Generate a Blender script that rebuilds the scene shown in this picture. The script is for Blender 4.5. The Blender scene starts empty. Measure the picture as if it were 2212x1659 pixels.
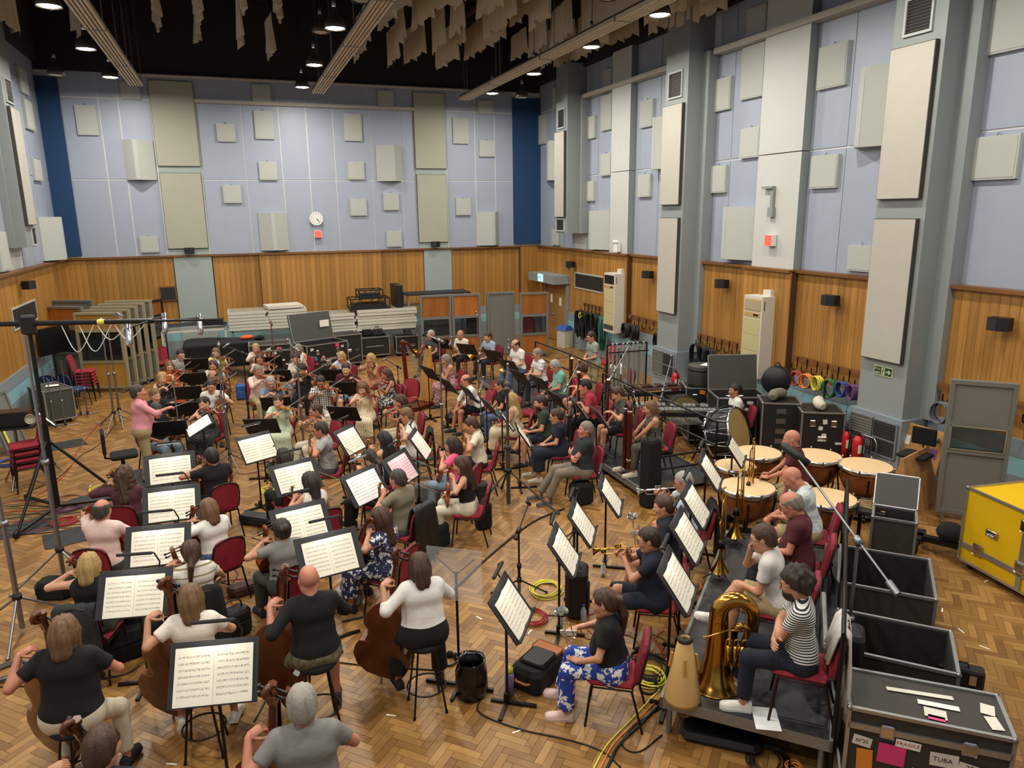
import bpy, math, random
import numpy as np
from mathutils import Vector, Matrix
random.seed(7)
SC = bpy.context.scene
COL = SC.collection
R = math.radians
# ---------------------------------------------------------------- camera
cam_d = bpy.data.cameras.new('camera'); cam = bpy.data.objects.new('camera', cam_d); COL.objects.link(cam)
cam_d.sensor_width = 36.0; cam_d.lens = 36.0*1582.6/2212; cam_d.clip_start = .05; cam_d.clip_end = 200
def _cam():
    pi, ya, ro = .22953725, .3562605, -.0116300216
    fw = Vector((math.sin(ya)*math.cos(pi), math.cos(ya)*math.cos(pi), -math.sin(pi)))
    rt = Vector((math.cos(ya), -math.sin(ya), 0)); up = rt.cross(fw)
    r2 = rt*math.cos(ro)+up*math.sin(ro); u2 = -rt*math.sin(ro)+up*math.cos(ro)
    M = Matrix((r2, u2, -fw)).transposed().to_4x4(); M.translation = (0, 0, 4.7)
    return M
cam.matrix_world = _cam()
SC.camera = cam
# ---------------------------------------------------------------- world, exposure
W = bpy.data.worlds.new('world'); SC.world = W; W.use_nodes = True
W.node_tree.nodes['Background'].inputs[0].default_value = (.9, .95, 1, 1)
W.node_tree.nodes['Background'].inputs[1].default_value = .008
SC.view_settings.view_transform = 'Standard'; SC.view_settings.look = 'None'
SC.view_settings.exposure = 0.0; SC.view_settings.gamma = 1.0; SC.view_settings.use_curve_mapping = False
SC.cycles.max_bounces = 5; SC.cycles.diffuse_bounces = 2; SC.cycles.glossy_bounces = 2; SC.cycles.use_adaptive_sampling = True; SC.cycles.adaptive_threshold = .08
SC.cycles.transparent_max_bounces = 6; SC.cycles.transmission_bounces = 4
SC.cycles.sample_clamp_indirect = 4.0; SC.cycles.caustics_reflective = False; SC.cycles.caustics_refractive = False
LAMP_W = 150.0        # each ceiling pendant
LAMP_COL = (1.0, .95, .86)
STAND_W = .9         # each clip-on stand light

# ---------------------------------------------------------------- materials
MATS = {}
def lin(c):
    if isinstance(c, str):
        c = tuple(int(c[i:i+2], 16)/255 for i in (0, 2, 4))
    return tuple((x/12.92 if x <= .04045 else ((x+.055)/1.055)**2.4) for x in c)+(1.0,)
class NT:
    def __init__(s, m):
        m.use_nodes = True; s.t = m.node_tree; s.n = s.t.nodes; s.l = s.t.links
        s.b = s.n['Principled BSDF']; s.out = s.n['Material Output']
    def add(s, ty, **kw):
        x = s.n.new(ty)
        for k, v in kw.items():
            if isinstance(k, str) and hasattr(x, k): setattr(x, k, v)
        return x
    def link(s, a, b): s.l.new(a, b)
def mat(name, col, rough=.6, metal=0., spec=.5, var=0., scale=8., bump=0., bscale=60., alpha=None, emit=None, es=0., rnd=0., trans=0.):
    if name in MATS: return MATS[name]
    m = bpy.data.materials.new(name); t = NT(m); c = lin(col); b = t.b
    b.inputs['Base Color'].default_value = c; b.inputs['Roughness'].default_value = rough
    b.inputs['Metallic'].default_value = metal; b.inputs['Specular IOR Level'].default_value = spec
    m.diffuse_color = c
    if var or rnd:
        tc = t.add('ShaderNodeTexCoord'); nz = t.add('ShaderNodeTexNoise'); nz.inputs['Scale'].default_value = scale; nz.inputs['Detail'].default_value = 4
        t.link(tc.outputs['Object'], nz.inputs['Vector'])
        mx = t.add('ShaderNodeMix', data_type='RGBA', blend_type='MULTIPLY'); mx.inputs[0].default_value = 1
        mx.inputs[6].default_value = c
        mr = t.add('ShaderNodeMapRange'); mr.inputs[3].default_value = 1-var; mr.inputs[4].default_value = 1+var
        t.link(nz.outputs[0], mr.inputs[0])
        src = mr.outputs[0]
        if rnd:
            oi = t.add('ShaderNodeObjectInfo'); m2 = t.add('ShaderNodeMapRange'); m2.inputs[3].default_value = 1-rnd; m2.inputs[4].default_value = 1+rnd
            t.link(oi.outputs['Random'], m2.inputs[0]); mm = t.add('ShaderNodeMath', operation='MULTIPLY')
            t.link(src, mm.inputs[0]); t.link(m2.outputs[0], mm.inputs[1]); src = mm.outputs[0]
        cb = t.add('ShaderNodeCombineColor'); [t.link(src, cb.inputs[i]) for i in range(3)]
        t.link(cb.outputs[0], mx.inputs[7]); t.link(mx.outputs[2], b.inputs['Base Color'])
    if bump:
        tc = t.add('ShaderNodeTexCoord'); nz = t.add('ShaderNodeTexNoise'); nz.inputs['Scale'].default_value = bscale
        t.link(tc.outputs['Object'], nz.inputs['Vector']); bp = t.add('ShaderNodeBump'); bp.inputs['Strength'].default_value = bump; bp.inputs['Distance'].default_value = .01
        t.link(nz.outputs[0], bp.inputs['Height']); t.link(bp.outputs[0], b.inputs['Normal'])
    if alpha is not None: b.inputs['Alpha'].default_value = alpha
    if trans: b.inputs['Transmission Weight'].default_value = trans
    if emit:
        b.inputs['Emission Color'].default_value = lin(emit); b.inputs['Emission Strength'].default_value = es
    MATS[name] = m; return m
def pattern(name, kind, c1, c2, scale=20., c3=None, rough=.8, axis='Z', th=.5):
    """two-colour cloth or print patterns driven by object coordinates"""
    if name in MATS: return MATS[name]
    m = bpy.data.materials.new(name); t = NT(m); b = t.b; b.inputs['Roughness'].default_value = rough
    m.diffuse_color = lin(c1)
    tc = t.add('ShaderNodeTexCoord'); vec = tc.outputs['Object']
    if kind == 'stripe':
        w = t.add('ShaderNodeTexWave', wave_type='BANDS', bands_direction=axis); w.inputs['Scale'].default_value = scale; fac = w.outputs['Fac']; t.link(vec, w.inputs[0])
    elif kind == 'check':
        facs = []
        for ax in ('Z', 'Y'):
            w = t.add('ShaderNodeTexWave', wave_type='BANDS', bands_direction=ax); w.inputs['Scale'].default_value = scale; t.link(vec, w.inputs[0]); facs.append(w.outputs['Fac'])
        a = t.add('ShaderNodeMath', operation='ADD'); t.link(facs[0], a.inputs[0]); t.link(facs[1], a.inputs[1])
        a2 = t.add('ShaderNodeMath', operation='MULTIPLY'); a2.inputs[1].default_value = .5; t.link(a.outputs[0], a2.inputs[0]); fac = a2.outputs[0]
    elif kind == 'floral':
        w = t.add('ShaderNodeTexVoronoi'); w.inputs['Scale'].default_value = scale; w.inputs['Randomness'].default_value = 1
        nz = t.add('ShaderNodeTexNoise'); nz.inputs['Scale'].default_value = scale*1.6; nz.inputs['Detail'].default_value = 2
        t.link(vec, nz.inputs[0]); mxv = t.add('ShaderNodeMix', data_type='VECTOR'); mxv.inputs[0].default_value = .12
        t.link(vec, mxv.inputs[4]); t.link(nz.outputs['Color'], mxv.inputs[5]); t.link(mxv.outputs[1], w.inputs[0]); fac = w.outputs['Distance']
    elif kind == 'dots':
        w = t.add('ShaderNodeTexVoronoi'); w.inputs['Scale'].default_value = scale; w.inputs['Randomness'].default_value = .4; t.link(vec, w.inputs[0]); fac = w.outputs['Distance']
    elif kind == 'noise':
        w = t.add('ShaderNodeTexNoise'); w.inputs['Scale'].default_value = scale; w.inputs['Detail'].default_value = 5; t.link(vec, w.inputs[0]); fac = w.outputs['Fac']
    elif kind == 'grain':                      # long wood grain
        mp = t.add('ShaderNodeMapping'); s = {'Z': (1, 1, .06), 'X': (.06, 1, 1), 'Y': (1, .06, 1)}[axis]; mp.inputs['Scale'].default_value = s
        t.link(vec, mp.inputs[0]); w = t.add('ShaderNodeTexNoise'); w.inputs['Scale'].default_value = scale; w.inputs['Detail'].default_value = 6; w.inputs['Distortion'].default_value = .6
        t.link(mp.outputs[0], w.inputs[0]); fac = w.outputs['Fac']
    r = t.add('ShaderNodeValToRGB'); e = r.color_ramp.elements
    soft = kind in ('grain', 'noise')
    e[0].color = lin(c1); e[1].color = lin(c2)
    e[0].position = max(0, th-(.2 if soft else .03)); e[1].position = min(1, th+(.2 if soft else .03))
    if c3: x = e.new(min(.99, e[1].position+.15)); x.color = lin(c3)
    t.link(fac, r.inputs[0]); colr = r.outputs[0]
    if soft:
        oi = t.add('ShaderNodeObjectInfo'); mr = t.add('ShaderNodeMapRange'); mr.inputs[3].default_value = .8; mr.inputs[4].default_value = 1.15
        t.link(oi.outputs['Random'], mr.inputs[0]); mx = t.add('ShaderNodeMix', data_type='RGBA', blend_type='MULTIPLY'); mx.inputs[0].default_value = 1
        cb = t.add('ShaderNodeCombineColor'); [t.link(mr.outputs[0], cb.inputs[i]) for i in range(3)]
        t.link(colr, mx.inputs[6]); t.link(cb.outputs[0], mx.inputs[7]); colr = mx.outputs[2]
    t.link(colr, b.inputs['Base Color']); MATS[name] = m; return m
M = lambda n: MATS[n]
# ---------------------------------------------------------------- mesh builder
def V(*a): return Vector(a)
class MB:
    def __init__(s): s.v = []; s.f = []; s.m = []; s.sm = []
    def add(s, vs, fs, mi=0, smooth=False):
        o = len(s.v); s.v += [tuple(p) for p in vs]; s.f += [tuple(i+o for i in f) for f in fs]; s.m += [mi]*len(fs); s.sm += [smooth]*len(fs); return s
    def box(s, x0, x1, y0, y1, z0, z1, mi=0):
        return s.add([(x, y, z) for z in (z0, z1) for y in (y0, y1) for x in (x0, x1)],
                     [(0, 2, 3, 1), (4, 5, 7, 6), (0, 1, 5, 4), (2, 6, 7, 3), (0, 4, 6, 2), (1, 3, 7, 5)], mi)
    def cbox(s, c, d, mi=0): return s.box(c[0]-d[0]/2, c[0]+d[0]/2, c[1]-d[1]/2, c[1]+d[1]/2, c[2]-d[2]/2, c[2]+d[2]/2, mi)
    def rbox(s, x0, x1, y0, y1, z0, z1, b=.02, mi=0):      # vertical edges chamfered, and a chamfered top
        def ring(i, z): return [(x0+i+b, y0+i, z), (x1-i-b, y0+i, z), (x1-i, y0+i+b, z), (x1-i, y1-i-b, z), (x1-i-b, y1-i, z), (x0+i+b, y1-i, z), (x0+i, y1-i-b, z), (x0+i, y0+i+b, z)]
        rs = [ring(b*.6, z0), ring(0, z0+b), ring(0, z1-b), ring(b*.6, z1)]
        vs = sum(rs, []); fs = [tuple(range(7, -1, -1)), tuple(range(24, 32))]
        for k in range(3): fs += [(k*8+i, k*8+(i+1) % 8, k*8+8+(i+1) % 8, k*8+8+i) for i in range(8)]
        return s.add(vs, fs, mi)
    def bar(s, a, b, w, h, mi=0, up=(0, 0, 1)):
        a = Vector(a); b = Vector(b); d = (b-a).normalized(); u = Vector(up)
        if abs(d.dot(u)) > .98: u = Vector((1, 0, 0))
        x = d.cross(u).normalized()*w/2; y = x.cross(d).normalized()*h/2
        return s.add([a-x-y, a+x-y, a+x+y, a-x+y, b-x-y, b+x-y, b+x+y, b-x+y],
                     [(0, 1, 2, 3), (4, 7, 6, 5), (0, 4, 5, 1), (1, 5, 6, 2), (2, 6, 7, 3), (3, 7, 4, 0)], mi)
    def tube(s, pts, r, n=8, mi=0, cap=True, closed=False, smooth=True):
        P = [Vector(p) for p in pts]; k = len(P); rr = r if isinstance(r, (list, tuple)) else [r]*k
        T = []
        for i in range(k):
            a = P[(i-1) % k] if (i or closed) else P[0]; b = P[(i+1) % k] if (i < k-1 or closed) else P[-1]
            d = b-a; T.append(d.normalized() if d.length > 1e-9 else Vector((0, 0, 1)))
        u = T[0].orthogonal().normalized(); vs = []
        for i in range(k):
            u = (u-T[i]*u.dot(T[i])); u = u.normalized() if u.length > 1e-6 else T[i].orthogonal().normalized(); w = T[i].cross(u)
            vs += [P[i]+(u*math.cos(2*math.pi*j/n)+w*math.sin(2*math.pi*j/n))*rr[i] for j in range(n)]
        fs = []
        for i in range(k if closed else k-1):
            a = i*n; b = ((i+1) % k)*n
            fs += [(a+j, a+(j+1) % n, b+(j+1) % n, b+j) for j in range(n)]
        s.add(vs, fs, mi, smooth)
        if cap and not closed:
            s.add(vs[:n], [tuple(range(n-1, -1, -1))], mi); s.add(vs[-n:], [tuple(range(n))], mi)
        return s
    def lathe(s, prof, n=16, c=(0, 0, 0), ax=(0, 0, 1), mi=0, smooth=True, arc=1.0):
        A = Vector(ax).normalized(); u = A.orthogonal().normalized(); w = A.cross(u); c = Vector(c); vs = []; k = len(prof)
        m = n if arc >= 1 else n+1
        for (r, z) in prof:
            vs += [c+A*z+(u*math.cos(2*math.pi*arc*j/n)+w*math.sin(2*math.pi*arc*j/n))*max(r, 1e-5) for j in range(m)]
        fs = [(i*m+j, i*m+(j+1) % m, (i+1)*m+(j+1) % m, (i+1)*m+j) for i in range(k-1) for j in range(n)]
        return s.add(vs, fs, mi, smooth)
    def disc(s, c, r, n=16, ax=(0, 0, 1), t=.01, mi=0):
        return s.lathe([(0, 0), (r, 0), (r, t), (0, t)], n, c, ax, mi, False)
    def ball(s, c, r, n=10, mi=0, sc=(1, 1, 1)):
        k = max(4, n//2); o = len(s.v)
        s.lathe([(math.sin(math.pi*i/k), -math.cos(math.pi*i/k)) for i in range(k+1)], n, (0, 0, 0), (0, 0, 1), mi)
        for i in range(o, len(s.v)):
            p = s.v[i]; s.v[i] = (c[0]+p[0]*r*sc[0], c[1]+p[1]*r*sc[1], c[2]+p[2]*r*sc[2])
        return s
    def prism(s, pts, z0, z1, mi=0, fx=None):        # polygon in xy extruded along z
        n = len(pts); vs = [(x, y, z0) for x, y in pts]+[(x, y, z1) for x, y in pts]
        if fx: vs = [fx(p) for p in vs]
        return s.add(vs, [tuple(range(n-1, -1, -1)), tuple(range(n, 2*n))]+[(i, (i+1) % n, n+(i+1) % n, n+i) for i in range(n)], mi)
    def tf(s, Mx): s.v = [tuple(Mx @ Vector(p)) for p in s.v]; return s
    def join(s, o, Mx=None, mo=0):
        s.add([Mx @ Vector(p) for p in o.v] if Mx else o.v, o.f); n = len(o.f); s.m[-n:] = [i+mo for i in o.m]; s.sm[-n:] = list(o.sm); return s
    def mesh(s, name, *mats, smooth=None):
        me = bpy.data.meshes.new(name); me.from_pydata(s.v, [], s.f)
        for x in mats: me.materials.append(M(x) if isinstance(x, str) else x)
        if len(mats) > 1: me.polygons.foreach_set('material_index', s.m)
        me.polygons.foreach_set('use_smooth', s.sm if smooth is None else [smooth]*len(s.f))
        return me
def ob(name, me, parent=None, loc=(0, 0, 0), rot=(0, 0, 0), scale=None):
    o = bpy.data.objects.new(name, me); COL.objects.link(o); o.location = loc; o.rotation_euler = rot
    if scale is not None: o.scale = (scale,)*3 if not isinstance(scale, (tuple, list)) else scale
    if parent: o.parent = parent
    return o
def tag(o, label, cat, group=None, kind=None):
    if label: o['label'] = label
    if cat: o['category'] = cat
    if group: o['group'] = group
    if kind: o['kind'] = kind
    return o
def thing(name, label, cat, loc=(0, 0, 0), rz=0., group=None, mx=None):
    o = bpy.data.objects.new(name, None); COL.objects.link(o); o.empty_display_size = .1
    if mx is not None: o.matrix_world = mx
    else: o.location = loc if len(loc) == 3 else (loc[0], loc[1], 0); o.rotation_euler = (0, 0, R(rz))
    return tag(o, label, cat, group)
def one(name, label, cat, mb, mats, loc=(0, 0, 0), rz=0., group=None, mx=None):
    """a thing that is one mesh"""
    me = mb.mesh(name, *(mats if isinstance(mats, (list, tuple)) else (mats,))) if isinstance(mb, MB) else mb
    o = ob(name, me, None, loc if len(loc) == 3 else (loc[0], loc[1], 0), (0, 0, R(rz)))
    if mx is not None: o.matrix_world = mx
    return tag(o, label, cat, group)
def place(kit, name, label, cat, loc=(0, 0, 0), rz=0., group=None, mx=None, swap=None):
    """kit: list of (part name, mesh[, index of the part it belongs to])"""
    t = thing(name, label, cat, loc, rz, group, mx); made = []
    for k in kit:
        p = made[k[2]] if len(k) > 2 and k[2] is not None else t
        o = ob(k[0], k[1], p); made.append(o)
    return t
def struct(name, mb, mats, parent=None):
    o = ob(name, mb.mesh(name, *(mats if isinstance(mats, (list, tuple)) else (mats,))), parent)
    if not parent: o['kind'] = 'structure'
    return o
def frame(o, x, z):
    """matrix with origin o, local X along x, local Z near z"""
    x = Vector(x).normalized(); z = Vector(z); y = z.cross(x)
    y = y.normalized() if y.length > 1e-6 else x.orthogonal().normalized(); z = x.cross(y)
    m = Matrix((x, y, z)).transposed().to_4x4(); m.translation = Vector(o); return m
def arc(c, r, a0, a1, n, ax='xy'):
    out = []
    for i in range(n+1):
        a = R(a0+(a1-a0)*i/n); p = (math.cos(a)*r, math.sin(a)*r)
        out.append({'xy': (c[0]+p[0], c[1]+p[1], c[2]), 'xz': (c[0]+p[0], c[1], c[2]+p[1]), 'yz': (c[0], c[1]+p[0], c[2]+p[1])}[ax])
    return out
def bez(pts, n=24):
    """smooth curve through points (Catmull-Rom)"""
    P = [Vector(p) for p in pts]; P = [P[0]*2-P[1]]+P+[P[-1]*2-P[-2]]; out = []; k = len(P)-3
    for s in range(k):
        a, b, c, d = P[s:s+4]; m = max(2, n//k)
        for i in range(m):
            t = i/m; out.append(.5*((2*b)+(c-a)*t+(2*a-5*b+4*c-d)*t*t+(3*b-3*c+d-a)*t**3))
    out.append(P[-2]); return out
# common materials
mat('black', '0d0d0e', .5); mat('black_gloss', '101012', .25); mat('black_metal', '121213', .4, .3); mat('charcoal', '1e1f21', .65)
mat('chrome', 'c8c8cc', .2, 1.); mat('steel', '8e9094', .35, .9); mat('alu', 'b4b5b4', .38, .85, var=.15, scale=30); mat('dull_alu', '8b8c8a', .5, .6, var=.2, scale=20)
mat('brass', 'c89a45', .2, 1., var=.1); mat('gold_brass', 'b98d42', .2, 1., var=.15, scale=4); mat('silver', 'd6d4cc', .16, 1.)
mat('white', 'e8e6df', .7); mat('paper', 'f4f1e6', .85); mat('red_cloth', '8e1f30', .85, var=.08, scale=40, bump=.2, bscale=300, rnd=.08); mat('brown_metal', '2a1712', .4, .4)
mat('rubber', '0e0e0f', .8); mat('red_plastic', 'c01c20', .35); mat('cream_plastic', 'd8cdaf', .5); mat('grey_plastic', '77797b', .5)
mat('glass', 'dfe6ea', .05, 0, .5, alpha=.18); mat('dark_glass', '1c2022', .08, 0, .6, alpha=.55)
mat('black_cloth', '0b0b0d', .95, var=.2, scale=10, bump=.3, bscale=40); mat('cable_black', '121213', .5)

OR1 = ['first', 'second', 'third', 'fourth', 'fifth', 'sixth', 'seventh', 'eighth', 'ninth', 'tenth', 'eleventh', 'twelfth', 'thirteenth', 'fourteenth', 'fifteenth']
# ---------------------------------------------------------------- room shell
XL, XR, YB, YF = -5.15, 11.3, 27.0, -3.0
mat('wall_blue', '9ea7b8', .42, var=.05, scale=3, bump=.12, bscale=90); mat('batten', 'd4d4d2', .4); mat('wall_pale', 'c2c3bf', .75, var=.03, scale=4)
mat('panel_grey', 'b3b8b3', .8, var=.04, scale=12, bump=.15, bscale=200); mat('panel_beige', 'b4b0a6', .8, var=.05, scale=5, bump=.15, bscale=200); mat('panel_putty', 'a8a797', .8, var=.04, scale=5)
mat('pier_grey', '8b9291', .55, var=.05, scale=2); mat('plinth_grey', '8590979'[:6] and '859097', .5, var=.10, scale=3); mat('plinth_blue', '8bb9c2', .5, var=.08, scale=3)
mat('dark_blue', '1d3f66', .9, bump=.2, bscale=120); mat('soffit_black', '231f1c', .9); mat('ceiling_dark', '3d362f', .95, var=.3, scale=1.5)
mat('pilaster_green', '9aa7a4', .6, var=.03, scale=3); mat('vent_dark', '3d3a36', .7); mat('grille', '6d6a5c', .7)
pattern('oak', 'grain', '9a6b30', 'bb8a47', 9, rough=.42, th=.5); pattern('oak_dark', 'grain', '694222', '84582d', 9, rough=.4, axis='X'); pattern('oak_dark_y', 'grain', '694222', '84582d', 9, rough=.4, axis='Y')
pattern('perf', 'dots', '969b96', 'b3b6af', 34, th=.12)
def parquet(name, attr):
    m = bpy.data.materials.new(name); t = NT(m); b = t.b
    tc = t.add('ShaderNodeTexCoord'); nz = t.add('ShaderNodeTexNoise'); nz.inputs['Scale'].default_value = 14; nz.inputs['Detail'].default_value = 6; t.link(tc.outputs['Object'], nz.inputs[0])
    if attr: a = t.add('ShaderNodeAttribute'); a.attribute_name = 'tone'; src = a.outputs['Fac']
    else: a = t.add('ShaderNodeObjectInfo'); src = a.outputs['Random']
    mm = t.add('ShaderNodeMath', operation='MULTIPLY_ADD'); t.link(nz.outputs[0], mm.inputs[0]); mm.inputs[1].default_value = .35; t.link(src, mm.inputs[2])
    m3 = t.add('ShaderNodeMath', operation='MULTIPLY'); m3.inputs[1].default_value = .78; t.link(mm.outputs[0], m3.inputs[0])
    r = t.add('ShaderNodeValToRGB'); e = r.color_ramp.elements; e[0].color = lin('6c4822'); e[1].color = lin('ac824a'); e[0].position = .02; e[1].position = 1
    x = e.new(.35); x.color = lin('845e30'); x = e.new(.7); x.color = lin('946c39')
    t.link(m3.outputs[0], r.inputs[0]); t.link(r.outputs[0], b.inputs['Base Color']); b.inputs['Roughness'].default_value = .38
    nr = t.add('ShaderNodeMapRange'); nr.inputs[3].default_value = .3; nr.inputs[4].default_value = .5; t.link(nz.outputs[0], nr.inputs[0]); t.link(nr.outputs[0], b.inputs['Roughness'])
    MATS[name] = m
parquet('parquet', True); parquet('parquet_block', False); mat('joint', '4a3219', .8)
def floor():
    fl = MB(); fl.box(XL, XR, YF, YB, -.15, -.006)
    F = struct('floor', fl, 'joint')
    w, n = .078, 4; L = w*n; c = math.sqrt(.5); blocks = []
    for i in range(-420, 420):
        for j in range(-70, 70):
            bx, by = i+n*j, i-n*j
            for (x0, y0, dx, dy, o) in ((bx, by, n, 1, 0), (bx, by+1, 1, n, 1)):
                cx, cy = (x0+dx/2)*w, (y0+dy/2)*w
                X, Y = (cx-cy)*c+3, (cx+cy)*c+12
                if XL-.1 < X < XR and 2.5 < Y < YB: blocks.append((X, Y, o))
    A = np.array(blocks); rng = np.random.default_rng(3)
    d = np.hypot(A[:, 0]-2.0, A[:, 1]-4.6)          # nearest blocks that lie in view
    side = np.abs((A[:, 0]-A[:, 1]*.36)) < A[:, 1]*.66+.4
    near = np.argsort(np.where((A[:, 1] > 4.9) & side, d, 99))[:300]
    isn = np.zeros(len(A), bool); isn[near] = True
    a, b, g = L/2-.0016, w/2-.0016, .006
    base = np.array([(-a, -b, 0), (a, -b, 0), (a, b, 0), (-a, b, 0), (-a, -b, -g), (a, -b, -g), (a, b, -g), (-a, b, -g)])
    q = np.array([(0, 1, 2, 3), (0, 4, 5, 1), (1, 5, 6, 2), (2, 6, 7, 3), (3, 7, 4, 0)])
    B = A[~isn]; ang = np.where(B[:, 2] < .5, math.pi/4, math.pi*3/4); cs, sn = np.cos(ang)[:, None], np.sin(ang)[:, None]
    vx = base[None, :, 0]*cs-base[None, :, 1]*sn+B[:, :1]; vy = base[None, :, 0]*sn+base[None, :, 1]*cs+B[:, 1:2]
    vz = np.repeat(base[None, :, 2], len(B), 0)+rng.uniform(-.0006, .0006, (len(B), 1))
    vs = np.stack([np.clip(vx, XL, XR), np.clip(vy, YF, YB), vz], -1).reshape(-1, 3)
    fs = (q[None]+np.arange(len(B))[:, None, None]*8).reshape(-1, 4)
    me = bpy.data.meshes.new('parquet_blocks'); me.from_pydata(vs.tolist(), [], fs.tolist()); me.materials.append(M('parquet'))
    at = me.attributes.new('tone', 'FLOAT', 'FACE'); at.data.foreach_set('value', np.repeat(rng.uniform(0, 1, len(B)), 5).astype(np.float32))
    o = ob('parquet_blocks', me, F); o['kind'] = 'stuff'
    bm = MB(); bm.add(base.tolist(), [tuple(int(k) for k in f) for f in q]); bme = bm.mesh('parquet_block', 'parquet_block')
    for k in near:
        X, Y, o = A[k]; ob('parquet_block', bme, F, (X, Y, 0), (0, 0, math.pi/4 if o < .5 else math.pi*3/4))
floor()
mat('wall_cream', 'b5b0a3', .8)
# ---- wall bodies (batten colour shows in the joints between panels)
wb = MB(); wb.box(XL-.3, XR+.3, YB, YB+.3, 0, 9.05); WB = struct('wall_back', wb, 'batten')
wr = MB(); wr.box(XR, XR+.3, YF, YB, 0, 9.3); WR = struct('wall_right', wr, 'batten')
wl = MB(); wl.box(XL-.3, XL, YF, YB, 0, 9.3); WL = struct('wall_left', wl, 'batten')
wf = MB(); wf.box(XL-.3, XR+.3, YF-.3, YF, 0, 12); struct('wall_front', wf, 'wall_blue')
ce = MB(); ce.box(XL-.3, XR+.3, YF-.3, YB+.3, 12, 12.2); CE = struct('ceiling', ce, 'ceiling_dark')
so = MB(); so.box(XL-.3, XR+.3, YB-.02, YB+.3, 9.05, 12); so.box(XR-.15, XR+.3, YF, YB, 9.3, 12); so.box(XL-.3, XL+.15, YF, YB, 9.3, 12); struct('trim_1', so, 'soffit_black')
mat('joist', '6a4634', .9)
for y in (6, 9.5, 13, 16.5, 20, 23.5): jo = MB(); jo.box(XL, XR, y-.08, y+.08, 11.6, 12); ob('joist', jo.mesh('joist', 'joist'), CE)
for x in (-2, 1.5, 5, 8.5): jo = MB(); jo.box(x-.05, x+.05, YF, YB, 11.45, 11.6); ob('joist', jo.mesh('joist', 'joist'), CE)
def pan(parent, d, a0, a1, z0, z1, m='wall_blue', t=.02, gap=.019, name='panel'):
    """one flat panel on a wall: d = 'b','r','l'; a = coordinate along the wall"""
    mb = MB(); a0 += gap; a1 -= gap; z0 += gap; z1 -= gap
    if d == 'b': mb.box(a0, a1, YB-t, YB, z0, z1)
    elif d == 'r': mb.box(XR-t, XR, a0, a1, z0, z1)
    else: mb.box(XL, XL+t, a0, a1, z0, z1)
    return ob(name, mb.mesh(name, m), parent)
ZR = [(3.44, 5.87), (5.87, 8.3), (8.3, 9.05)]
for cols in ([-4.53, -3.5, -2.95, -2.05], [-.72, .65, 1.82, 2.7, 3.58, 4.84, 5.94, 6.4], [7.6, 8.7, 9.47, 10.18]):
    for a, b in zip(cols, cols[1:]):
        for z0, z1 in ZR: pan(WB, 'b', a, b, z0, z1)
for cols in ([27, 25.6, 24.7, 23.85], [22.9, 22.1, 20.85], [19.72, 18.4, 17.1], [15.85, 15.2, 13.95], [12.6, 11.6, 10.1], [8.9, 6.6, 4.3, 2.0, -.3, -3]):
    for a, b in zip(cols, cols[1:]):
        for z0, z1 in [(3.44, 5.87), (5.87, 8.33), (8.33, 9.3)]: pan(WR, 'r', b, a, z0, z1)
for cols in ([27, 26, 25, 23.7, 22.5], [21.3, 20, 18, 15.6], [14.4, 12, 9, 6, 3, 0, -3]):
    for a, b in zip(cols, cols[1:]):
        for z0, z1 in [(3.44, 5.87), (5.87, 8.33), (8.33, 9.3)]: pan(WL, 'l', b, a, z0, z1)
# pale projecting strips between the piers on the right wall, dark blue corner strips
for y0, y1 in ((12.6, 13.95), (19.72, 20.85)):
    for z0, z1 in ((3.44, 5.87), (5.87, 8.3), (8.3, 9.3)):
        mb = MB(); mb.box(XR-.22, XR, y0, y1, z0+.01, z1-.01); mb.m = [1 if i == 2 else 0 for i in range(6)]
        ob('projecting_panel', mb.mesh('projecting_panel', 'wall_pale', 'pier_grey'), WR)
for x0, x1, P in ((XL+.02, -4.53, WB), (10.18, 11.28, WB)):
    for z0, z1 in ((3.52, 6.0), (6.0, 8.85)):
        mb = MB(); mb.box(x0, x1, YB-.1, YB, z0, z1); ob('blue_panel', mb.mesh('blue_panel', 'dark_blue'), P)
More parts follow.
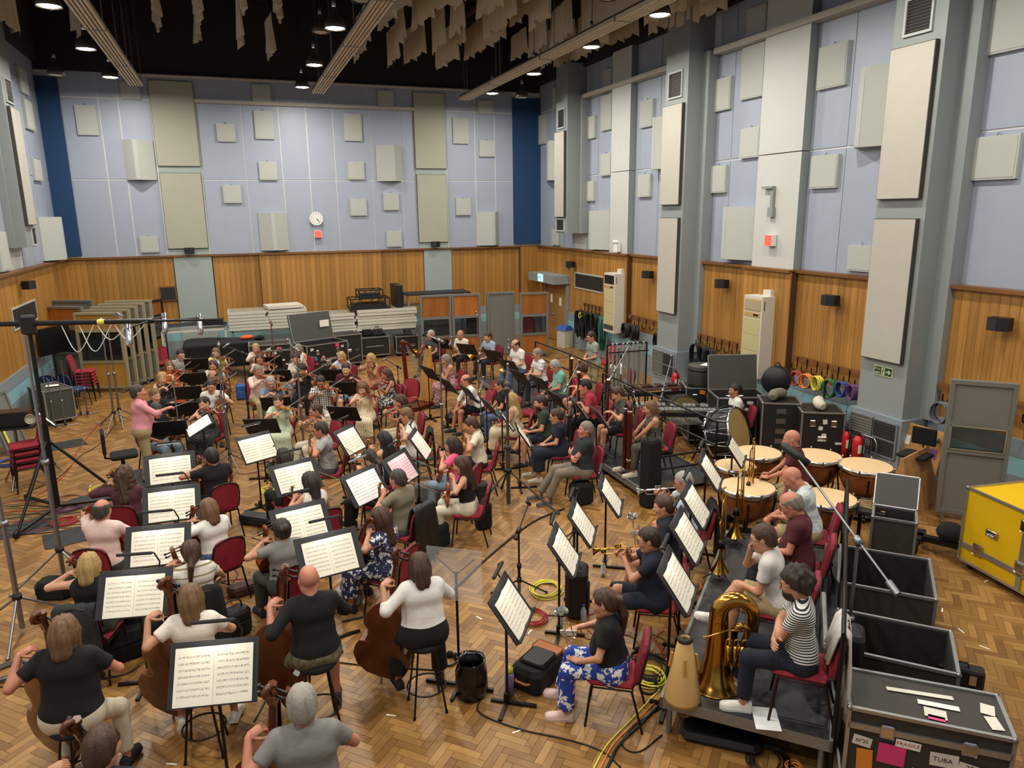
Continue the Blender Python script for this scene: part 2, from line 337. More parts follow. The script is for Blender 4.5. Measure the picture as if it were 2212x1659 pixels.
# piers
def pier(y0, y1, z0, ext, parent, side='r', dep=.7):
    s = 1 if side == 'r' else -1; X = XR if side == 'r' else XL
    g = lambda mb, a, b, c, d, e, f: mb.box(min(X-s*a, X-s*b), max(X-s*a, X-s*b), c, d, e, f)
    mb = MB(); g(mb, dep, 0, y0, y1, z0, 9.4); ob('pier', mb.mesh('pier', 'pier_grey'), parent)
    mb = MB(); g(mb, dep*.43, 0, y0-ext, y1+.12, z0, 8.4); ob('pier_step', mb.mesh('pier_step', 'pier_grey'), parent)
for y0, y1, z0 in ((9.1, 10.1, 1.12), (16.1, 17.1, 1.12), (23.0, 23.9, 4.0)): pier(y0, y1, z0, .26, WR)
pier(21.4, 22.4, 4.0, .1, WL, 'l', .4); pier(14.5, 15.5, 4.0, .1, WL, 'l', .4)
for y0, y1 in ((9.02, 10.18), (16.02, 17.18)):
    mb = MB(); mb.box(XR-.78, XR, y0, y1, 0, 1.12); ob('pier_plinth', mb.mesh('pier_plinth', 'plinth_grey'), WR)
    for k, (a, b) in enumerate(((y0+.08, (y0+y1)/2-.02), ((y0+y1)/2+.02, y1-.08))):
        mb = MB(); mb.box(XR-.8, XR-.775, a, b, .42, 1.02); v = ob('vent', mb.mesh('vent', 'vent_dark' if k == 0 else 'grille'), WR)
        fr = MB(); [fr.box(XR-.815, XR-.8, a, b, z, z+.012) for z in np.arange(.45, 1.0, .05)]; ob('slats', fr.mesh('slats', 'charcoal' if k == 0 else 'grey_plastic'), v)
        fr = MB(); fr.box(XR-.82, XR-.78, a-.03, a, .4, 1.04); fr.box(XR-.82, XR-.78, b, b+.03, .4, 1.04); fr.box(XR-.82, XR-.78, a, b, 1.02, 1.05); fr.box(XR-.82, XR-.78, a, b, .39, .42); fr.box(XR-.82, XR-.78, a, b, .7, .72); ob('vent_frame', fr.mesh('vent_frame', 'grey_plastic'), v)
# big beige boards on the piers
def board(name, label, d, a0, a1, z0, z1, off, t=.09, m='panel_beige', group='large boards on the piers'):
    mb = MB()
    if d == 'r': mb.box(XR-off-t, XR-off, a0, a1, z0, z1); e = MB(); e.box(XR-off-t*.9, XR-off+.001, a0-.012, a1+.012, z0-.012, z1+.012)
    elif d == 'l': mb.box(XL+off, XL+off+t, a0, a1, z0, z1); e = MB(); e.box(XL+off-.001, XL+off+t*.9, a0-.012, a1+.012, z0-.012, z1+.012)
    else: mb.box(a0, a1, YB-off-t, YB-off, z0, z1); e = MB(); e.box(a0-.012, a1+.012, YB-off-t*.9, YB-off+.001, z0-.012, z1+.012)
    t_ = thing(name, label, 'panel', (0, 0, 0), 0, group)
    ob('facing', mb.mesh('facing', m), t_); ob('edge', e.mesh('edge', 'vent_dark'), t_)
    return t_
for nm, y0, y1, rows in (('nearest grey pier with the exit sign', 9.2, 10.04, ((4.86, 7.25, 'upper'), (2.1, 4.52, 'lower'))), ('middle grey pier of right wall', 16.2, 17.05, ((4.86, 7.25, 'upper'), (2.1, 4.52, 'lower'))), ('far grey pier near the corner', 23.1, 23.85, ((4.55, 7.3, 'only'),))):
    for z0, z1, w_ in rows: board('pier_board', f'tall beige board, {w_} one on the {nm}', 'r', y0, y1, z0, z1, .7)
board('pier_board', 'tall beige board on the left wall pier at picture edge', 'l', 21.5, 22.3, 4.55, 7.3, .4)
for nm, x0, x1 in (('left', -2.02, -.76), ('right', 6.42, 7.56)):
    mb = MB(); mb.box(x0, x1, YB-.05, YB, 3.44, 9.0); ob('pilaster', mb.mesh('pilaster', 'pilaster_green'), WB)
    board('pilaster_board', f'large putty board, upper one on {nm} pilaster of back wall', 'b', x0, x1, 6.3, 8.87, .05, .06, 'panel_putty')
    board('pilaster_board', f'large putty board, lower one on {nm} pilaster of back wall', 'b', x0+.02, x1-.02, 3.68, 6.07, .05, .06, 'panel_putty')
    mb = MB(); mb.box(x0+.15, x1+.05, YB-.19, YB, .6, 3.42); ob('pilaster_base', mb.mesh('pilaster_base', 'pilaster_green'), WB)
# ---- wainscot of oak planks
pk = MB(); pk.box(-.079, .079, -.015, .015, 0, 1); PK = pk.mesh('plank', 'oak')
def planks(parent, d, a0, a1, face, z0=1.2, z1=3.42, rng=random):
    n = max(1, round((a1-a0)/.165)); w = (a1-a0)/n
    for i in range(n):
        a = a0+(i+.5)*w; j = rng.uniform(-.002, .003)
        o = ob('plank', PK, parent, {'b': (a, YB-face-j, z0), 'r': (XR-face-j, a, z0), 'l': (XL+face+j, a, z0)}[d], (0, 0, 0 if d == 'b' else math.pi/2))
        o.scale = (w*.97/.158, 1, z1-z0)
def backing(parent, d, a0, a1, face, z0=1.2, z1=3.42):
    mb = MB()
    if d == 'b': mb.box(a0, a1, YB-face+.01, YB, z0, z1)
    elif d == 'r': mb.box(XR-face+.01, XR, a0, a1, z0, z1)
    else: mb.box(XL, XL+face-.01, a0, a1, z0, z1)
    ob('plank_backing', mb.mesh('plank_backing', 'joint'), parent)
for P, d, a0, a1, f in ((WB, 'b', XL+.05, -1.9, .1), (WB, 'b', -.68, .8, .12), (WB, 'b', .8, 4.95, .34), (WB, 'b', 4.95, 6.55, .12), (WB, 'b', 7.62, 10.35, .1), (WB, 'b', 10.35, 11.15, .3),
                        (WR, 'r', 25.95, 26.9, .15), (WR, 'r', 21, 24.0, .15), (WR, 'r', 19.5, 21, .33), (WR, 'r', 17.2, 19.5, .15), (WR, 'r', 14.05, 15.85, .15), (WR, 'r', 12.5, 14.05, .33), (WR, 'r', 10.2, 12.5, .15), (WR, 'r', 4.4, 8.85, .15),
                        (WL, 'l', 17, 26.9, .12)):
    planks(P, d, a0, a1, f); backing(P, d, a0, a1, f)
planks(WR, 'r', 24.0, 25.95, .15, 2.15, 3.4)      # above the door
# ledge on top, one length for each stretch
nt = [1]
def ledge(x0, x1, y0, y1, m): nt[0] += 1; mb = MB(); mb.box(x0, x1, y0, y1, 3.4, 3.46); struct('trim_%d' % nt[0], mb, m)
for x0, x1, f in ((XL, -1.9, .2), (-1.9, .8, .24), (.8, 4.95, .42), (4.95, 11.2, .24)): ledge(x0, x1, YB-f, YB, 'oak_dark')
for y0, y1, f in ((21, 26.9, .26), (19.5, 21, .42), (17.2, 19.5, .26), (14.05, 15.82, .26), (12.5, 14.05, .42), (10.2, 12.5, .26), (3.5, 8.85, .26)): ledge(XR-f, XR, y0, y1, 'oak_dark_y')
ledge(XL, XL+.24, 12, 26.8, 'oak_dark_y')
# plinth below the planks
def plinth(parent, d, a0, a1, f):
    for z0, z1, m, e in ((0, .62, 'plinth_grey', 0), (.62, .92, 'plinth_blue', -.006), (.92, 1.2, 'plinth_grey', .0), (0, .12, 'pier_grey', .02)):
        mb = MB(); g = f+e
        if d == 'b': mb.box(a0, a1, YB-g, YB, z0, z1)
        elif d == 'r': mb.box(XR-g, XR, a0, a1, z0, z1)
        else: mb.box(XL, XL+g, a0, a1, z0, z1)
        ob('plinth', mb.mesh('plinth', m), parent)
plinth(WB, 'b', XL, XR, .16); plinth(WR, 'r', 4.0, 9.0, .2); plinth(WR, 'r', 10.2, 16.0, .2); plinth(WR, 'r', 17.2, 24.0, .2); plinth(WL, 'l', 10, 27, .16)
# picture rails high on the walls
for nm, a, b, d in ((1, -.75, 6.42, 'b'), (2, 17.25, 22.7, 'r'), (3, 10.2, 15.7, 'r'), (4, 2.0, 8.7, 'r')):
    nt[0] += 1; mb = MB()
    if d == 'b': mb.box(a, b, YB-.16, YB, 8.25, 8.36)
    else: mb.box(XR-.3, XR, a, b, 8.28, 8.4)
    struct('trim_%d' % nt[0], mb, 'wall_cream')
nt[0] += 1; mb = MB(); mb.tube([(-3.2, YB-.12, 9.02), (8.9, YB-.12, 9.02)], .05, 8); struct('trim_%d' % nt[0], mb, 'wall_cream')
# ---- acoustic boxes hung on the walls
def flatbox(label, d, r, t=.1, m='perf', cat='acoustic box', base=0):
    a0, z0, a1, z1 = r; a0, a1 = min(a0, a1), max(a0, a1); z0, z1 = min(z0, z1), max(z0, z1); t_ = thing('acoustic_box', label, cat, (0, 0, 0), 0, 'acoustic panels on the walls')
    def bx(i, u, v):
        mb = MB(); q = .0+i
        if d == 'b': mb.box(a0+q, a1-q, YB-base-v, YB-base-u, z0+q, z1-q)
        elif d == 'r': mb.box(XR-base-v, XR-base-u, a0+q, a1-q, z0+q, z1-q)
        else: mb.box(XL+base+u, XL+base+v, a0+q, a1-q, z0+q, z1-q)
        return mb
    ob('casing', bx(0, .02, t).mesh('casing', 'panel_grey'), t_); ob('facing', bx(.03, t, t+.008).mesh('facing', m), t_)
    h = MB(); am = (a0+a1)/2
    p = {'b': lambda a, u, z: (a, YB-base-u, z), 'r': lambda a, u, z: (XR-base-u, a, z), 'l': lambda a, u, z: (XL+base+u, a, z)}[d]
    h.tube([p(am-.03, t*.6, z1), p(am, t*.6, z1+.05), p(am+.03, t*.6, z1)], .008, 5); ob('hook', h.mesh('hook', 'steel'), t_)
def wedge(label, d, r, ridge=.45, dep=.34, m='perf', base=0):
    a0, z0, a1, z1 = r; a0, a1 = min(a0, a1), max(a0, a1); z0, z1 = min(z0, z1), max(z0, z1); w = a1-a0; rr = a0+w*ridge
    poly = [(a0, .02), (a1, .02), (a1, .07), (rr+.06, dep), (rr-.06, dep), (a0, .07)]
    f = {'b': lambda p: (p[0], YB-base-p[1], p[2]), 'r': lambda p: (XR-base-p[1], p[0], p[2]), 'l': lambda p: (XL+base+p[1], p[0], p[2])}[d]
    t_ = thing('acoustic_wedge', label, 'panel', (0, 0, 0), 0, 'folded acoustic wedges on the walls')
    mb = MB(); mb.prism(poly, z0, z1, 0, f); ob('casing', mb.mesh('casing', m), t_)
    mb = MB(); mb.prism([(rr-.055, dep), (rr+.055, dep), (rr+.055, dep+.006), (rr-.055, dep+.006)], z0, z1, 0, f); ob('ridge_strip', mb.mesh('ridge_strip', 'panel_grey'), t_)
    for z in (z0-.015, z1): mb = MB(); mb.prism(poly, z, z+.015, 0, f); ob('end_cap', mb.mesh('end_cap', 'panel_grey'), t_)
BW = 'on back wall'
for lab, r in (
    (f'tall pale box panel {BW}, far left beside the dark blue strip', (-4.16,7.19,-3.58,8.07)), (f'dim square panel {BW} above the picture rail, far left', (-2.83,8.28,-2.28,8.79)),
    (f'low square panel {BW} resting on the ledge, left of left pilaster', (-2.82,3.57,-2.27,4.09)),
    (f'dim square panel {BW} above the rail, upper left of the clock', (1.04,8.35,1.62,8.9)), (f'square panel {BW}, leftmost of those just under the rail', (-0.16,7.08,0.41,7.64)),
    (f'tall panel {BW} under the rail, left of the clock', (1.03,7.19,1.63,8.09)), (f'square panel {BW} on the joint line, left of the clock', (1.05,5.87,1.63,6.47)),
    (f'square panel {BW} beside left pilaster, below the joint line', (-0.15,5.12,0.42,5.7)), (f'tall beige panel {BW} under the rail, right of the clock', (3.95,7.19,4.56,8.09)),
    (f'square panel {BW} on the joint line, right of the clock', (4,5.9,4.57,6.5)), (f'square panel {BW} just right of the clock, level with it', (4,4.66,4.58,5.25)),
    (f'square panel {BW} below the right wedge', (5.19,4.84,5.75,5.44)), (f'square panel {BW} resting on the ledge, left of right pilaster', (5.24,3.54,5.79,4.11)),
    (f'dim square panel {BW} above the rail, beside right pilaster', (5.17,8.38,5.71,8.89)), (f'tall panel {BW} right of right pilaster, upper one', (7.84,7.18,8.43,8.08)),
    (f'square panel {BW} right of right pilaster, near the blue strip', (8.83,6.74,9.43,7.32)), (f'square panel {BW} right of right pilaster, lower one', (7.88,4.63,8.46,5.24)),
    (f'dim square panel {BW} high up beside right dark blue strip', (8.81,8.24,9.39,8.71))): flatbox(lab, 'b', r)
for lab, r, k in ((f'folded wedge {BW} left of left pilaster', (-2.97,5.87,-2.09,7.06), .42), (f'folded wedge {BW} standing on the ledge left of the clock', (0.89,3.55,1.81,4.78), .5),
    (f'folded wedge {BW} beside right pilaster, upper one', (5.01,5.86,5.89,7.06), .62), (f'folded wedge {BW} standing on the ledge beside right blue strip', (8.66,3.52,9.55,4.73), .68)): wedge(lab, 'b', r, k)
RW = 'on right wall'; N_, F_, C_ = 'between near and middle pier', 'between middle and far pier', 'near the far corner'
for lab, r in (
    (f'small square panel {RW} {N_}, upper left', (15.26,7.02,15.95,7.75)), (f'tall panel {RW} {N_}, top left of pale strip', (14.08,7.15,14.89,8.27)),
    (f'square panel {RW} {N_}, left edge of pale strip', (14.11,5.86,14.79,6.52)), (f'square panel {RW} {N_}, below the joint line at left', (15.27,5.12,15.93,5.76)),
    (f'square panel {RW} {N_}, upper right of pale strip', (11.72,7.01,12.47,7.8)), (f'square panel {RW} {N_}, right of strip, below the joint', (11.73,5.11,12.45,5.75)),
    (f'low panel {RW} on the ledge, left side of the near pier', (10.65,3.53,11.26,4.02)), (f'dim panel {RW} {N_}, above the rail', (14.14,8.47,14.8,9.04)),
    (f'tall panel {RW} cut by the picture edge, upper one', (8.15,6.99,8.94,7.77)), (f'square panel {RW} right of the near pier, lower one', (8.12,5.12,8.87,5.78)),
    (f'small panel {RW} {F_}, upper left', (22.23,7.02,22.89,7.71)), (f'tall panel {RW} {F_}, under the rail', (21.11,7.17,21.79,8.2)), (f'square panel {RW} {F_}, upper right', (18.7,7.01,19.4,7.73)),
    (f'small panel {RW} {F_}, left edge of pale strip', (21.12,5.81,21.8,6.48)), (f'small panel {RW} {F_}, lower left', (22.24,5.05,22.9,5.69)), (f'square panel {RW} {F_}, below the joint at right', (18.73,5.1,19.41,5.73)),
    (f'dim panel {RW} {F_}, above the rail', (21.13,8.32,21.7,8.94)), (f'tall panel {RW} {C_} beside the dark blue strip', (26.32,7.2,26.99,8.24)), (f'small panel {RW} {C_} on the ledge', (25.03,3.51,25.67,4.09)),
    (f'dim panel {RW} {C_} high up', (25.28,8.32,25.61,9.03))): flatbox(lab, 'r', r)
for lab, r, k in ((f'folded wedge {RW} {N_}, half behind the near pier', (10.2,5.82,11.33,7.18), .75), (f'folded wedge {RW} {N_}, on the ledge beside pale strip', (13.91,3.58,15.14,4.76), .8),
    (f'folded wedge {RW} {F_}, half behind the middle pier', (17.5,5.83,18.46,7.15), .75), (f'folded wedge {RW} {F_}, standing on the ledge', (21.15,3.52,22.36,4.72), .7), (f'folded wedge {RW} {C_} beside the far pier', (25.06,5.85,26.25,7.19), .3)): wedge(lab, 'r', r, k)
LW = 'on left wall'
for lab, r in ((f'dim panel {LW}, topmost beside the dark blue strip', (24.8, 8.1, 25.7, 8.75)), (f'tall panel {LW} below the topmost panel', (24.9, 7.15, 25.8, 7.95)), (f'small square panel {LW} beside the dark blue strip', (24.9, 5.75, 25.8, 6.35)),
               (f'white panel {LW} at the picture edge', (19.9, 5.7, 20.9, 7.0)), (f'low white panel {LW} on the ledge at picture edge', (20.2, 3.5, 21.0, 4.4))): flatbox(lab, 'l', r)
wedge(f'folded white wedge {LW} on the ledge in the corner', 'l', (24.6, 3.52, 26.0, 4.72), .5, .5, 'panel_grey')
# grilles and vents on the piers
def grille(label, d, a0, a1, z0, z1, off, t=.04, m='charcoal'):
    f = {'r': lambda a, u, z: (XR-off-u, a, z), 'l': lambda a, u, z: (XL+off+u, a, z), 'b': lambda a, u, z: (a, YB-off-u, z)}[d]
    def bx(A0, A1, U0, U1, Z0, Z1, mb):
        p, q = f(A0, U0, Z0), f(A1, U1, Z1); mb.box(min(p[0], q[0]), max(p[0], q[0]), min(p[1], q[1]), max(p[1], q[1]), Z0, Z1)
    t_ = thing('vent_grille', label, 'vent', (0, 0, 0), 0, 'wall vent grilles'); mb = MB(); bx(a0, a1, 0, .01, z0, z1, mb); ob('backing', mb.mesh('backing', 'black'), t_)
    mb = MB(); [bx(a0-.04, a0, 0, t, z0-.04, z1+.04, mb), bx(a1, a1+.04, 0, t, z0-.04, z1+.04, mb), bx(a0, a1, 0, t, z0-.04, z0, mb), bx(a0, a1, 0, t, z1, z1+.04, mb)]; ob('frame', mb.mesh('frame', 'panel_grey'), t_)
    n = max(4, int((z1-z0)/.05)); sm = MB(); bx(a0, a1, .008, .022, 0, .014, sm); sme = sm.mesh('slat', 'vent_dark')
    for i in range(n): ob('slat', sme, t_, (0, 0, z0+(i+.4)*(z1-z0)/n))
grille('dark louvred vent high on the nearest grey pier', 'r', 9.38, 9.85, 7.45, 7.95, .7); grille('louvred vent high on the middle grey pier', 'r', 16.35, 16.9, 7.45, 8.0, .7); grille('small louvred vent high on the far grey pier', 'r', 23.2, 23.7, 7.45, 8.0, .7)
grille('dark vent under the far grey pier board', 'r', 23.2, 23.8, 4.1, 4.45, .7); grille('dark louvred vent on left wall pier at the edge', 'l', 21.6, 22.2, 7.45, 7.95, .4); grille('dark vent under the left wall pier board', 'l', 21.95, 22.35, 4.06, 4.45, .4)
grille('long grey grille in the oak right wall near the door', 'r', 21.1, 23.4, 2.15, 2.62, .17, .02); grille('long grey grille in the oak left wall', 'l', 20.2, 22.4, 2.15, 2.6, .14, .02)
# ---- pendant lamps, each with its own light
lamp_m = mat('lamp_glow', 'ffffff', .5, emit='fff0d2', es=45.); mat('shade_metal', '4a4038', .45, .3); mat('shade_in', 'd8d2c4', .5)
sh = MB(); sh.lathe([(.05, .42), (.06, .3), (.13, .24), (.2, .12), (.23, 0), (.215, 0), (.19, .1), (.12, .22)], 20); SH = sh.mesh('shade', 'shade_metal')
bl = MB(); bl.lathe([(0, .0), (.15, .005), (.2, .03), (.15, .14), (0, .2)], 18); BL = bl.mesh('bulb', lamp_m); BLO = bl.mesh('bulb_unlit', 'shade_in')
cd = MB(); cd.tube([(0, 0, .4), (.01, 0, 1.2), (-.01, .01, 2.2), (0, 0, 3.4)], .009, 5); CD = cd.mesh('cord', 'black'); so_ = MB(); so_.lathe([(.0, .42), (.045, .42), (.04, .58), (0, .6)], 10); SO = so_.mesh('socket', 'steel')
LD = bpy.data.lights.new('pendant_light', 'AREA'); LD.shape = 'DISK'; LD.size = .32; LD.energy = LAMP_W; LD.color = LAMP_COL
rown = {-2.78: 'left', 2.42: 'middle', 8.4: 'right'}
for x, ys in ((-2.78, (24.4, 20.6, 16.8, 13, 9.2, 5.4, 1.6)), (2.42, (24.6, 21.0, 16.9, 13, 9.2, 5.4, 1.6)), (8.4, (24.1, 20.5, 16.9, 13.86, 9.6, 5.4, 1.6))):
    for i, y in enumerate(ys):
        t_ = place([('shade', SH), ('bulb', BL), ('cord', CD), ('socket', SO)], 'pendant_lamp', f'lit pendant lamp, {OR1[i]} from the back in the {rown[x]} row', 'lamp', (x, y, 8.5), 0, 'lit ceiling pendants')
        l = bpy.data.objects.new('pendant_light', LD); COL.objects.link(l); l.parent = t_; l.location = (0, 0, -.02)
for lab, p in (('unlit pendant lamp hanging in the far left corner', (-4.0, 23.8, 8.4)), ('unlit pendant lamp hanging in front of right blue strip', (9.4, 24.0, 8.4)), ('unlit pendant lamp beside the middle beam, far one', (2.55, 20.3, 9.15)), ('unlit pendant lamp beside the middle beam, near one', (2.9, 16.2, 8.9)), ('unlit pendant lamp among drapes above right beam', (8.3, 15.9, 9.3))):
    place([('shade', SH), ('bulb', BLO), ('cord', CD), ('socket', SO)], 'pendant_lamp', lab, 'lamp', p, 0, 'unlit pendants')
# ---- long ribbed beams under the ceiling
mat('beam_cream', 'd2c2a6', .6, var=.08, scale=6)
for x, nm in ((-2.26, 'left'), (3.0, 'middle'), (7.92, 'right')):
    t_ = thing('ceiling_beam', f'long cream ribbed lighting beam hung under the ceiling, {nm} one', 'beam', (x, 0, 8.5), 0, 'ribbed beams')
    for dx, w in ((-.16, .05), (-.08, .04), (0, .05), (.08, .04), (.16, .05)): mb = MB(); mb.box(dx-w/2, dx+w/2, -2, 25.7, 0, .09); ob('rail', mb.mesh('rail', 'beam_cream'), t_)
    mb = MB(); mb.box(-.19, .19, -2, 25.65, .09, .13); ob('top_plate', mb.mesh('top_plate', 'vent_dark'), t_)
    mb = MB(); mb.tube([(0, 0, .12), (0, 0, 3.5)], .012, 5); w_ = mb.mesh('hanger', 'steel')
    for y in (8, 13, 18, 22, 25.3): ob('hanger', w_, t_, (0, y, 0)); ob('hanger', w_, t_, (.12, y+.7, 0))
    mb = MB(); mb.box(-.2, .2, -.02, .02, -.01, .11); j_ = mb.mesh('joint_clip', 'dull_alu'); [ob('joint_clip', j_, t_, (0, y, 0)) for y in (10.5, 14.5, 18.5, 22.5)]
# ---- hanging cloth baffles
mat('drape', 'ddcdb0', .95, var=.12, scale=6)
for k in range(6):
    mb = MB(); rr = random.Random(k); n = 26; Lg = rr.uniform(1.3, 2.1); Hh = rr.uniform(.7, 1.0); ph = rr.uniform(0, 6); vs = []
    for j in range(5):
        for i in range(n+1):
            s = i/n; amp = .015+.05*j/4; vs.append((math.sin(s*34+ph)*amp+math.sin(s*11+ph)*amp, (s-.5)*Lg, -Hh*j/4*(1+.07*math.sin(s*23+ph))))
    mb.add(vs, [(j*(n+1)+i, j*(n+1)+i+1, (j+1)*(n+1)+i+1, (j+1)*(n+1)+i) for j in range(4) for i in range(n)], 0, True)
    me = mb.mesh('cloth', 'drape'); r_ = MB(); r_.tube([(0, -Lg/2, .01), (0, Lg/2, .01)], .012, 5); rme = r_.mesh('rod', 'vent_dark'); w_ = MB(); w_.tube([(0, 0, 0), (0, 0, 1.55)], .005, 4); wme = w_.mesh('wire', 'steel')
    MATS['_dr%d' % k] = (me, rme, wme)
rr = random.Random(11); xs_ = [-4.4, -3.4, -1.2, -.3, .7, 1.6, 3.9, 4.9, 5.8, 6.7, 7.5, 8.9, 9.8, 10.6]
for ri, y in enumerate((23.2, 21.4, 19.6, 17.8, 16.0, 14.2, 12.4)):
    for ci, x in enumerate(xs_):
        if x < 3 and (ri+ci) % 2 == 0: continue
        me, rme, wme = MATS['_dr%d' % rr.randrange(6)]
        t_ = thing('cloth_baffle', f'beige cloth strip under the ceiling, {OR1[ri]} row from the back, {OR1[len([c for c in xs_[:ci] if c >= 3 or (ri+xs_.index(c)) % 2])]} from left', 'drape', (x+rr.uniform(-.15, .15), y+rr.uniform(-.3, .3), 10.15+rr.uniform(-.12, .2)-(.1 if ri > 2 else 0)), rr.uniform(-9, 9), 'hanging cloth baffles')
        ob('cloth', me, t_); ob('rod', rme, t_); ob('wire', wme, t_)
for k in range(6): del MATS['_dr%d' % k]

# ---------------------------------------------------------------- implicit surfaces for bodies and clothes
class SDF:
    def __init__(s, lo, hi, h):
        s.h = h; s.lo = np.array(lo, float); s.n = np.ceil((np.array(hi)-s.lo)/h).astype(int)+1; s.D = np.full(s.n, .3, np.float32)
        s.ax = [s.lo[i]+np.arange(s.n[i])*h for i in range(3)]
    def blk(s, lo, hi):
        a = np.maximum(0, np.floor((np.array(lo)-s.lo)/s.h).astype(int)); b = np.minimum(s.n, np.ceil((np.array(hi)-s.lo)/s.h).astype(int)+1)
        if (b <= a).any(): return None
        sl = tuple(slice(a[i], b[i]) for i in range(3))
        return sl, s.ax[0][sl[0]][:, None, None], s.ax[1][sl[1]][None, :, None], s.ax[2][sl[2]][None, None, :]
    def put(s, sl, d, k, sub=False):
        a = s.D[sl]
        if sub: d = -d; h = np.maximum(k-np.abs(a-d), 0)/k; s.D[sl] = np.maximum(a, d)+h*h*k/4
        else: h = np.maximum(k-np.abs(a-d), 0)/k; s.D[sl] = np.minimum(a, d)-h*h*k/4
    def cone(s, a, b, ra, rb, k=.03, cut=None, sub=False, fl=1.0):
        a = np.array(a, float); b = np.array(b, float); r = max(ra, rb)+k+2*s.h
        q = s.blk(np.minimum(a, b)-r, np.maximum(a, b)+r)
        if q is None: return
        sl, X, Y, Z = q; ab = b-a; L2 = max(ab@ab, 1e-9); px, py, pz = X-a[0], Y-a[1], Z-a[2]
        t = np.clip((px*ab[0]+py*ab[1]+pz*ab[2])/L2, 0, 1)
        d = np.sqrt((px-t*ab[0])**2+(py-t*ab[1])**2+(pz-t*ab[2])**2)-(ra+(rb-ra)*t)
        if cut is not None:
            for (p, n) in cut: d = np.maximum(d, (X-p[0])*n[0]+(Y-p[1])*n[1]+(Z-p[2])*n[2])
        s.put(sl, d, k, sub)
    def ell(s, c, r, k=.02, sub=False):
        m = max(r)+k+2*s.h; q = s.blk(np.array(c)-m, np.array(c)+m)
        if q is None: return
        sl, X, Y, Z = q; d = (np.sqrt(((X-c[0])/r[0])**2+((Y-c[1])/r[1])**2+((Z-c[2])/r[2])**2)-1)*min(r); s.put(sl, d, k, sub)
    def clip(s, p, n):
        s.D = np.maximum(s.D, ((s.ax[0]-p[0])*n[0])[:, None, None]+((s.ax[1]-p[1])*n[1])[None, :, None]+((s.ax[2]-p[2])*n[2])[None, None, :])
    def net(s):
        D = s.D; S = D < 0; nx, ny, nz = D.shape; off = [(i, j, k) for i in (0, 1) for j in (0, 1) for k in (0, 1)]
        C = [S[i:nx-1+i, j:ny-1+j, k:nz-1+k] for i, j, k in off]; cnt = np.zeros(C[0].shape, np.int8)
        for c in C: cnt += c
        mask = (cnt > 0) & (cnt < 8); idx = np.full(mask.shape, -1, np.int64); cells = np.argwhere(mask); idx[mask] = np.arange(len(cells))
        vals = np.stack([D[cells[:, 0]+o[0], cells[:, 1]+o[1], cells[:, 2]+o[2]] for o in off], 1); pos = np.zeros((len(cells), 3)); num = np.zeros(len(cells)); O = np.array(off, float)
        for a in range(8):
            for b in range(a+1, 8):
                if sum(x != y for x, y in zip(off[a], off[b])) != 1: continue
                va, vb = vals[:, a], vals[:, b]; m = (va < 0) != (vb < 0); t = np.where(m, va/np.where(m, va-vb, 1), 0)
                pos += np.where(m[:, None], O[a]+t[:, None]*(O[b]-O[a]), 0); num += m
        V_ = (cells+pos/np.maximum(num, 1)[:, None])*s.h+s.lo; F = []
        for ax in range(3):
            u, v = (ax+1) % 3, (ax+2) % 3; sa = [slice(0, n) for n in D.shape]; sb = list(sa); sa[ax] = slice(0, D.shape[ax]-1); sb[ax] = slice(1, D.shape[ax])
            A, B = S[tuple(sa)], S[tuple(sb)]; e = np.argwhere(A != B); e = e[(e[:, u] > 0) & (e[:, v] > 0) & (e[:, u] < D.shape[u]-1) & (e[:, v] < D.shape[v]-1)]
            if not len(e): continue
            ins = A[e[:, 0], e[:, 1], e[:, 2]]
            def g(du, dv): c = e.copy(); c[:, u] -= du; c[:, v] -= dv; return idx[c[:, 0], c[:, 1], c[:, 2]]
            q = np.stack([g(1, 1), g(0, 1), g(0, 0), g(1, 0)], 1); q[~ins] = q[~ins][:, ::-1]; F.append(q)
        F = np.concatenate(F) if F else np.zeros((0, 4), int); F = F[(F >= 0).all(1)]
        return V_, F
def npmesh(name, parts, mats):
    """parts: list of (verts array, faces list/array, material index)"""
    vs, fs, mi, o = [], [], [], 0
    for v, f, m in parts:
        v = np.asarray(v, float); vs.append(v); ff = (np.asarray(f)+o).tolist() if isinstance(f, np.ndarray) else [tuple(i+o for i in q) for q in f]
        fs += ff; mi += ([m]*len(ff) if isinstance(m, int) else list(m)); o += len(v)
    me = bpy.data.meshes.new(name); me.from_pydata(np.concatenate(vs).tolist(), [], fs)
    for x in mats: me.materials.append(M(x) if isinstance(x, str) else x)
    if len(mats) > 1: me.polygons.foreach_set('material_index', mi)
    me.polygons.foreach_set('use_smooth', [True]*len(fs)); return me
def tfm(v, Mx): A = np.array(Mx); return np.asarray(v) @ A[:3, :3].T+A[:3, 3]
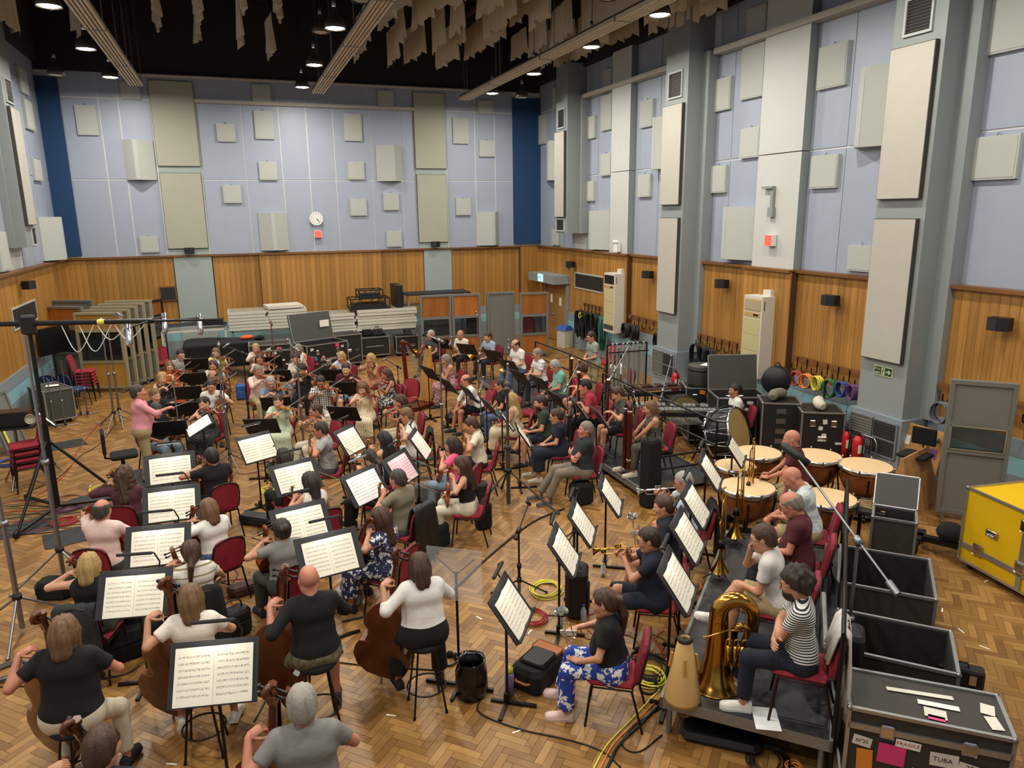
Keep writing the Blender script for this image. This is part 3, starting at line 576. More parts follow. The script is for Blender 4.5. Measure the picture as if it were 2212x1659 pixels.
# ---- head, hand, shoe templates
def _head():
    s = SDF((-.14, -.11, -.2), (.15, .11, .15), .0085)
    s.ell((-.012, 0, .03), (.097, .076, .09)); s.ell((.022, 0, -.04), (.068, .06, .075), .03); s.ell((.056, 0, -.098), (.026, .03, .022), .03)
    for y in (-1, 1):
        s.cone((-.01, y*.05, -.055), (.05, y*.018, -.1), .024, .02, .03); s.ell((.055, y*.04, -.02), (.03, .022, .026), .03)
    s.cone((-.02, 0, -.08), (-.035, 0, -.19), .055, .06, .03)
    s.cone((.076, -.034, .027), (.076, .034, .027), .013, .013, .02)
    for y in (-1, 1): s.ell((.101, y*.031, .004), (.016, .02, .014), .012, True)
    s.cone((.088, 0, .015), (.108, 0, -.027), .007, .012, .014); s.ell((.1, 0, -.03), (.014, .017, .01), .008)
    s.cone((.084, -.02, -.06), (.084, .02, -.06), .009, .009, .01); s.cone((.098, -.03, -.061), (.098, .03, -.061), .003, .003, .004, None, True)
    for y in (-1, 1): s.ell((-.008, y*.078, -.004), (.022, .009, .033), .008)
    return s.net()
HEAD = _head()
def _cut(v):  # lips get their own tint
    c = v.mean(1); return np.where((c[:, 0] > .078) & (np.abs(c[:, 1]) < .024) & (c[:, 2] < -.05) & (c[:, 2] > -.073), 1, 0)
HEAD_M = _cut(HEAD[0][HEAD[1]]).tolist()
def _eyes():
    a = MB(); b = MB()
    for y in (-1, 1):
        a.ball((.0755, y*.031, .005), .0125, 10); b.ball((.0835, y*.031, .005), .0062, 8)
        b.tube([(.088, y*.012, .028), (.0885, y*.03, .035), (.077, y*.048, .029)], [.0028, .0036, .002], 5)
    return a, b
EYE_W, EYE_D = _eyes()
def _hand(curl, spread=1.0, thumb=30):
    mb = MB(); mb.rbox(-.012, .088, -.038, .038, -.015, .014, .011)
    for i, (y, L) in enumerate(((.029, .072), (.01, .08), (-.009, .075), (-.028, .06))):
        p = Vector((.082, y, 0)); a = 0; pts = [p.copy()]
        for seg, f in enumerate((.45, .32, .26)):
            a += curl*(.75 if seg == 0 else 1); p = p+Vector((math.cos(a), spread*y*1.5 if seg == 0 else 0, -math.sin(a)))*L*f; pts.append(p.copy())
        mb.tube(pts, [.0098, .0092, .0085, .0066], 6)
    mb.tube([(.012, .03, -.004), (.04, .058, -.018), (.066, .066, -.034), (.086, .06, -.048)], [.014, .0125, .0105, .008], 6)
    for f in range(len(mb.sm)): mb.sm[f] = True
    return np.array(mb.v), mb.f
HANDS = {'r': _hand(.32), 'g': _hand(.95), 'o': _hand(.1)}
def _shoe(Lx=.28, W=.05, sole=.025):
    secs = [(-.075, .034, .075), (-.06, .04, .085), (-.01, .038, .088), (.05, .042, .066), (.12, .05, .05), (.17, .046, .04), (.197, .026, .03)]
    up = MB(); so = MB(); n = 9; rings = []
    for x, w, hgt in secs: rings += [(x, w*math.cos(math.pi*i/(n-1)), sole+(hgt-sole*.3)*math.sin(math.pi*i/(n-1))**.8) for i in range(n)]
    k = len(secs); up.add(rings, [(i*n+j, (i+1)*n+j, (i+1)*n+j+1, i*n+j+1) for i in range(k-1) for j in range(n-1)]+[tuple(range(n)), tuple(range((k-1)*n+n-1, (k-1)*n-1, -1))], 0, True)
    o = [(x, w*1.08) for x, w, h in secs]; so.prism([(x, -w) for x, w in o]+[(x, w) for x, w in reversed(o)], 0, sole)
    return up, so
SH_UP, SH_SO = _shoe()
for n_, c in (('skin_a', 'c08a6c'), ('skin_b', 'ab7456'), ('skin_c', 'cf9d80'), ('skin_d', '6e4530'), ('skin_r', 'bd7c64')): mat(n_, c, .5, var=.05, scale=25); m_ = M(n_); m_.node_tree.nodes['Principled BSDF'].inputs['Subsurface Weight'].default_value = 0
mat('lip', 'b0675c', .45); mat('eye_white', 'ded8d0', .3); mat('eye_dark', '2a1c14', .3)
for n_, c in (('hair_black', '16120f'), ('hair_dark', '2c1e15'), ('hair_brown', '432a1a'), ('hair_light', '6f5032'), ('hair_blonde', 'a98a54'), ('hair_grey', '7d756a'), ('hair_silver', '9a948a'), ('hair_dgrey', '3a342e')): mat(n_, c, .5, var=.35, scale=90, bump=.6, bscale=160)
def shoe_mesh(c, s):
    key = 'sh_'+c+s
    if key not in SHOES: mb = MB(); mb.join(SH_UP); mb.join(SH_SO, None, 1); SHOES[key] = mb.mesh('shoe', c, s)
    return SHOES[key]
SHOES = {}
HAIRC = {}
def hair_mesh(style, h=.012):
    """(verts, faces) in the head frame"""
    key = (style, h)
    if key in HAIRC: return HAIRC[key]
    s = SDF((-.26, -.17, -.42), (.15, .17, .2), h)
    big = .012 if style in ('curly', 'curlylong', 'wavy') else 0
    s.ell((-.018, 0, .04), (.103+big, .086+big, .093+big), .01)
    s.ell((-.05, 0, -.02), (.07+big, .08+big, .085), .03)
    fx = {'balding': 1}.get(style)
    q = s.blk(s.lo, s.lo+s.n*h); sl, X, Y, Z = q
    line = (.048+.8*(X-.07)-Z)*.78
    if style in ('fringe',): line = (.02+.5*(X-.07)-Z)*.85
    s.D[sl] = np.maximum(s.D[sl], line+0*Y)
    if fx: s.ell((.0, 0, .16), (.16, .1, .13), .01, True)
    if style in ('long', 'curlylong', 'wavy', 'fringe'):
        L = {'long': -.34, 'curlylong': -.3, 'wavy': -.26, 'fringe': -.3}[style]
        s.cone((-.06, 0, -.0), (-.085, 0, L), .08, .06, .03)
        for y in (-1, 1): s.cone((-.015, y*.076, .01), (-.02, y*.09, L*.8), .026, .028, .03)
    if style == 'bob':
        s.cone((-.055, 0, -.02), (-.06, 0, -.12), .082, .075, .03)
        for y in (-1, 1): s.cone((-.0, y*.078, .01), (.0, y*.078, -.1), .024, .026, .03)
    if style == 'pony':
        s.cone((-.1, 0, .05), (-.15, 0, .02), .03, .032, .02); s.cone((-.15, 0, .02), (-.15, 0, -.12), .034, .034, .02); s.cone((-.15, 0, -.12), (-.12, 0, -.3), .034, .014, .02)
    if style == 'low': s.cone((-.1, 0, -.03), (-.14, .03, -.1), .035, .03, .02); s.cone((-.14, .03, -.1), (-.12, .05, -.26), .034, .018, .02)
    if style == 'bun': s.ell((-.115, 0, .035), (.045, .05, .045), .02)
    if style in ('curly', 'curlylong'):
        rr = random.Random(4)
        for i in range(90):
            a, b = rr.uniform(0, 6.283), rr.uniform(-.35, 1.4); p = (-.03+.105*math.cos(a)*math.cos(b), .088*math.sin(a)*math.cos(b), .04+.1*math.sin(b))
            if p[2] > .05+.8*(p[0]-.06): s.ell(p, (.02, .02, .02), .01)
        if style == 'curlylong':
            for i in range(70):
                a = rr.uniform(1.2, 5.08); z = rr.uniform(-.3, .02); s.ell((-.04+.07*math.cos(a), .1*math.sin(a), z), (.026, .026, .026), .012)
    if style in ('beard',): pass
    v, q = s.net(); a = np.arctan2(v[:, 1], v[:, 0]+.02); rr_ = random.Random(style); w = sum(math.sqrt(1/k)*np.sin(a*k*7+v[:, 2]*(9+5*k)+rr_.uniform(0, 6)) for k in (1, 2, 3, 5)); c = np.array([-.02, 0, .03])
    n_ = v-c; n_[:, 2] *= np.where(v[:, 2] < 0, .0, 1); n_ /= np.maximum(np.linalg.norm(n_, axis=1), 1e-4)[:, None]; v = v+n_*(w*(.0035 if style in ('short', 'balding') else .0055))[:, None]
    HAIRC[key] = (v, q); return HAIRC[key]
def beard_mesh():
    if 'beard' not in HAIRC:
        s = SDF((-.03, -.09, -.15), (.13, .09, .0), .008); s.ell((.028, 0, -.068), (.076, .067, .074), .02)
        q = s.blk(s.lo, s.lo+s.n*.008); sl, X, Y, Z = q; s.D[sl] = np.maximum(s.D[sl], Z+.042-np.abs(Y)*.6+0*X); s.D[sl] = np.maximum(s.D[sl], .012-X+0*Y); s.ell((.11, 0, -.058), (.035, .02, .012), .006, True); HAIRC['beard'] = s.net()
    return HAIRC['beard']
gl_ = MB()
for y in (-1, 1):
    gl_.tube([(.101+.004*math.cos(a), y*.032+.022*math.cos(a), .004+.018*math.sin(a)) for a in np.linspace(0, 2*math.pi, 13)[:-1]], .0022, 5, closed=True); gl_.tube([(.1, y*.054, .008), (.06, y*.076, .008), (-.02, y*.083, .004)], .002, 4)
gl_.tube([(.105, -.01, .008), (.108, 0, .01), (.105, .01, .008)], .002, 4); GLASSES = gl_.mesh('glasses', 'black_gloss')
# ---- clothes colours
for n_, c in dict(c_black='0c0c0e', c_navy='141a2a', c_white='dcd9d2', c_cream='cfc6b0', c_maroon='4a141d', c_pink='d9919a', c_palepink='d9bdb4', c_orange='d75a2c', c_grey='7c7b78', c_dgrey='4a4a4d', c_char='25282c', c_green='2a3a2c', c_teal='6fa392', c_peach='d98f68', c_red='a02a3a', c_hotpink='d8517a', c_olive='77705c', c_dolive='3e4036', c_khaki='a8966e', c_taupe='7a6f62', c_blue='8f9fb5', c_ltblue='b3c0cc', c_denim='4b5f7d', c_ltdenim='8296a8', c_yellow='d8c878', c_beige='c2b294', c_slate='6d7f8c', c_sage='8e958a', c_plum='4a2430', c_wht2='c9c4bd', c_dress='efe6da').items(): mat(n_, c, .9, var=.09, scale=14, bump=.35, bscale=26)
pattern('c_stripe', 'stripe', '23262c', 'd4d2cc', 11, th=.5); pattern('c_bstripe', 'stripe', '1e2028', 'd9d7d0', 14, th=.45); pattern('c_lstripe', 'stripe', '8a7c58', 'd5d0c6', 3.6, th=.08); pattern('c_check', 'check', '26282b', 'd0cdc4', 7, th=.42)
pattern('c_fcheck', 'check', '6f706e', 'aaa9a5', 22, th=.45); pattern('c_plaid', 'check', '97919a', 'd6d2cc', 4, th=.25); pattern('c_greenfl', 'floral', '8aa07c', 'c3cdb2', 34, th=.34); pattern('c_redfl', 'floral', 'c65a4a', '6e4a52', 22, 'b9915c', th=.36)
pattern('c_bwfl', 'floral', 'd9d6d0', '1a1a1f', 20, th=.42); pattern('c_wbfl', 'floral', '3a3a3e', 'd6d3cc', 30, th=.25); pattern('c_navyfl', 'floral', 'd8d8da', '20284a', 17, th=.4); pattern('c_bluefl', 'floral', 'e6e4de', '1f3f9c', 15, th=.42); pattern('c_blkfl', 'floral', '8b8f96', '17181d', 24, th=.25)
pattern('c_blkdot', 'dots', 'b8b5b0', '18181c', 60, th=.2); pattern('c_pinkfl', 'floral', 'd9b0b0', '8a5a62', 22, th=.4); pattern('c_camo', 'noise', '4d4a36', '8d866a', 16); pattern('c_cstripe', 'stripe', 'cbb994', 'e0d3b6', 7, axis='Y'); pattern('c_dkpat', 'noise', '2c2b25', '6a6552', 40); pattern('c_ltpat', 'floral', '9fb0b4', 'c9cfcc', 22, th=.4); pattern('c_lace', 'dots', 'c5aea0', 'e3d6cb', 55, th=.22); pattern('c_lacebk', 'dots', '0f0f11', '2c2628', 70, th=.25)
# ---------------------------------------------------------------- people
def ik(S, T, l1, l2, hint):
    S, T = Vector(S), Vector(T); d = T-S; L = d.length
    if L > (l1+l2)*.995: T = S+d.normalized()*(l1+l2)*.995; d = T-S; L = d.length
    L = max(L, abs(l1-l2)+.02); u = d.normalized(); a = (l1*l1-l2*l2+L*L)/(2*L); h = math.sqrt(max(0, l1*l1-a*a)); hv = Vector(hint); hv = hv-u*hv.dot(u)
    hv = hv.normalized() if hv.length > 1e-4 else u.orthogonal().normalized(); return S+u*a+hv*h, T
PEOPLE = {}
def person(key, label, head, yaw, pose, top, bot, hair, skin='skin_a', base=0., sex='m', lean=6, hp=8, hy=0, bw=1.0, gl=0, stand=0, stool=0, shoe=('c_char', 'rubber'), legs='', beard=0, collar=0, roll=0, bald=None, arms=None):
    f = .94 if sex == 'w' else 1.0; sh = .74 if stool else .46; pz = .95*f if stand else sh+.1
    top = top.split('/'); bot = bot.split('/'); hair = hair.split('/')
    cw, sw = math.cos(R(lean)), math.sin(R(lean))
    T = lambda x, y, z: Vector((x*cw+z*sw, y, pz+(-x*sw+z*cw)))*1.0       # torso frame
    sp = lambda x, y, z: T(x*f, y*f, z*f)
    neck = sp(0, 0, .5); hc = neck+Vector((math.sin(R(lean*.6+hp))*.16+.02, 0, math.cos(R(lean*.6+hp))*.15))*f
    ox, oy = hc.x, hc.y; ca, sa = math.cos(R(yaw)), math.sin(R(yaw))
    root = (head[0]-(ox*ca-oy*sa), head[1]-(ox*sa+oy*ca), base)
    dist = math.hypot(root[0], root[1]); h = .0155 if dist < 9.5 else (.019 if dist < 15 else .023)
    Mw = Matrix.Translation(root) @ Matrix.Rotation(R(yaw), 4, 'Z')
    # joints
    sw_ = (.155 if sex == 'w' else .172)*f*(.88+.12*bw); S = {1: sp(0, sw_/f, .455), -1: sp(0, -sw_/f, .455)}
    A = dict(arms or {}); PO = POSES[pose](sp, sh, f, A) if pose in POSES else {}
    hint = PO.get('hint', {}); W_ = {}; E_ = {}
    for s in (1, -1):
        tgt = PO.get(s, sp(.1, s*.3, -.0)); E_[s], W_[s] = ik(S[s], tgt, .29*f, .255*f, hint.get(s, (-.25, s*.6, -.8)))
    kn, an, toe = {}, {}, {}
    for s in (1, -1):
        if stand: hp_ = (0, s*.09, pz-.04); kn[s] = Vector((.03, s*.1, .5*f)); an[s] = Vector((-.02, s*.11, .09)); toe[s] = 4*s
        else:
            w = .13+(.07 if pose in ('cello', 'bass') else 0)+.02*(s > 0); kx = .43*f if not stool else .36
            kn[s] = Vector((kx, s*w, sh+.055 if not stool else .58)); an[s] = Vector((kx+(.02 if s > 0 else .1)-(.12 if stool else 0), s*(w+.01), .09 if not stool else (.2 if s > 0 else .12))); toe[s] = 8*s
    if legs == 'x': kn[-1] = Vector((.42, .0, sh+.17)); an[-1] = Vector((.62, .16, sh-.1)); toe[-1] = 20
    if legs == 'out': an[1] = Vector((.62, .14, .09)); an[-1] = Vector((.72, -.12, .09)); kn[1].z += .02
    if legs == 'fig4': kn[-1] = Vector((.36, -.26, sh+.12)); an[-1] = Vector((.5, .12, sh+.17)); toe[-1] = 60
    pel = {1: Vector((0, .09*f, pz-.03)), -1: Vector((0, -.09*f, pz-.03))}
    b = bw
    allp = [hc]+list(S.values())+list(E_.values())+list(W_.values())+list(kn.values())+list(an.values())+[Vector((0, 0, pz))]
    lo = [min(p[i] for p in allp)-.24 for i in range(3)]; hi = [max(p[i] for p in allp)+.24 for i in range(3)]; lo[2] = max(lo[2], -.02)
    def torso(g, e, low=True):
        g.cone(sp(0, -.085, .37), sp(0, .085, .37), (.105*b+e)*f, (.105*b+e)*f, .04); g.cone(sp(-.01, -.12, .44), sp(-.01, .12, .44), (.062+e)*f, (.062+e)*f, .05)
        g.cone(sp(.01*b, -.06*b, .2), sp(.01*b, .06*b, .2), (.108*b+e)*f, (.108*b+e)*f, .06)
        if b > 1.08: g.ell(sp(.06, 0, .17), (.12*b+e, .135*b+e, .13*b+e), .06)
        if sex == 'w': g.ell(sp(.08, .07, .33), (.062+e, .062+e, .06+e), .04); g.ell(sp(.08, -.07, .33), (.062+e, .062+e, .06+e), .04)
        g.cone(sp(0, -.07, .05), sp(0, .07, .05), (.118*b+e)*f, (.118*b+e)*f, .06)
        for s in (1, -1): g.cone(sp(-.015, s*.03, .5), S[s], .045+e, .05+e, .04)
        if low: g.cone(pel[1], pel[-1], .12*b+e, .12*b+e, .05)
    def arm(g, e, frac=1.0, cutend=True):
        for s in (1, -1):
            if frac <= 1: p = S[s].lerp(E_[s], frac); n = (E_[s]-S[s]).normalized(); g.cone(S[s], p, .054*(.8+.2*b)+e, .046+e*1.2, .03, [(p, n)] if cutend else None)
            else:
                g.cone(S[s], E_[s], .052*(.8+.2*b)+e, .042+e, .03); p = E_[s].lerp(W_[s], frac-1); n = (W_[s]-E_[s]).normalized(); g.cone(E_[s], p, .041+e, .03+e, .02, [(p, n)])
    # body: one continuous surface
    g = SDF(lo, hi, h); torso(g, 0); g.cone(neck, hc+Vector((-.02, 0, -.06)), .056*f, .052*f, .03)
    for s in (1, -1):
        g.cone(S[s], E_[s], .05*(.8+.2*b)*f, .038*f, .03); g.cone(E_[s], W_[s], .039*f, .027*f, .02)
        g.cone(pel[s], kn[s], .08*b*f, .056*f, .04); g.cone(kn[s], an[s], .056*f, .036*f, .02); g.cone(kn[s].lerp(an[s], .25)+Vector((-.012, 0, 0)), kn[s].lerp(an[s], .5), .05*f, .043*f, .03)
        d = Vector((math.cos(R(toe[s])), math.sin(R(toe[s])), 0)); g.cone(an[s]+Vector((-.02, 0, -.04)), an[s]+d*.13+Vector((0, 0, -.055)), .032, .026, .02)
    bv, bf = g.net()
    Mh = Matrix.Translation(hc) @ Matrix.Rotation(R(hy), 4, 'Z') @ Matrix.Rotation(R(lean*.5+hp), 4, 'Y') @ Matrix.Rotation(R(roll), 4, 'X') @ Matrix.Scale(1.13 if sex == 'm' else 1.09, 4)
    parts = [(bv, bf, 0), (tfm(HEAD[0], Mh), HEAD[1], HEAD_M), (tfm(EYE_W.v, Mh), EYE_W.f, 2), (tfm(EYE_D.v, Mh), EYE_D.f, 3)]
    for s in (1, -1):
        hv, hf = HANDS[PO.get('hand', {}).get(s, 'r')]; dx = (W_[s]-E_[s]).normalized(); up = Vector(PO.get('up', {}).get(s, (.3, s*.4, .8)))
        fw = PO.get('fdir', {}).get(s); dx = Vector(fw) if fw else dx; m = frame(W_[s]+dx*.01, dx, up); hv2 = hv*f*np.array([1, -1.0 if s > 0 else 1.0, 1]); parts.append((tfm(hv2, m), [q[::-1] for q in hf] if s > 0 else hf, 0))
    t = thing('person', label, 'person', mx=Mw); ob('body', npmesh('body', parts, [skin, 'lip', 'eye_white', 'eye_dark']), t)
    # clothes
    e = .013; g = SDF(lo, hi, h); torso(g, e, top[1] != 'crop'); sl = {'s': .62, 'l': 1.93, 'm': 1.35, 'n': .12, 'cap': .3}[top[1]]
    if sl > .2: arm(g, e, sl)
    if 'dress' not in bot: g.clip(sp(0, 0, -.05 if not stand else -.03), (0, 0, -1))
    if bot[1] in ('skirt', 'dress'):
        if bot[1] == 'dress': skirt(g, e, pel, kn, an, sh, f)
    if top[1] == 'n': [g.cone(sp(.0, s*.2, .6), sp(0, s*.205, .36), .075, .045, .01, None, True) for s in (1, -1)]; g.cone(sp(.09, -.05, .55), sp(.09, .05, .55), .075, .075, .02, None, True)
    v, q = g.net(); ob('dress' if bot[1] == 'dress' else 'top', npmesh('top', [(v, q, 0)], [top[0]]), t)
    if collar:
        mb = MB(); c0 = neck+Vector((-.012, 0, -.0)); mb.tube([c0+Vector((.068*math.cos(a)*f, .07*math.sin(a)*f, .018-.03*math.cos(a)*(1 if math.cos(a) > 0 else .3))) for a in np.linspace(0, 6.283, 15)[:-1]], .013, 6, closed=True); ob('collar', mb.mesh('collar', top[0]), t)
    if bot[1] != 'dress':
        g = SDF(lo, hi, h); g.cone(sp(0, -.07, .06), sp(0, .07, .06), .108*b+e, .108*b+e, .05); g.cone(pel[1], pel[-1], .125*b+e, .125*b+e, .05)
        if bot[1] == 'skirt': skirt(g, e, pel, kn, an, sh, f)
        else:
            for s in (1, -1):
                if bot[1] == 'shorts': p = pel[s].lerp(kn[s], .86); g.cone(pel[s], p, .085*b+e, .07+e*1.4, .04, [(p, (kn[s]-pel[s]).normalized())])
                else:
                    g.cone(pel[s], kn[s], .083*b+e, .062+e, .04); p = kn[s].lerp(an[s], .62 if bot[1] == 'crop' else .9); wd = .02 if bot[1] == 'wide' else 0; g.cone(kn[s], p, .06+e, .05+e+wd, .03, [(p, (an[s]-kn[s]).normalized())])
        v, q = g.net(); ob({'skirt': 'skirt', 'shorts': 'shorts'}.get(bot[1], 'trousers'), npmesh('bottom', [(v, q, 0)], [bot[0]]), t)
    for s in (1, -1): ob('shoe', shoe_mesh(*shoe), t, (an[s].x, an[s].y, an[s].z-.09), (0, R(-18 if an[s].z > .3 and legs == 'x' else 0), R(toe[s])))
    if hair[0] != 'none':
        v, q = hair_mesh(hair[1]); ob('hair', npmesh('hair', [(tfm(v, Mh), q, 0)], ['hair_'+hair[0]]), t)
    if beard: v, q = beard_mesh(); ob('beard', npmesh('beard', [(tfm(v, Mh), q, 0)], ['hair_'+hair[0]]), t)
    if gl: o = ob('glasses', GLASSES, t); o.matrix_local = Mh
    PEOPLE[key] = dict(M=Mw, W=W_, E=E_, hc=hc, Mh=Mh, sp=sp, sh=sh, f=f, root=root, yaw=yaw, base=base, kn=kn, label=label)
    if not stand:
        (STOOLS if stool else CHAIRS).append((key, root, yaw))
    for fn in PO.get('make', []): fn(PEOPLE[key], key)
    return t
CHAIRS, STOOLS = [], []
def skirt(g, e, pel, kn, an, sh, f):
    k0 = (kn[1]+kn[-1])/2; g.cone(Vector((0, 0, sh+.1)), k0, .17, .12, .05); 
    for s in (1, -1): g.cone(pel[s], kn[s], .09+e, .08+e, .05); p = kn[s].lerp(an[s], .7); g.cone(kn[s], p, .085+e, .1+e, .05, [(p, (0, 0, -1))])
    p = k0+Vector((.02, 0, -.26)); g.cone(k0, p, .1, .13, .05, [(p, (0, 0, -1))])

# ---------------------------------------------------------------- instruments
pattern('fiddle', 'noise', '6e3216', 'a3592a', 9, rough=.28); pattern('fiddle_red', 'noise', '5c2412', '8b3c1c', 9, rough=.25); pattern('fiddle_gold', 'noise', '8f5522', 'c08340', 9, rough=.28); pattern('bass_wood', 'grain', '3f1e0e', '6b361a', 5, rough=.25); pattern('harp_wood', 'grain', 'b8802f', 'd49c46', 8, rough=.35); pattern('harp_dark', 'grain', '3c120d', '5c1d14', 8, rough=.2)
mat('ebony', '121010', .35); mat('bow_wood', '5a2c16', .35); mat('bow_hair', 'ddd6c4', .6); mat('gut', 'b9b1a0', .4, .3); pattern('bassoon_wood', 'grain', '35100b', '541d14', 8, rough=.22); mat('drum_skin', 'd9b98c', .6, var=.06, scale=4); mat('calf', 'a58a55', .6, var=.15, scale=4); pattern('copper', 'noise', '5d2e14', '93552a', 5, rough=.25, th=.5); mat('mute_wood', 'c9a468', .5, var=.05)
OUT_V = [(0, 0), (.004, .045), (.03, .085), (.075, .104), (.115, .1), (.142, .088), (.148, .068), (.18, .056), (.21, .058), (.238, .076), (.25, .081), (.275, .084), (.31, .078), (.338, .055), (.352, .02), (.355, 0)]
OUT_B = [(0, 0), (.004, .05), (.03, .09), (.075, .108), (.115, .103), (.142, .09), (.15, .07), (.18, .06), (.205, .062), (.225, .078), (.245, .08), (.28, .07), (.32, .045), (.345, .024), (.355, .016), (.356, 0)]
def fiddle_kit(out, body='fiddle', rib=.034, neckL=.13, big=0):
    P = [(x, w) for x, w in out]+[(x, -w) for x, w in reversed(out[1:-1])]; n = len(P); cx = .17; rings = []
    for z, s in ((-.006, .55), (-.002, .86), (0, 1.0), (rib, 1.0), (rib+.004, .86), (rib+.011, .5)): rings.append([(cx+(x-cx)*s, y*s, z) for x, y in P])
    vs = sum(rings, []); fs = [(k*n+i, k*n+(i+1) % n, (k+1)*n+(i+1) % n, (k+1)*n+i) for k in range(5) for i in range(n)]+[tuple(range(n-1, -1, -1)), tuple(range(5*n, 6*n))]
    b = MB(); b.add(vs, fs); fs2 = MB(); zt = rib+.0085
    for y in (-1, 1): fs2.tube([(.15, y*.036, zt-.004), (.17, y*.03, zt), (.2, y*.026, zt), (.215, y*.03, zt-.003)], .003, 4)
    nk = MB(); e = .355+neckL; nk.tube([(.34, 0, rib-.008), (e, 0, rib-.004)], [.014, .011], 8); nk.bar((e-.005, 0, rib-.006), (e+.06, 0, rib-.018), .022, .018)
    sc = [(e+.06+.0+.02*math.cos(a)*(1-a/14), 0, rib-.026+.02*math.sin(a)*(1-a/14)) for a in np.linspace(1.2, 10, 16)]; nk.tube(sc, [.012*(1-i/30) for i in range(16)], 6)
    fb = MB(); fb.add([(.235, -.02, rib+.016), (.235, .02, rib+.016), (e, .012, rib+.006), (e, -.012, rib+.006), (.235, -.018, rib+.021), (.235, .018, rib+.021), (e, .011, rib+.011), (e, -.011, rib+.011)], [(0, 1, 2, 3)[::-1], (4, 5, 6, 7), (0, 1, 5, 4), (1, 2, 6, 5), (2, 3, 7, 6), (3, 0, 4, 7)])
    tp = MB(); tp.add([(.015, -.01, rib+.012), (.015, .01, rib+.012), (.125, .02, rib+.024), (.125, -.02, rib+.024), (.015, -.009, rib+.017), (.015, .009, rib+.017), (.125, .018, rib+.029), (.125, -.018, rib+.029)], [(3, 2, 1, 0), (4, 5, 6, 7), (0, 1, 5, 4), (1, 2, 6, 5), (2, 3, 7, 6), (3, 0, 4, 7)])
    br = MB(); br.prism([(-.021, 0), (.021, 0), (.018, .03), (-.018, .032)], .182, .187, 0, lambda p: (p[2], p[0], rib+.006+p[1]))
    st = MB(); [st.tube([(.12, y*.7, rib+.028), (.185, y, rib+.037), (e, y*.5, rib+.014)], .0011, 4) for y in (-.015, -.005, .005, .015)]
    kit = [('body', b.mesh('body', body)), ('f_holes', fs2.mesh('f_holes', 'ebony'), 0), ('neck', nk.mesh('neck', body)), ('fingerboard', fb.mesh('fingerboard', 'ebony')), ('tailpiece', tp.mesh('tailpiece', 'ebony')), ('bridge', br.mesh('bridge', 'bow_hair')), ('strings', st.mesh('strings', 'gut'))]
    for i in range(4): pg = MB(); s = 1 if i % 2 else -1; pg.tube([(e+.015+i*.012, -s*.012, rib-.008), (e+.015+i*.012, s*.034, rib-.008)], [.0025, .004], 6); pg.ball((e+.015+i*.012, s*.038, rib-.008), .007, 6); kit.append(('peg', pg.mesh('peg', 'ebony'), 2))
    if big: ep = MB(); ep.tube([(0, 0, rib/2), (-.05-.02*big, 0, rib/2)], .004, 6); kit.append(('endpin', ep.mesh('endpin', 'steel')))
    else: cr = MB(); cr.rbox(.005, .06, .02, .075, rib+.012, rib+.024, .012); kit.append(('chin_rest', cr.mesh('chin_rest', 'ebony')))
    return kit
VIOLINS = [fiddle_kit(OUT_V, c) for c in ('fiddle', 'fiddle_red', 'fiddle_gold')]; CELLO = fiddle_kit(OUT_V, 'fiddle_red', .05, .12, 3); BASS = fiddle_kit(OUT_B, 'bass_wood', .062, .13, 1)
b_ = MB(); b_.tube([(-.02, 0, .012), (.2, 0, .004), (.4, 0, .002), (.6, 0, .006), (.72, 0, .014)], [.0045, .0042, .0038, .0033, .003], 6); b_.prism([(.71, -.012), (.735, -.012), (.73, .016), (.715, .016)], -.004, .004, 0, lambda p: (p[0], p[2], p[1]))
h2 = MB(); h2.box(.0, .72, -.004, .004, -.013, -.0115); f_ = MB(); f_.rbox(-.02, .03, -.006, .006, -.014, .008, .003); BOW = [('stick', b_.mesh('stick', 'bow_wood')), ('bow_hair', h2.mesh('bow_hair', 'bow_hair')), ('frog', f_.mesh('frog', 'ebony'))]
def flare(x0, x1, r0, r1, n=10, p=4): return [(r0+(r1-r0)*(((x-x0)/(x1-x0))**p)+(r1-r0)*.08*((x-x0)/(x1-x0)), x) for x in np.linspace(x0, x1, n)]
def trumpet_kit(m):
    a = MB(); a.tube([(.0, 0, 0), (.02, 0, 0)], [.012, .006], 8); a.tube([(.02, 0, 0), (.36, 0, 0)]+arc((.36, 0, -.035), .035, 90, -90, 8, 'xz')+[(.2, 0, -.07)], .0062, 8)
    b = MB(); b.tube([(.14, .03, -.07), (.12, .03, -.07)]+arc((.12, .03, -.035), .035, -90, -270, 8, 'xz')+[(.3, .03, 0)], .0065, 8); b.lathe(flare(.3, .5, .0065, .062), 18, (0, .03, 0), (1, 0, 0)); v = MB()
    [v.tube([(x, .016, -.1), (x, .016, .05)], .0105, 8) or v.tube([(x, .016, .05), (x, .016, .075)], .004, 6) for x in (.2, .226, .252)]
    return [('leadpipe', a.mesh('leadpipe', m)), ('bell', b.mesh('bell', m)), ('valves', v.mesh('valves', m))]
TRUMPET = {m: trumpet_kit(m) for m in ('silver', 'brass')}
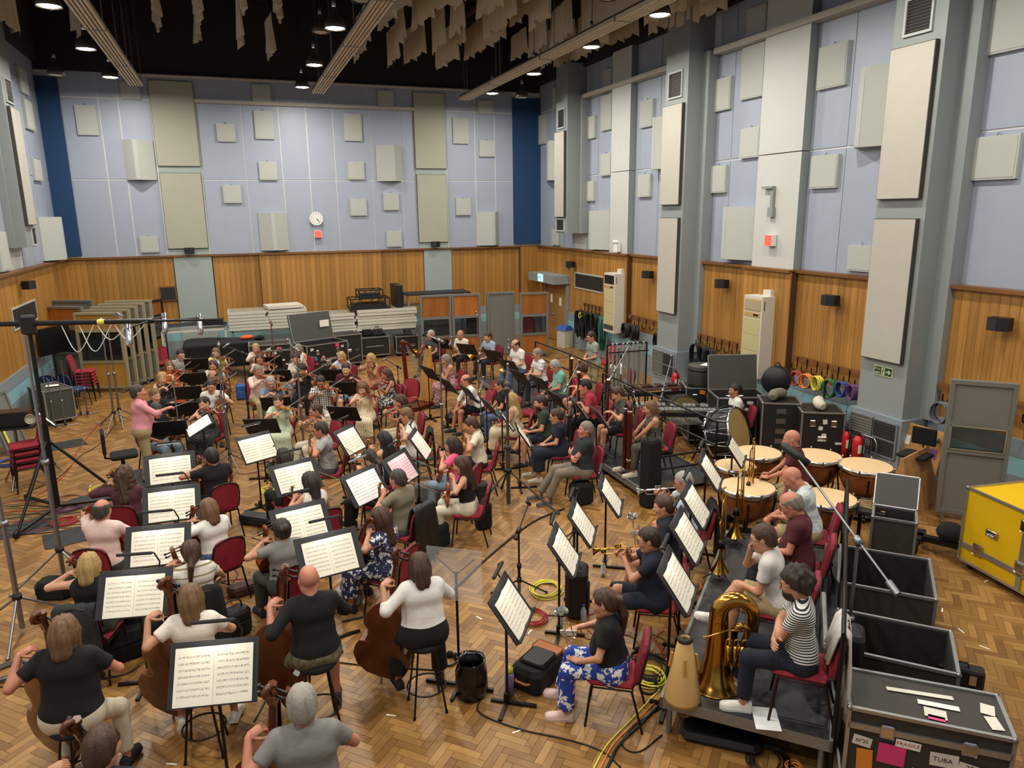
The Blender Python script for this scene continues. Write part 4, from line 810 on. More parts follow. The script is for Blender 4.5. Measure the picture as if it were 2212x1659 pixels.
def horn_kit():
    a = MB(); [a.tube([(r*math.cos(t), y, r*math.sin(t)*.92) for t in np.linspace(0, 6.283, 25)[:-1]], .009, 7, closed=True) for r, y in ((.14, 0), (.115, .02), (.095, -.01))]; a.tube([(-.14, 0, 0), (-.15, .03, .12), (-.13, .05, .24)], [.008, .006, .004], 6)
    b = MB(); b.tube([(.1, -.02, .1), (.145, -.03, 0), (.1, -.05, -.1)], [.012, .018, .028], 10); d = Vector((-.45, -.6, -.6)).normalized(); b.lathe(flare(0, .2, .028, .15, 10, 3), 20, (.1, -.05, -.1), d)
    v = MB(); [v.lathe([(0, -.03), (.017, -.03), (.017, .03), (0, .03)], 10, (x, .02, .03), (0, 1, 0)) for x in (-.05, -.01, .03)]; return [('coil', a.mesh('coil', 'brass')), ('bell', b.mesh('bell', 'brass')), ('valves', v.mesh('valves', 'brass'))]
HORN = horn_kit()
def stick_kit(L, r, m, key='silver', bell=.02, ring=None, n=7):      # flutes, clarinets, bassoons
    b = MB(); b.tube([(0, 0, 0), (L*.92, 0, 0), (L*.96, 0, 0), (L, 0, 0)], [r, r, r*1.2, max(r, bell)], 10); k = MB()
    for i in range(n): x = L*(.2+.65*i/n); k.lathe([(0, 0), (.009, 0), (.009, .004), (0, .005)], 8, (x, 0, r), (0, 0, 1)); 
    k.tube([(L*.18, r*.9, r*.5), (L*.85, r*.9, r*.5)], .0025, 5); kit = [('tube', b.mesh('tube', m)), ('keys', k.mesh('keys', key))]
    if ring: q = MB(); q.lathe([(r*.5, L), (bell*1.1, L), (bell*1.1, L+.02), (r*.5, L+.02)], 14, (0, 0, 0), (1, 0, 0)); kit.append(('bell_ring', q.mesh('bell_ring', ring)))
    return kit
FLUTE = stick_kit(.67, .0095, 'silver', bell=.0095); CLARINET = stick_kit(.66, .014, 'ebony', bell=.034); OBOE = stick_kit(.6, .011, 'ebony', bell=.022); BASSOON = stick_kit(1.3, .027, 'bassoon_wood', bell=.03, ring='white', n=12)
# ---- poses: wrist targets in the torso frame, hands and what is held
def inst(P, kit, m, name, label, cat, group=None): return place(kit, name, label, cat, mx=P['M'] @ m, group=group)
def sc(m, s): return m @ Matrix.Scale(s, 4)
POSES = {}
def fiddle_pose(size, playing, style=0):
    def f_(sp, sh, f, A):
        s = 1.0 if size == 'violin' else 1.14
        if playing:
            b = sp(.055, .075, .515); d = Vector((.7, .68, A.get('dz', .0))).normalized(); L = b+d*(.41*s)+Vector((-.02, .01, -.075))
            br = b+d*.19*s+Vector((0, 0, .06)); c = Vector((.66, -.68, -.1-A.get('bow', .22))).normalized(); o = A.get('pull', .3); Rr = br+c*o+Vector((-.06, -.02, .02))
            def mk(P, key):
                i = sum(map(ord, key)) % 3; inst(P, VIOLINS[i], sc(frame(b, d, (-.25, .25, 1)), s), size, f'{size} under the chin of {key}', size, 'violins and violas'); inst(P, BOW, frame(br+c*o, -c, (-.3, .3, .9)), 'bow', f'{size} bow drawn by {key}', 'bow', 'bows')
            return {1: L, -1: Rr, 'hand': {1: 'g', -1: 'g'}, 'up': {1: (.5, -.2, -.7), -1: (-.2, -.3, .9)}, 'fdir': {1: (-.5, -.3, .8), -1: (.5, .6, -.3)}, 'hint': {1: (.1, .25, -1), -1: (-.2, -.7, -.5)}, 'make': [mk]}
        b = Vector((.27, A.get('y', .1), sh+.13)); d = Vector((-.1, A.get('t', .18), 1)).normalized(); L = b+d*(.43*s)+Vector((-.045, .02, -.03))
        def mk(P, key):
            i = sum(map(ord, key)) % 3; inst(P, VIOLINS[i], sc(frame(b, d, A.get('n', (1, .1, .1))), s), size, f'{size} held upright on the lap of {key}', size, 'violins and violas')
            inst(P, BOW, frame(Vector((.34, -.12, sh+.2)), Vector((.45, .35, A.get('bz', .35))), (0, 0, 1)), 'bow', f'{size} bow in the hand of {key}', 'bow', 'bows')
        r_ = {1: L, -1: Vector((.3, -.14, sh+.2)), 'hand': {1: 'g', -1: 'g'}, 'up': {1: (-.6, .6, .2), -1: (0, -.3, 1)}, 'fdir': {1: (.5, -.5, .5), -1: (.8, .3, 0)}, 'hint': {1: (-.3, .7, -.6), -1: (-.5, -.6, -.4)}, 'make': [mk]}
        if style == 2: r_[-1] = sp(.14, -.05, .5); r_['fdir'][-1] = (.2, .3, .9); r_['hand'][-1] = 'r'; r_['hint'][-1] = (.6, -.3, -.8)
        return r_
    return f_
POSES['vp'] = fiddle_pose('violin', 1); POSES['ap'] = fiddle_pose('viola', 1); POSES['vr'] = fiddle_pose('violin', 0); POSES['ar'] = fiddle_pose('viola', 0); POSES['ah'] = fiddle_pose('viola', 0, 2)
def p_lap(kit=None, name='', off=(.3, 0, .2), d=(.3, .2, .9), up=(1, 0, 0), hands=None, lab='resting on the lap of', s=1):
    def f_(sp, sh, f, A):
        def mk(P, key): inst(P, kit, sc(frame(Vector((off[0], off[1], sh+off[2])), d, up), s), name.replace(' ', '_'), f'{name} {lab} {key}', name.split()[-1], None)
        h_ = hands or ((.3, .07, .2), (.3, -.07, .2)); return {1: Vector((h_[0][0], h_[0][1], sh+h_[0][2])), -1: Vector((h_[1][0], h_[1][1], sh+h_[1][2])), 'hand': {1: 'r', -1: 'r'}, 'fdir': {1: (.75, -.6, -.1), -1: (.75, .6, -.1)}, 'up': {1: (0, .2, 1), -1: (0, -.2, 1)}, 'hint': {1: (-.5, .7, -.3), -1: (-.5, -.7, -.3)}, 'make': [mk] if kit else []}
    return f_
POSES['lap'] = p_lap(); POSES['thigh'] = p_lap(hands=((.36, .14, .17), (.36, -.14, .17)))
POSES['horn'] = p_lap(HORN, 'french horn', (.25, -.16, .3), (.3, .9, .2), (.2, 0, 1)); POSES['horn2'] = p_lap(HORN, 'french horn', (.2, -.2, .32), (.9, .2, .3), (0, .3, 1), hands=((.33, .1, .17), (.3, -.16, .3)))
POSES['flute'] = p_lap(FLUTE, 'flute', (.3, -.12, .14), (.25, .45, .85), (1, 0, 0)); POSES['clar'] = p_lap(CLARINET, 'clarinet', (.34, 0, .5), (.25, 0, -.95), (1, 0, 0), ((.33, .05, .3), (.36, -.04, .2)))
POSES['oboe'] = p_lap(OBOE, 'oboe', (.42, -.02, -.3), (-.05, 0, 1), (1, 0, 0)); POSES['bclar'] = p_lap(BASSOON, 'bassoon', (.3, -.2, -.28), (.02, .16, .98), (1, 0, 0), ((.28, .1, .42), (.3, -.1, .15)), 'held by')
def f_cross(sp, sh, f, A): return {1: sp(.19, -.12, .2), -1: sp(.22, .12, .17), 'hand': {1: 'r', -1: 'r'}, 'fdir': {1: (.0, -1, .2), -1: (.0, 1, .2)}, 'up': {1: (1, 0, .3), -1: (1, 0, .3)}, 'hint': {1: (.3, .8, -.6), -1: (.3, -.8, -.6)}}
POSES['cross'] = f_cross
def f_chin(sp, sh, f, A):
    s = A.get('s', -1); r = {s: sp(.17, s*.03, .53), -s: Vector((.36, -s*.02, sh+.2)), 'hand': {s: 'g', -s: 'r'}, 'fdir': {s: (-.1, -s*.2, 1), -s: (.7, s*.5, -.2)}, 'up': {s: (.8, s*.3, 0), -s: (0, 0, 1)}, 'hint': {s: (.8, s*.2, -1), -s: (-.4, -s*.7, -.3)}}; return r
POSES['chin'] = f_chin
def f_trumpet(m, drop=.12):
    def f_(sp, sh, f, A):
        mo = sp(.135, 0, .575); d = Vector((1, A.get('side', 0), -drop)).normalized()
        def mk(P, key): inst(P, TRUMPET[m], frame(P['Mh'] @ Vector((.1, 0, -.06)), d, (0, 0, 1)), 'trumpet', f'{m} trumpet played by {key}', 'trumpet', 'trumpets')
        return {1: mo+d*.2+Vector((-.03, .05, -.09)), -1: mo+d*.2+Vector((-.04, -.06, -.03)), 'hand': {1: 'g', -1: 'r'}, 'fdir': {1: (.6, -.5, .5), -1: (.7, .6, .1)}, 'up': {1: (-.2, .9, .3), -1: (-.1, -.4, .9)}, 'hint': {1: (-.1, .6, -.9), -1: (-.1, -.6, -.9)}, 'make': [mk]}
    return f_
POSES['tpt'] = f_trumpet('silver'); POSES['tptg'] = f_trumpet('brass')
POSES['tlap'] = p_lap(TRUMPET['silver'], 'silver trumpet', (.42, 0, .18), (.1, .35, .93), (1, 0, 0), ((.3, .16, .17), (.36, -.1, .36)), 'standing on the knee of')
def f_cello(sp, sh, f, A):
    o = Vector((.5, -.02, .2)); d = Vector((-.4, .17, .9)).normalized(); L = o+d*1.0+Vector((-.0, .07, -.02)); br = o+d*.4+Vector((.1, 0, .03)); c = Vector((.25, -1, -.12)).normalized()
    def mk(P, key): inst(P, CELLO, sc(frame(o, d, (.85, .1, .4)), 2.1), 'cello', f'cello between the knees of {key}', 'cello', 'cellos'); inst(P, BOW, frame(br+c*.42, -c, (.8, 0, .5)), 'bow', f'cello bow in the right hand of {key}', 'bow', 'bows')
    return {1: A.get('L') or L, -1: br+c*.42+Vector((-.06, -.03, .04)), 'hand': {1: 'g', -1: 'g'}, 'fdir': {1: (.5, -.75, .2), -1: (.6, .5, -.4)}, 'up': {1: (-.2, .3, .9), -1: (0, -.3, .9)}, 'hint': {1: (-.2, .9, -.4), -1: (-.3, -.9, -.2)}, 'make': [mk]}
POSES['cello'] = f_cello
def f_bass(sp, sh, f, A):
    o = Vector((.42, A.get('y', .4), .15)); d = Vector((-.24, -.09, .95)).normalized(); L = o+d*1.24+Vector((-.04, .07, -.02)); br = o+d*.52+Vector((.16, 0, 0)); c = Vector((.1, -1, -.2)).normalized()
    def mk(P, key): inst(P, BASS, sc(frame(o, d, (.8, -.55, .3)), 2.75), 'double_bass', f'double bass leaning on {key}', 'double bass', 'double basses')
    return {1: A.get('L') or L, -1: A.get('R') or Vector((.36, -.2, sh+.22)), 'hand': {1: 'g', -1: 'r'}, 'fdir': {1: (.4, -.8, .3), -1: (.8, .3, -.3)}, 'up': {1: (-.3, .3, .9), -1: (0, -.3, .9)}, 'hint': {1: (-.3, .9, -.3), -1: (-.5, -.8, 0)}, 'make': [mk]}
POSES['bass'] = f_bass
def f_cond(sp, sh, f, A):
    R_ = sp(.43, -.06, .33)
    bt = MB(); bt.tube([(0, 0, 0), (.38, 0, 0)], [.004, .0015], 6); bt.ball((-.01, 0, 0), .011, 8)
    def mk(P, key): inst(P, [('stick', bt.mesh('stick', 'white'))], frame(R_+Vector((.1, 0, .0)), (1, -.25, .35), (0, 0, 1)), 'baton', 'white conducting baton held by person in pink shirt', 'baton')
    return {-1: R_, 1: sp(.2, .27, .02), 'hand': {-1: 'g', 1: 'r'}, 'fdir': {-1: (.9, .2, .1), 1: (.5, 0, -.8)}, 'up': {-1: (0, -.2, 1), 1: (.2, .9, 0)}, 'hint': {-1: (-.3, -.8, -.6), 1: (-.8, .4, 0)}, 'make': [mk]}
POSES['cond'] = f_cond
def f_clasp(sp, sh, f, A): return {1: sp(.25, .05, .12), -1: sp(.26, -.05, .12), 'fdir': {1: (.3, -.9, 0), -1: (.3, .9, 0)}, 'hint': {1: (-.6, .7, 0), -1: (-.6, -.7, 0)}}
POSES['clasp'] = f_clasp
def f_timp(sp, sh, f, A):
    R_, L_ = sp(.38, -.12, .12), sp(.4, .1, .14)
    mt = MB(); mt.tube([(-.04, 0, 0), (.32, 0, 0)], .006, 6); h_ = MB(); h_.ball((.33, 0, 0), .026, 10); K = [('stick', mt.mesh('stick', 'bow_wood')), ('felt_head', h_.mesh('felt_head', 'bow_hair'))]
    def mk(P, key): [inst(P, K, frame(W+Vector((.08, 0, 0)), (.9, s*-.1, -.12), (0, 0, 1)), 'timpani_mallet', f'felt timpani mallet in the {n} hand of {key}', 'mallet', 'timpani mallets') for W, s, n in ((R_, -1, 'right'), (L_, 1, 'left'))]
    return {1: L_, -1: R_, 'hand': {1: 'g', -1: 'g'}, 'fdir': {1: (1, -.1, 0), -1: (1, .1, 0)}, 'up': {1: (0, .2, 1), -1: (0, -.2, 1)}, 'hint': {1: (-.4, .6, -.4), -1: (-.4, -.6, -.4)}, 'make': [mk]}
POSES['timp'] = f_timp
def f_tuba(sp, sh, f, A): r = f_cross(sp, sh, f, A); r[-1] = sp(.2, .1, .22); return r
POSES['tuba'] = f_cross
def f_point(sp, sh, f, A): return {-1: sp(.2, -.14, .55), 1: sp(.26, .04, .12), 'hand': {-1: 'g', 1: 'r'}, 'fdir': {-1: (.1, .1, 1), 1: (.5, -.8, 0)}, 'up': {-1: (-.8, 0, .2), 1: (0, 0, 1)}, 'hint': {-1: (.3, -.5, -.9), 1: (-.4, .7, -.4)}}
POSES['point'] = f_point
def f_knees(sp, sh, f, A): return {1: Vector((.44, .06, sh+.12)), -1: Vector((.46, -.06, sh+.1)), 'fdir': {1: (.6, -.5, -.5), -1: (.6, .5, -.5)}, 'hint': {1: (-.2, .9, .1), -1: (-.2, -.9, .1)}, 'make': []}
POSES['knees'] = f_knees
# ---------------------------------------------------------------- people in their places
def PP(key, tail, head, yaw, pose, top, bot, hair, **kw): person(key, key+(' '+tail if tail else ''), head, yaw, pose, top, bot, hair, **kw)
LP = 'person in '
# conductor
PP(LP+'pink shirt and khaki trousers', 'conducting beside the tall desk', (-1.79,14.04,1.72), 8, 'cond', 'c_pink/m', 'c_khaki/t', 'dgrey/short', skin='skin_r', stand=1, base=.1, bw=1.2, hp=-6, lean=2, collar=1, shoe=('c_taupe', 'rubber'))
# first violins, facing the camera
wy = 262
PP(LP+'navy striped tee', 'with a violin upright on the lap', (-1.52,20.54,1.2), 285, 'vr', 'c_stripe/s', 'c_black/t', 'dark/short', gl=1, skin='skin_c')
PP(LP+'yellow blouse', 'playing violin in the last desk', (-0.68,20.64,1.18), wy, 'vp', 'c_yellow/s', 'c_black/t', 'light/bob', sex='w')
PP(LP+'orange dress', 'playing violin', (-1.7,19.18,1.18), 275, 'vp', 'c_orange/s', 'c_orange/dress', 'light/long', sex='w', gl=1, skin='skin_c')
PP(LP+'pale grey top behind bearded violinist', 'playing violin', (-0.72,18.87,1.18), wy, 'vp', 'c_wht2/s', 'c_black/t', 'brown/long', sex='w', gl=1)
PP(LP+'black floral dress behind the conductor', 'playing violin', (-1.76,17.82,1.18), 280, 'vp', 'c_blkfl/n', 'c_blkfl/dress', 'blonde/fringe', sex='w', skin='skin_c')
PP(LP+'black tee with full beard', 'playing violin', (-0.68,17.36,1.21), 255, 'vp', 'c_black/s', 'c_denim/t', 'black/balding', gl=1, beard=1, skin='skin_b')
PP(LP+'plain black top beside the conductor', 'holding a violin low', (-1.75,16.09,1.18), 300, 'vr', 'c_black/s', 'c_black/t', 'light/bun', sex='w', skin='skin_c', arms={'n': (.8, .4, .4), 't': .5})
PP(LP+'white polo shirt and glasses', 'holding a violin upright', (-0.7,16.34,1.21), 262, 'vr', 'c_white/s', 'c_navy/t', 'dark/short', gl=1, collar=1)
PP(LP+'black shirt and pale jeans', 'seated half behind the conductor arm', (-1.61,14.66,1.2), 310, 'vr', 'c_black/s', 'c_ltdenim/t', 'dgrey/short', skin='skin_r', hp=16, arms={'t': .9})
PP(LP+'black dotted dress', 'playing violin behind the score desk', (-0.8,14.96,1.18), 245, 'vp', 'c_blkdot/n', 'c_blkdot/dress', 'dark/bun', sex='w', skin='skin_c', roll=10)
# second violins
PP(LP+'pink cardigan', 'playing violin before the stickered case', (0.33,20.93,1.18), wy, 'vp', 'c_palepink/l', 'c_black/t', 'blonde/bun', sex='w')
PP(LP+'pink sleeveless top', 'playing violin behind grey-haired player', (0.37,19.28,1.18), wy, 'vp', 'c_palepink/cap', 'c_black/t', 'brown/long', sex='w', gl=1)
PP(LP+'pale pink long-sleeved shirt', 'playing violin', (0.28,17.53,1.2), 285, 'vp', 'c_palepink/l', 'c_khaki/t', 'grey/short', collar=1, skin='skin_b')
PP(LP+'blue-grey polo shirt', 'playing violin with glasses', (0.49,16.15,1.2), 270, 'vp', 'c_slate/s', 'c_dgrey/shorts', 'silver/short', gl=1, collar=1)
PP(LP+'green floral dress', 'playing violin', (0.55,14.57,1.18), 255, 'vp', 'c_greenfl/s', 'c_greenfl/dress', 'brown/bun', sex='w', skin='skin_c')
PP(LP+'white sleeveless top', 'seated against the black case', (1.4,20.37,1.18), 225, 'lap', 'c_white/n', 'c_sage/t', 'grey/bob', sex='w', gl=1)
PP(LP+'cream blouse and grey trousers', 'with hands down', (1.24,18.96,1.18), 255, 'thigh', 'c_cream/l', 'c_slate/t', 'dark/low', sex='w')
PP(LP+'black lace top and black trousers', 'playing violin', (1.25,17.54,1.18), 250, 'vp', 'c_lacebk/s', 'c_black/t', 'dark/curly', sex='w', bw=1.08, hp=18)
PP(LP+'black and white checked shirt', 'playing violin', (1.5,15.81,1.2), 255, 'vp', 'c_check/s', 'c_lstripe/t', 'dark/short', gl=1, skin='skin_b', hp=16)
PP(LP+'beige tank top', 'playing viola with glasses', (1.15,13.57,1.18), 200, 'ap', 'c_beige/n', 'c_cream/t', 'brown/bun', sex='w', gl=1, skin='skin_a')
PP(LP+'pale blue tee', 'playing violin with long blond hair', (2.33,18.74,1.18), 233, 'vp', 'c_ltblue/s', 'c_black/t', 'blonde/fringe', sex='w')
PP(LP+'maroon tee and denim shorts', 'resting a violin', (2.2,16.97,1.21), 255, 'vr', 'c_maroon/s', 'c_ltdenim/shorts', 'dark/short', skin='skin_c')
PP(LP+'red floral dress', 'playing violin', (2.98,18.19,1.18), 205, 'vp', 'c_redfl/m', 'c_redfl/dress', 'blonde/long', sex='w')
PP(LP+'black and white floral dress', 'playing violin beside the harp', (2.98,16.18,1.18), 185, 'vp', 'c_bwfl/n', 'c_bwfl/dress', 'brown/long', sex='w', skin='skin_b')
PP(LP+'cream striped dress with sunglasses on head', 'playing violin', (2.26,15.02,1.18), 245, 'vp', 'c_cstripe/n', 'c_cstripe/dress', 'light/curlylong', sex='w', skin='skin_c', bw=1.05, hp=15)
PP(LP+'black vest and wide beige trousers', 'playing viola', (2.76,13.67,1.18), 180, 'ap', 'c_black/n', 'c_beige/wide', 'brown/long', sex='w', hp=16)
PP(LP+'white floral short-sleeved shirt', 'holding a viola upright', (2.61,12.46,1.21), 168, 'ar', 'c_wbfl/s', 'c_wbfl/shorts', 'light/short', collar=1, skin='skin_a', hp=14)
# violas and inner strings seen from behind
PP(LP+'black top with long black hair', 'holding a viola', (1.99,11.31,1.18), 130, 'ar', 'c_black/n', 'c_black/t', 'black/long', sex='w')
PP(LP+'grey finely checked shirt', 'holding a viola upright', (1.09,12.13,1.21), 165, 'ar', 'c_fcheck/s', 'c_dgrey/t', 'dark/short', gl=1, collar=1, skin='skin_r')
PP(LP+'black clothes seen from behind', 'at the left viola desk', (0.42,11.03,1.18), 108, 'lap', 'c_black/s', 'c_black/t', 'dark/long', sex='w')
PP(LP+'white top with black straps', 'holding a violin upright', (0.69,9.76,1.18), 115, 'vr', 'c_white/n', 'c_black/t', 'dark/wavy', sex='w', skin='skin_a')
PP(LP+'white patterned blouse', 'with glasses and tied dark curls', (1.61,10.47,1.18), 150, 'ar', 'c_wbfl/s', 'c_black/wide', 'dark/low', sex='w', gl=1, hp=14)
PP(LP+'olive short-sleeved shirt', 'holding a viola upright', (1.8,9.32,1.21), 128, 'ar', 'c_olive/s', 'c_dgrey/t', 'dgrey/short', skin='skin_r')
PP(LP+'bright pink tee', 'resting a viola', (2.94,10.6,1.18), 140, 'ar', 'c_hotpink/s', 'c_ltdenim/t', 'dark/bob', sex='w')
PP(LP+'black camisole and white trousers', 'holding a viola upright', (2.79,9.65,1.18), 155, 'ar', 'c_black/n', 'c_cream/t', 'brown/long', sex='w', shoe=('c_white', 'white'))
PP(LP+'cream shirt', 'with one hand at the mouth and a viola', (3.51,11.44,1.21), 160, 'ah', 'c_cream/s', 'c_navy/t', 'brown/short', collar=1, hp=18)
PP(LP+'pink sleeveless top and pink patterned trousers', 'behind the harp', (4.69,17.3,1.18), 182, 'cross', 'c_pinkfl/n', 'c_pinkfl/t', 'grey/bob', sex='w', hp=16)
# horns
PP(LP+'dark grey tee', 'with a french horn', (5.25,20.97,1.21), 215, 'horn2', 'c_dgrey/s', 'c_black/t', 'silver/short', gl=1, skin='skin_r')
PP(LP+'cream open shirt', 'with a french horn', (6.06,20.62,1.22), 215, 'horn', 'c_cream/m', 'c_black/t', 'none/none', collar=1, skin='skin_b')
PP(LP+'blue-grey shirt and jeans', 'with a french horn', (6.67,19.89,1.22), 205, 'horn2', 'c_blue/m', 'c_navy/t', 'dark/short', collar=1)
PP(LP+'white tee and blue jeans', 'with a french horn', (6.55,17.33,1.4), 200, 'horn', 'c_white/s', 'c_denim/t', 'dark/balding', gl=1, hp=18, base=.2, shoe=('c_white', 'white'))
PP(LP+'white plaid shirt', 'with a clarinet', (6.56,15.89,1.4), 185, 'clar', 'c_plaid/s', 'c_char/t', 'grey/short', gl=1, collar=1, base=.2)
PP(LP+'sea green tee', 'looking down at the lap', (6.42,14.52,1.4), 172, 'lap', 'c_teal/s', 'c_dgrey/shorts', 'silver/short', gl=1, hp=26, base=.2, bw=1.1, skin='skin_r')
PP(LP+'peach long-sleeved tee', 'with a bassoon', (6.73,13.86,1.4), 170, 'bclar', 'c_peach/l', 'c_dgrey/shorts', 'brown/curly', hp=16, base=.2, beard=1)
PP(LP+'red polo shirt', 'blowing a bassoon', (6.18,12.54,1.4), 160, 'bclar', 'c_red/s', 'c_black/t', 'black/short', lean=16, base=.2, collar=1, bw=1.08, skin='skin_r')
PP(LP+'olive tee with slicked hair', 'with a bassoon', (6.46,11.73,1.4), 165, 'bclar', 'c_dolive/s', 'c_black/shorts', 'brown/short', hp=24, base=.2)
PP(LP+'dark patterned jumpsuit', 'holding a contrabassoon', (6.52,10.67,1.37), 167, 'knees', 'c_dkpat/n', 'c_dkpat/t', 'light/bob', sex='w', base=.2, shoe=('c_cream', 'c_cream'))
# flutes, oboes
PP(LP+'white shirt and black shorts', 'bent forward over the knees', (4.46,14.87,1.16), 180, 'knees', 'c_white/m', 'c_black/shorts', 'dgrey/balding', lean=24, hp=-4, gl=1, collar=1, skin='skin_r')
PP(LP+'black tee and blue jeans', 'with a flute', (5,14.16,1.18), 172, 'flute', 'c_black/s', 'c_denim/t', 'dark/bun', sex='w', gl=1)
PP(LP+'cream sleeveless dress', 'with long blond hair', (4.78,12.93,1.18), 152, 'flute', 'c_beige/n', 'c_beige/dress', 'blonde/long', sex='w')
PP(LP+'dark green polo shirt', 'with hands in the lap', (5.17,12.36,1.21), 165, 'lap', 'c_green/s', 'c_navy/shorts', 'dark/short', legs='x', beard=1, collar=1)
PP(LP+'navy dress', 'with an oboe', (5.1,11.49,1.18), 163, 'oboe', 'c_navy/s', 'c_navy/dress', 'brown/bun', sex='w', gl=1, shoe=('c_cream', 'c_beige'))
PP(LP+'charcoal polo shirt and taupe trousers', 'with arms crossed', (5.16,10.43,1.21), 170, 'cross', 'c_char/s', 'c_taupe/t', 'grey/short', bw=1.22, legs='out', collar=1, lean=-6, hp=-2, skin='skin_r', shoe=('c_dgrey', 'c_taupe'))
# percussion
PP(LP+'grey-green short-sleeved shirt', 'standing near the bin with hands clasped', (8.19,16.3,1.66), 180, 'clasp', 'c_sage/s', 'c_khaki/t', 'dark/short', stand=1, gl=1, collar=1, base=.05)
PP(LP+'white tee behind the tubular bells', 'with one arm raised', (8.52,15.56,1.2), 180, 'point', 'c_white/s', 'c_dgrey/t', 'black/short', skin='skin_d')
PP(LP+'plain white tee', 'behind the bass drum', (9.08,11.7,1.17), 162, 'lap', 'c_white/s', 'c_khaki/t', 'black/short', skin='skin_b', hp=-4)
PP(LP+'maroon polo shirt', 'playing the timpani', (7.28,8.05,1.47), 142, 'timp', 'c_maroon/s', 'c_khaki/shorts', 'none/none', skin='skin_r', stool=1, collar=1, bw=1.1, hp=6, lean=10)
# trumpets
PP(LP+'pale blue shirt', 'blowing a silver trumpet', (5.3,7.79,1.21), 150, 'tpt', 'c_ltblue/s', 'c_khaki/shorts', 'silver/short', gl=1, collar=1, skin='skin_r')
PP(LP+'navy tee', 'resting a trumpet on the knee', (4.61,7.17,1.21), 148, 'tlap', 'c_navy/s', 'c_navy/shorts', 'brown/short')
PP(LP+'navy tee and navy shorts', 'blowing a trumpet', (3.96,6.43,1.21), 150, 'tptg', 'c_navy/s', 'c_navy/shorts', 'dark/short', gl=1, bw=1.1)
PP(LP+'black tee and blue floral trousers', 'with a trumpet on the knee', (2.92,5.48,1.18), 147, 'tlap', 'c_black/s', 'c_bluefl/wide', 'brown/pony', sex='w', bw=1.15, shoe=('c_palepink', 'c_palepink'))
# trombones and tuba on the riser
PP(LP+'pale patterned shirt', 'bent with a hand at the face', (6.03,6.6,1.57), 138, 'chin', 'c_ltpat/s', 'c_khaki/shorts', 'none/none', base=.4, hp=30, lean=14, skin='skin_r', bw=1.1, legs='fig4', collar=1)
PP(LP+'maroon tee', 'with crossed legs reading', (5.4,5.91,1.59), 136, 'lap', 'c_maroon/s', 'c_char/t', 'grey/balding', base=.4, gl=1, hp=24, bw=1.15, skin='skin_r')
PP(LP+'pale grey polo shirt and khaki shorts', 'with a hand on the chin', (4.58,5.35,1.57), 136, 'chin', 'c_wht2/s', 'c_khaki/shorts', 'brown/short', base=.4, gl=1, lean=18, hp=4, legs='x', shoe=('c_white', 'white'))
PP(LP+'black and white striped tee', 'with arms folded behind the tuba', (4.21,4.48,1.6), 138, 'cross', 'c_bstripe/s', 'c_navy/t', 'dark/curly', base=.4, gl=1, beard=1, shoe=('c_white', 'white'))
# cellos, seen from behind
PP(LP+'maroon sweater', 'playing cello', (-1.7,10.98,1.18), 80, 'cello', 'c_plum/l', 'c_black/t', 'brown/curlylong', sex='w', bw=1.08)
PP(LP+'black tee and dark trousers', 'playing cello', (-0.58,11.32,1.22), 110, 'cello', 'c_black/s', 'c_black/t', 'black/short', skin='skin_b')
PP(LP+'pale pink short-sleeved shirt', 'playing cello', (-1.79,9.64,1.2), 72, 'cello', 'c_palepink/s', 'c_dolive/t', 'dgrey/balding', gl=1, skin='skin_r', arms={'L': Vector((.16, .1, 1.1))})
PP(LP+'white blouse and jeans', 'playing cello', (-0.58,9.28,1.18), 120, 'cello', 'c_white/l', 'c_denim/t', 'light/bob', sex='w')
PP(LP+'black tank top', 'playing cello', (-1.7,8.14,1.18), 74, 'cello', 'c_black/n', 'c_dolive/t', 'blonde/bob', sex='w', skin='skin_c')
PP(LP+'white tee with thin stripes', 'playing cello', (-0.72,8.05,1.18), 100, 'cello', 'c_lstripe/s', 'c_denim/t', 'brown/low', sex='w', bw=1.08)
PP(LP+'grey tee with olive trousers', 'playing cello', (0.23,8.29,1.18), 104, 'cello', 'c_grey/s', 'c_dolive/t', 'dark/bun', sex='w', bw=1.1)
PP(LP+'navy and white floral dress', 'playing cello', (1.34,8.17,1.18), 135, 'cello', 'c_navyfl/s', 'c_navyfl/dress', 'brown/wavy', sex='w')
# double basses on stools
PP(LP+'black tee and white trousers', 'on a stool', (-1.53,6.17,1.48), 78, 'bass', 'c_black/s', 'c_cream/t', 'light/bob', stool=1, bw=1.18, skin='skin_r', hp=4)
PP(LP+'white lace dress', 'on a stool', (-0.62,6.43,1.42), 84, 'bass', 'c_lace/s', 'c_lace/dress', 'light/bob', sex='w', stool=1, shoe=('c_white', 'white'))
PP(LP+'black tee and camouflage shorts', 'on a stool', (0.37,6.33,1.46), 94, 'bass', 'c_black/m', 'c_camo/shorts', 'none/none', stool=1, skin='skin_r', bw=1.08)
PP(LP+'loose white blouse and black trousers', 'on a stool', (1.38,6.28,1.44), 88, 'bass', 'c_white/m', 'c_black/wide', 'brown/bob', sex='w', stool=1, bw=1.16)
PP(LP+'grey tee', 'on a stool at the bottom edge', (0.16,4.56,1.5), 85, 'bass', 'c_grey/s', 'c_denim/t', 'silver/short', stool=1, bw=1.15, skin='skin_r')
PP(LP+'dark top cut by the bottom edge', 'on a stool', (-1.04,4.59,1.46), 70, 'bass', 'c_navy/s', 'c_denim/t', 'brown/short', stool=1)

ORD = ['lowest', 'second', 'third', 'fourth', 'fifth', 'sixth', 'seventh', 'eighth', 'ninth', 'tenth', 'eleventh', 'twelfth', 'thirteenth', 'fourteenth']
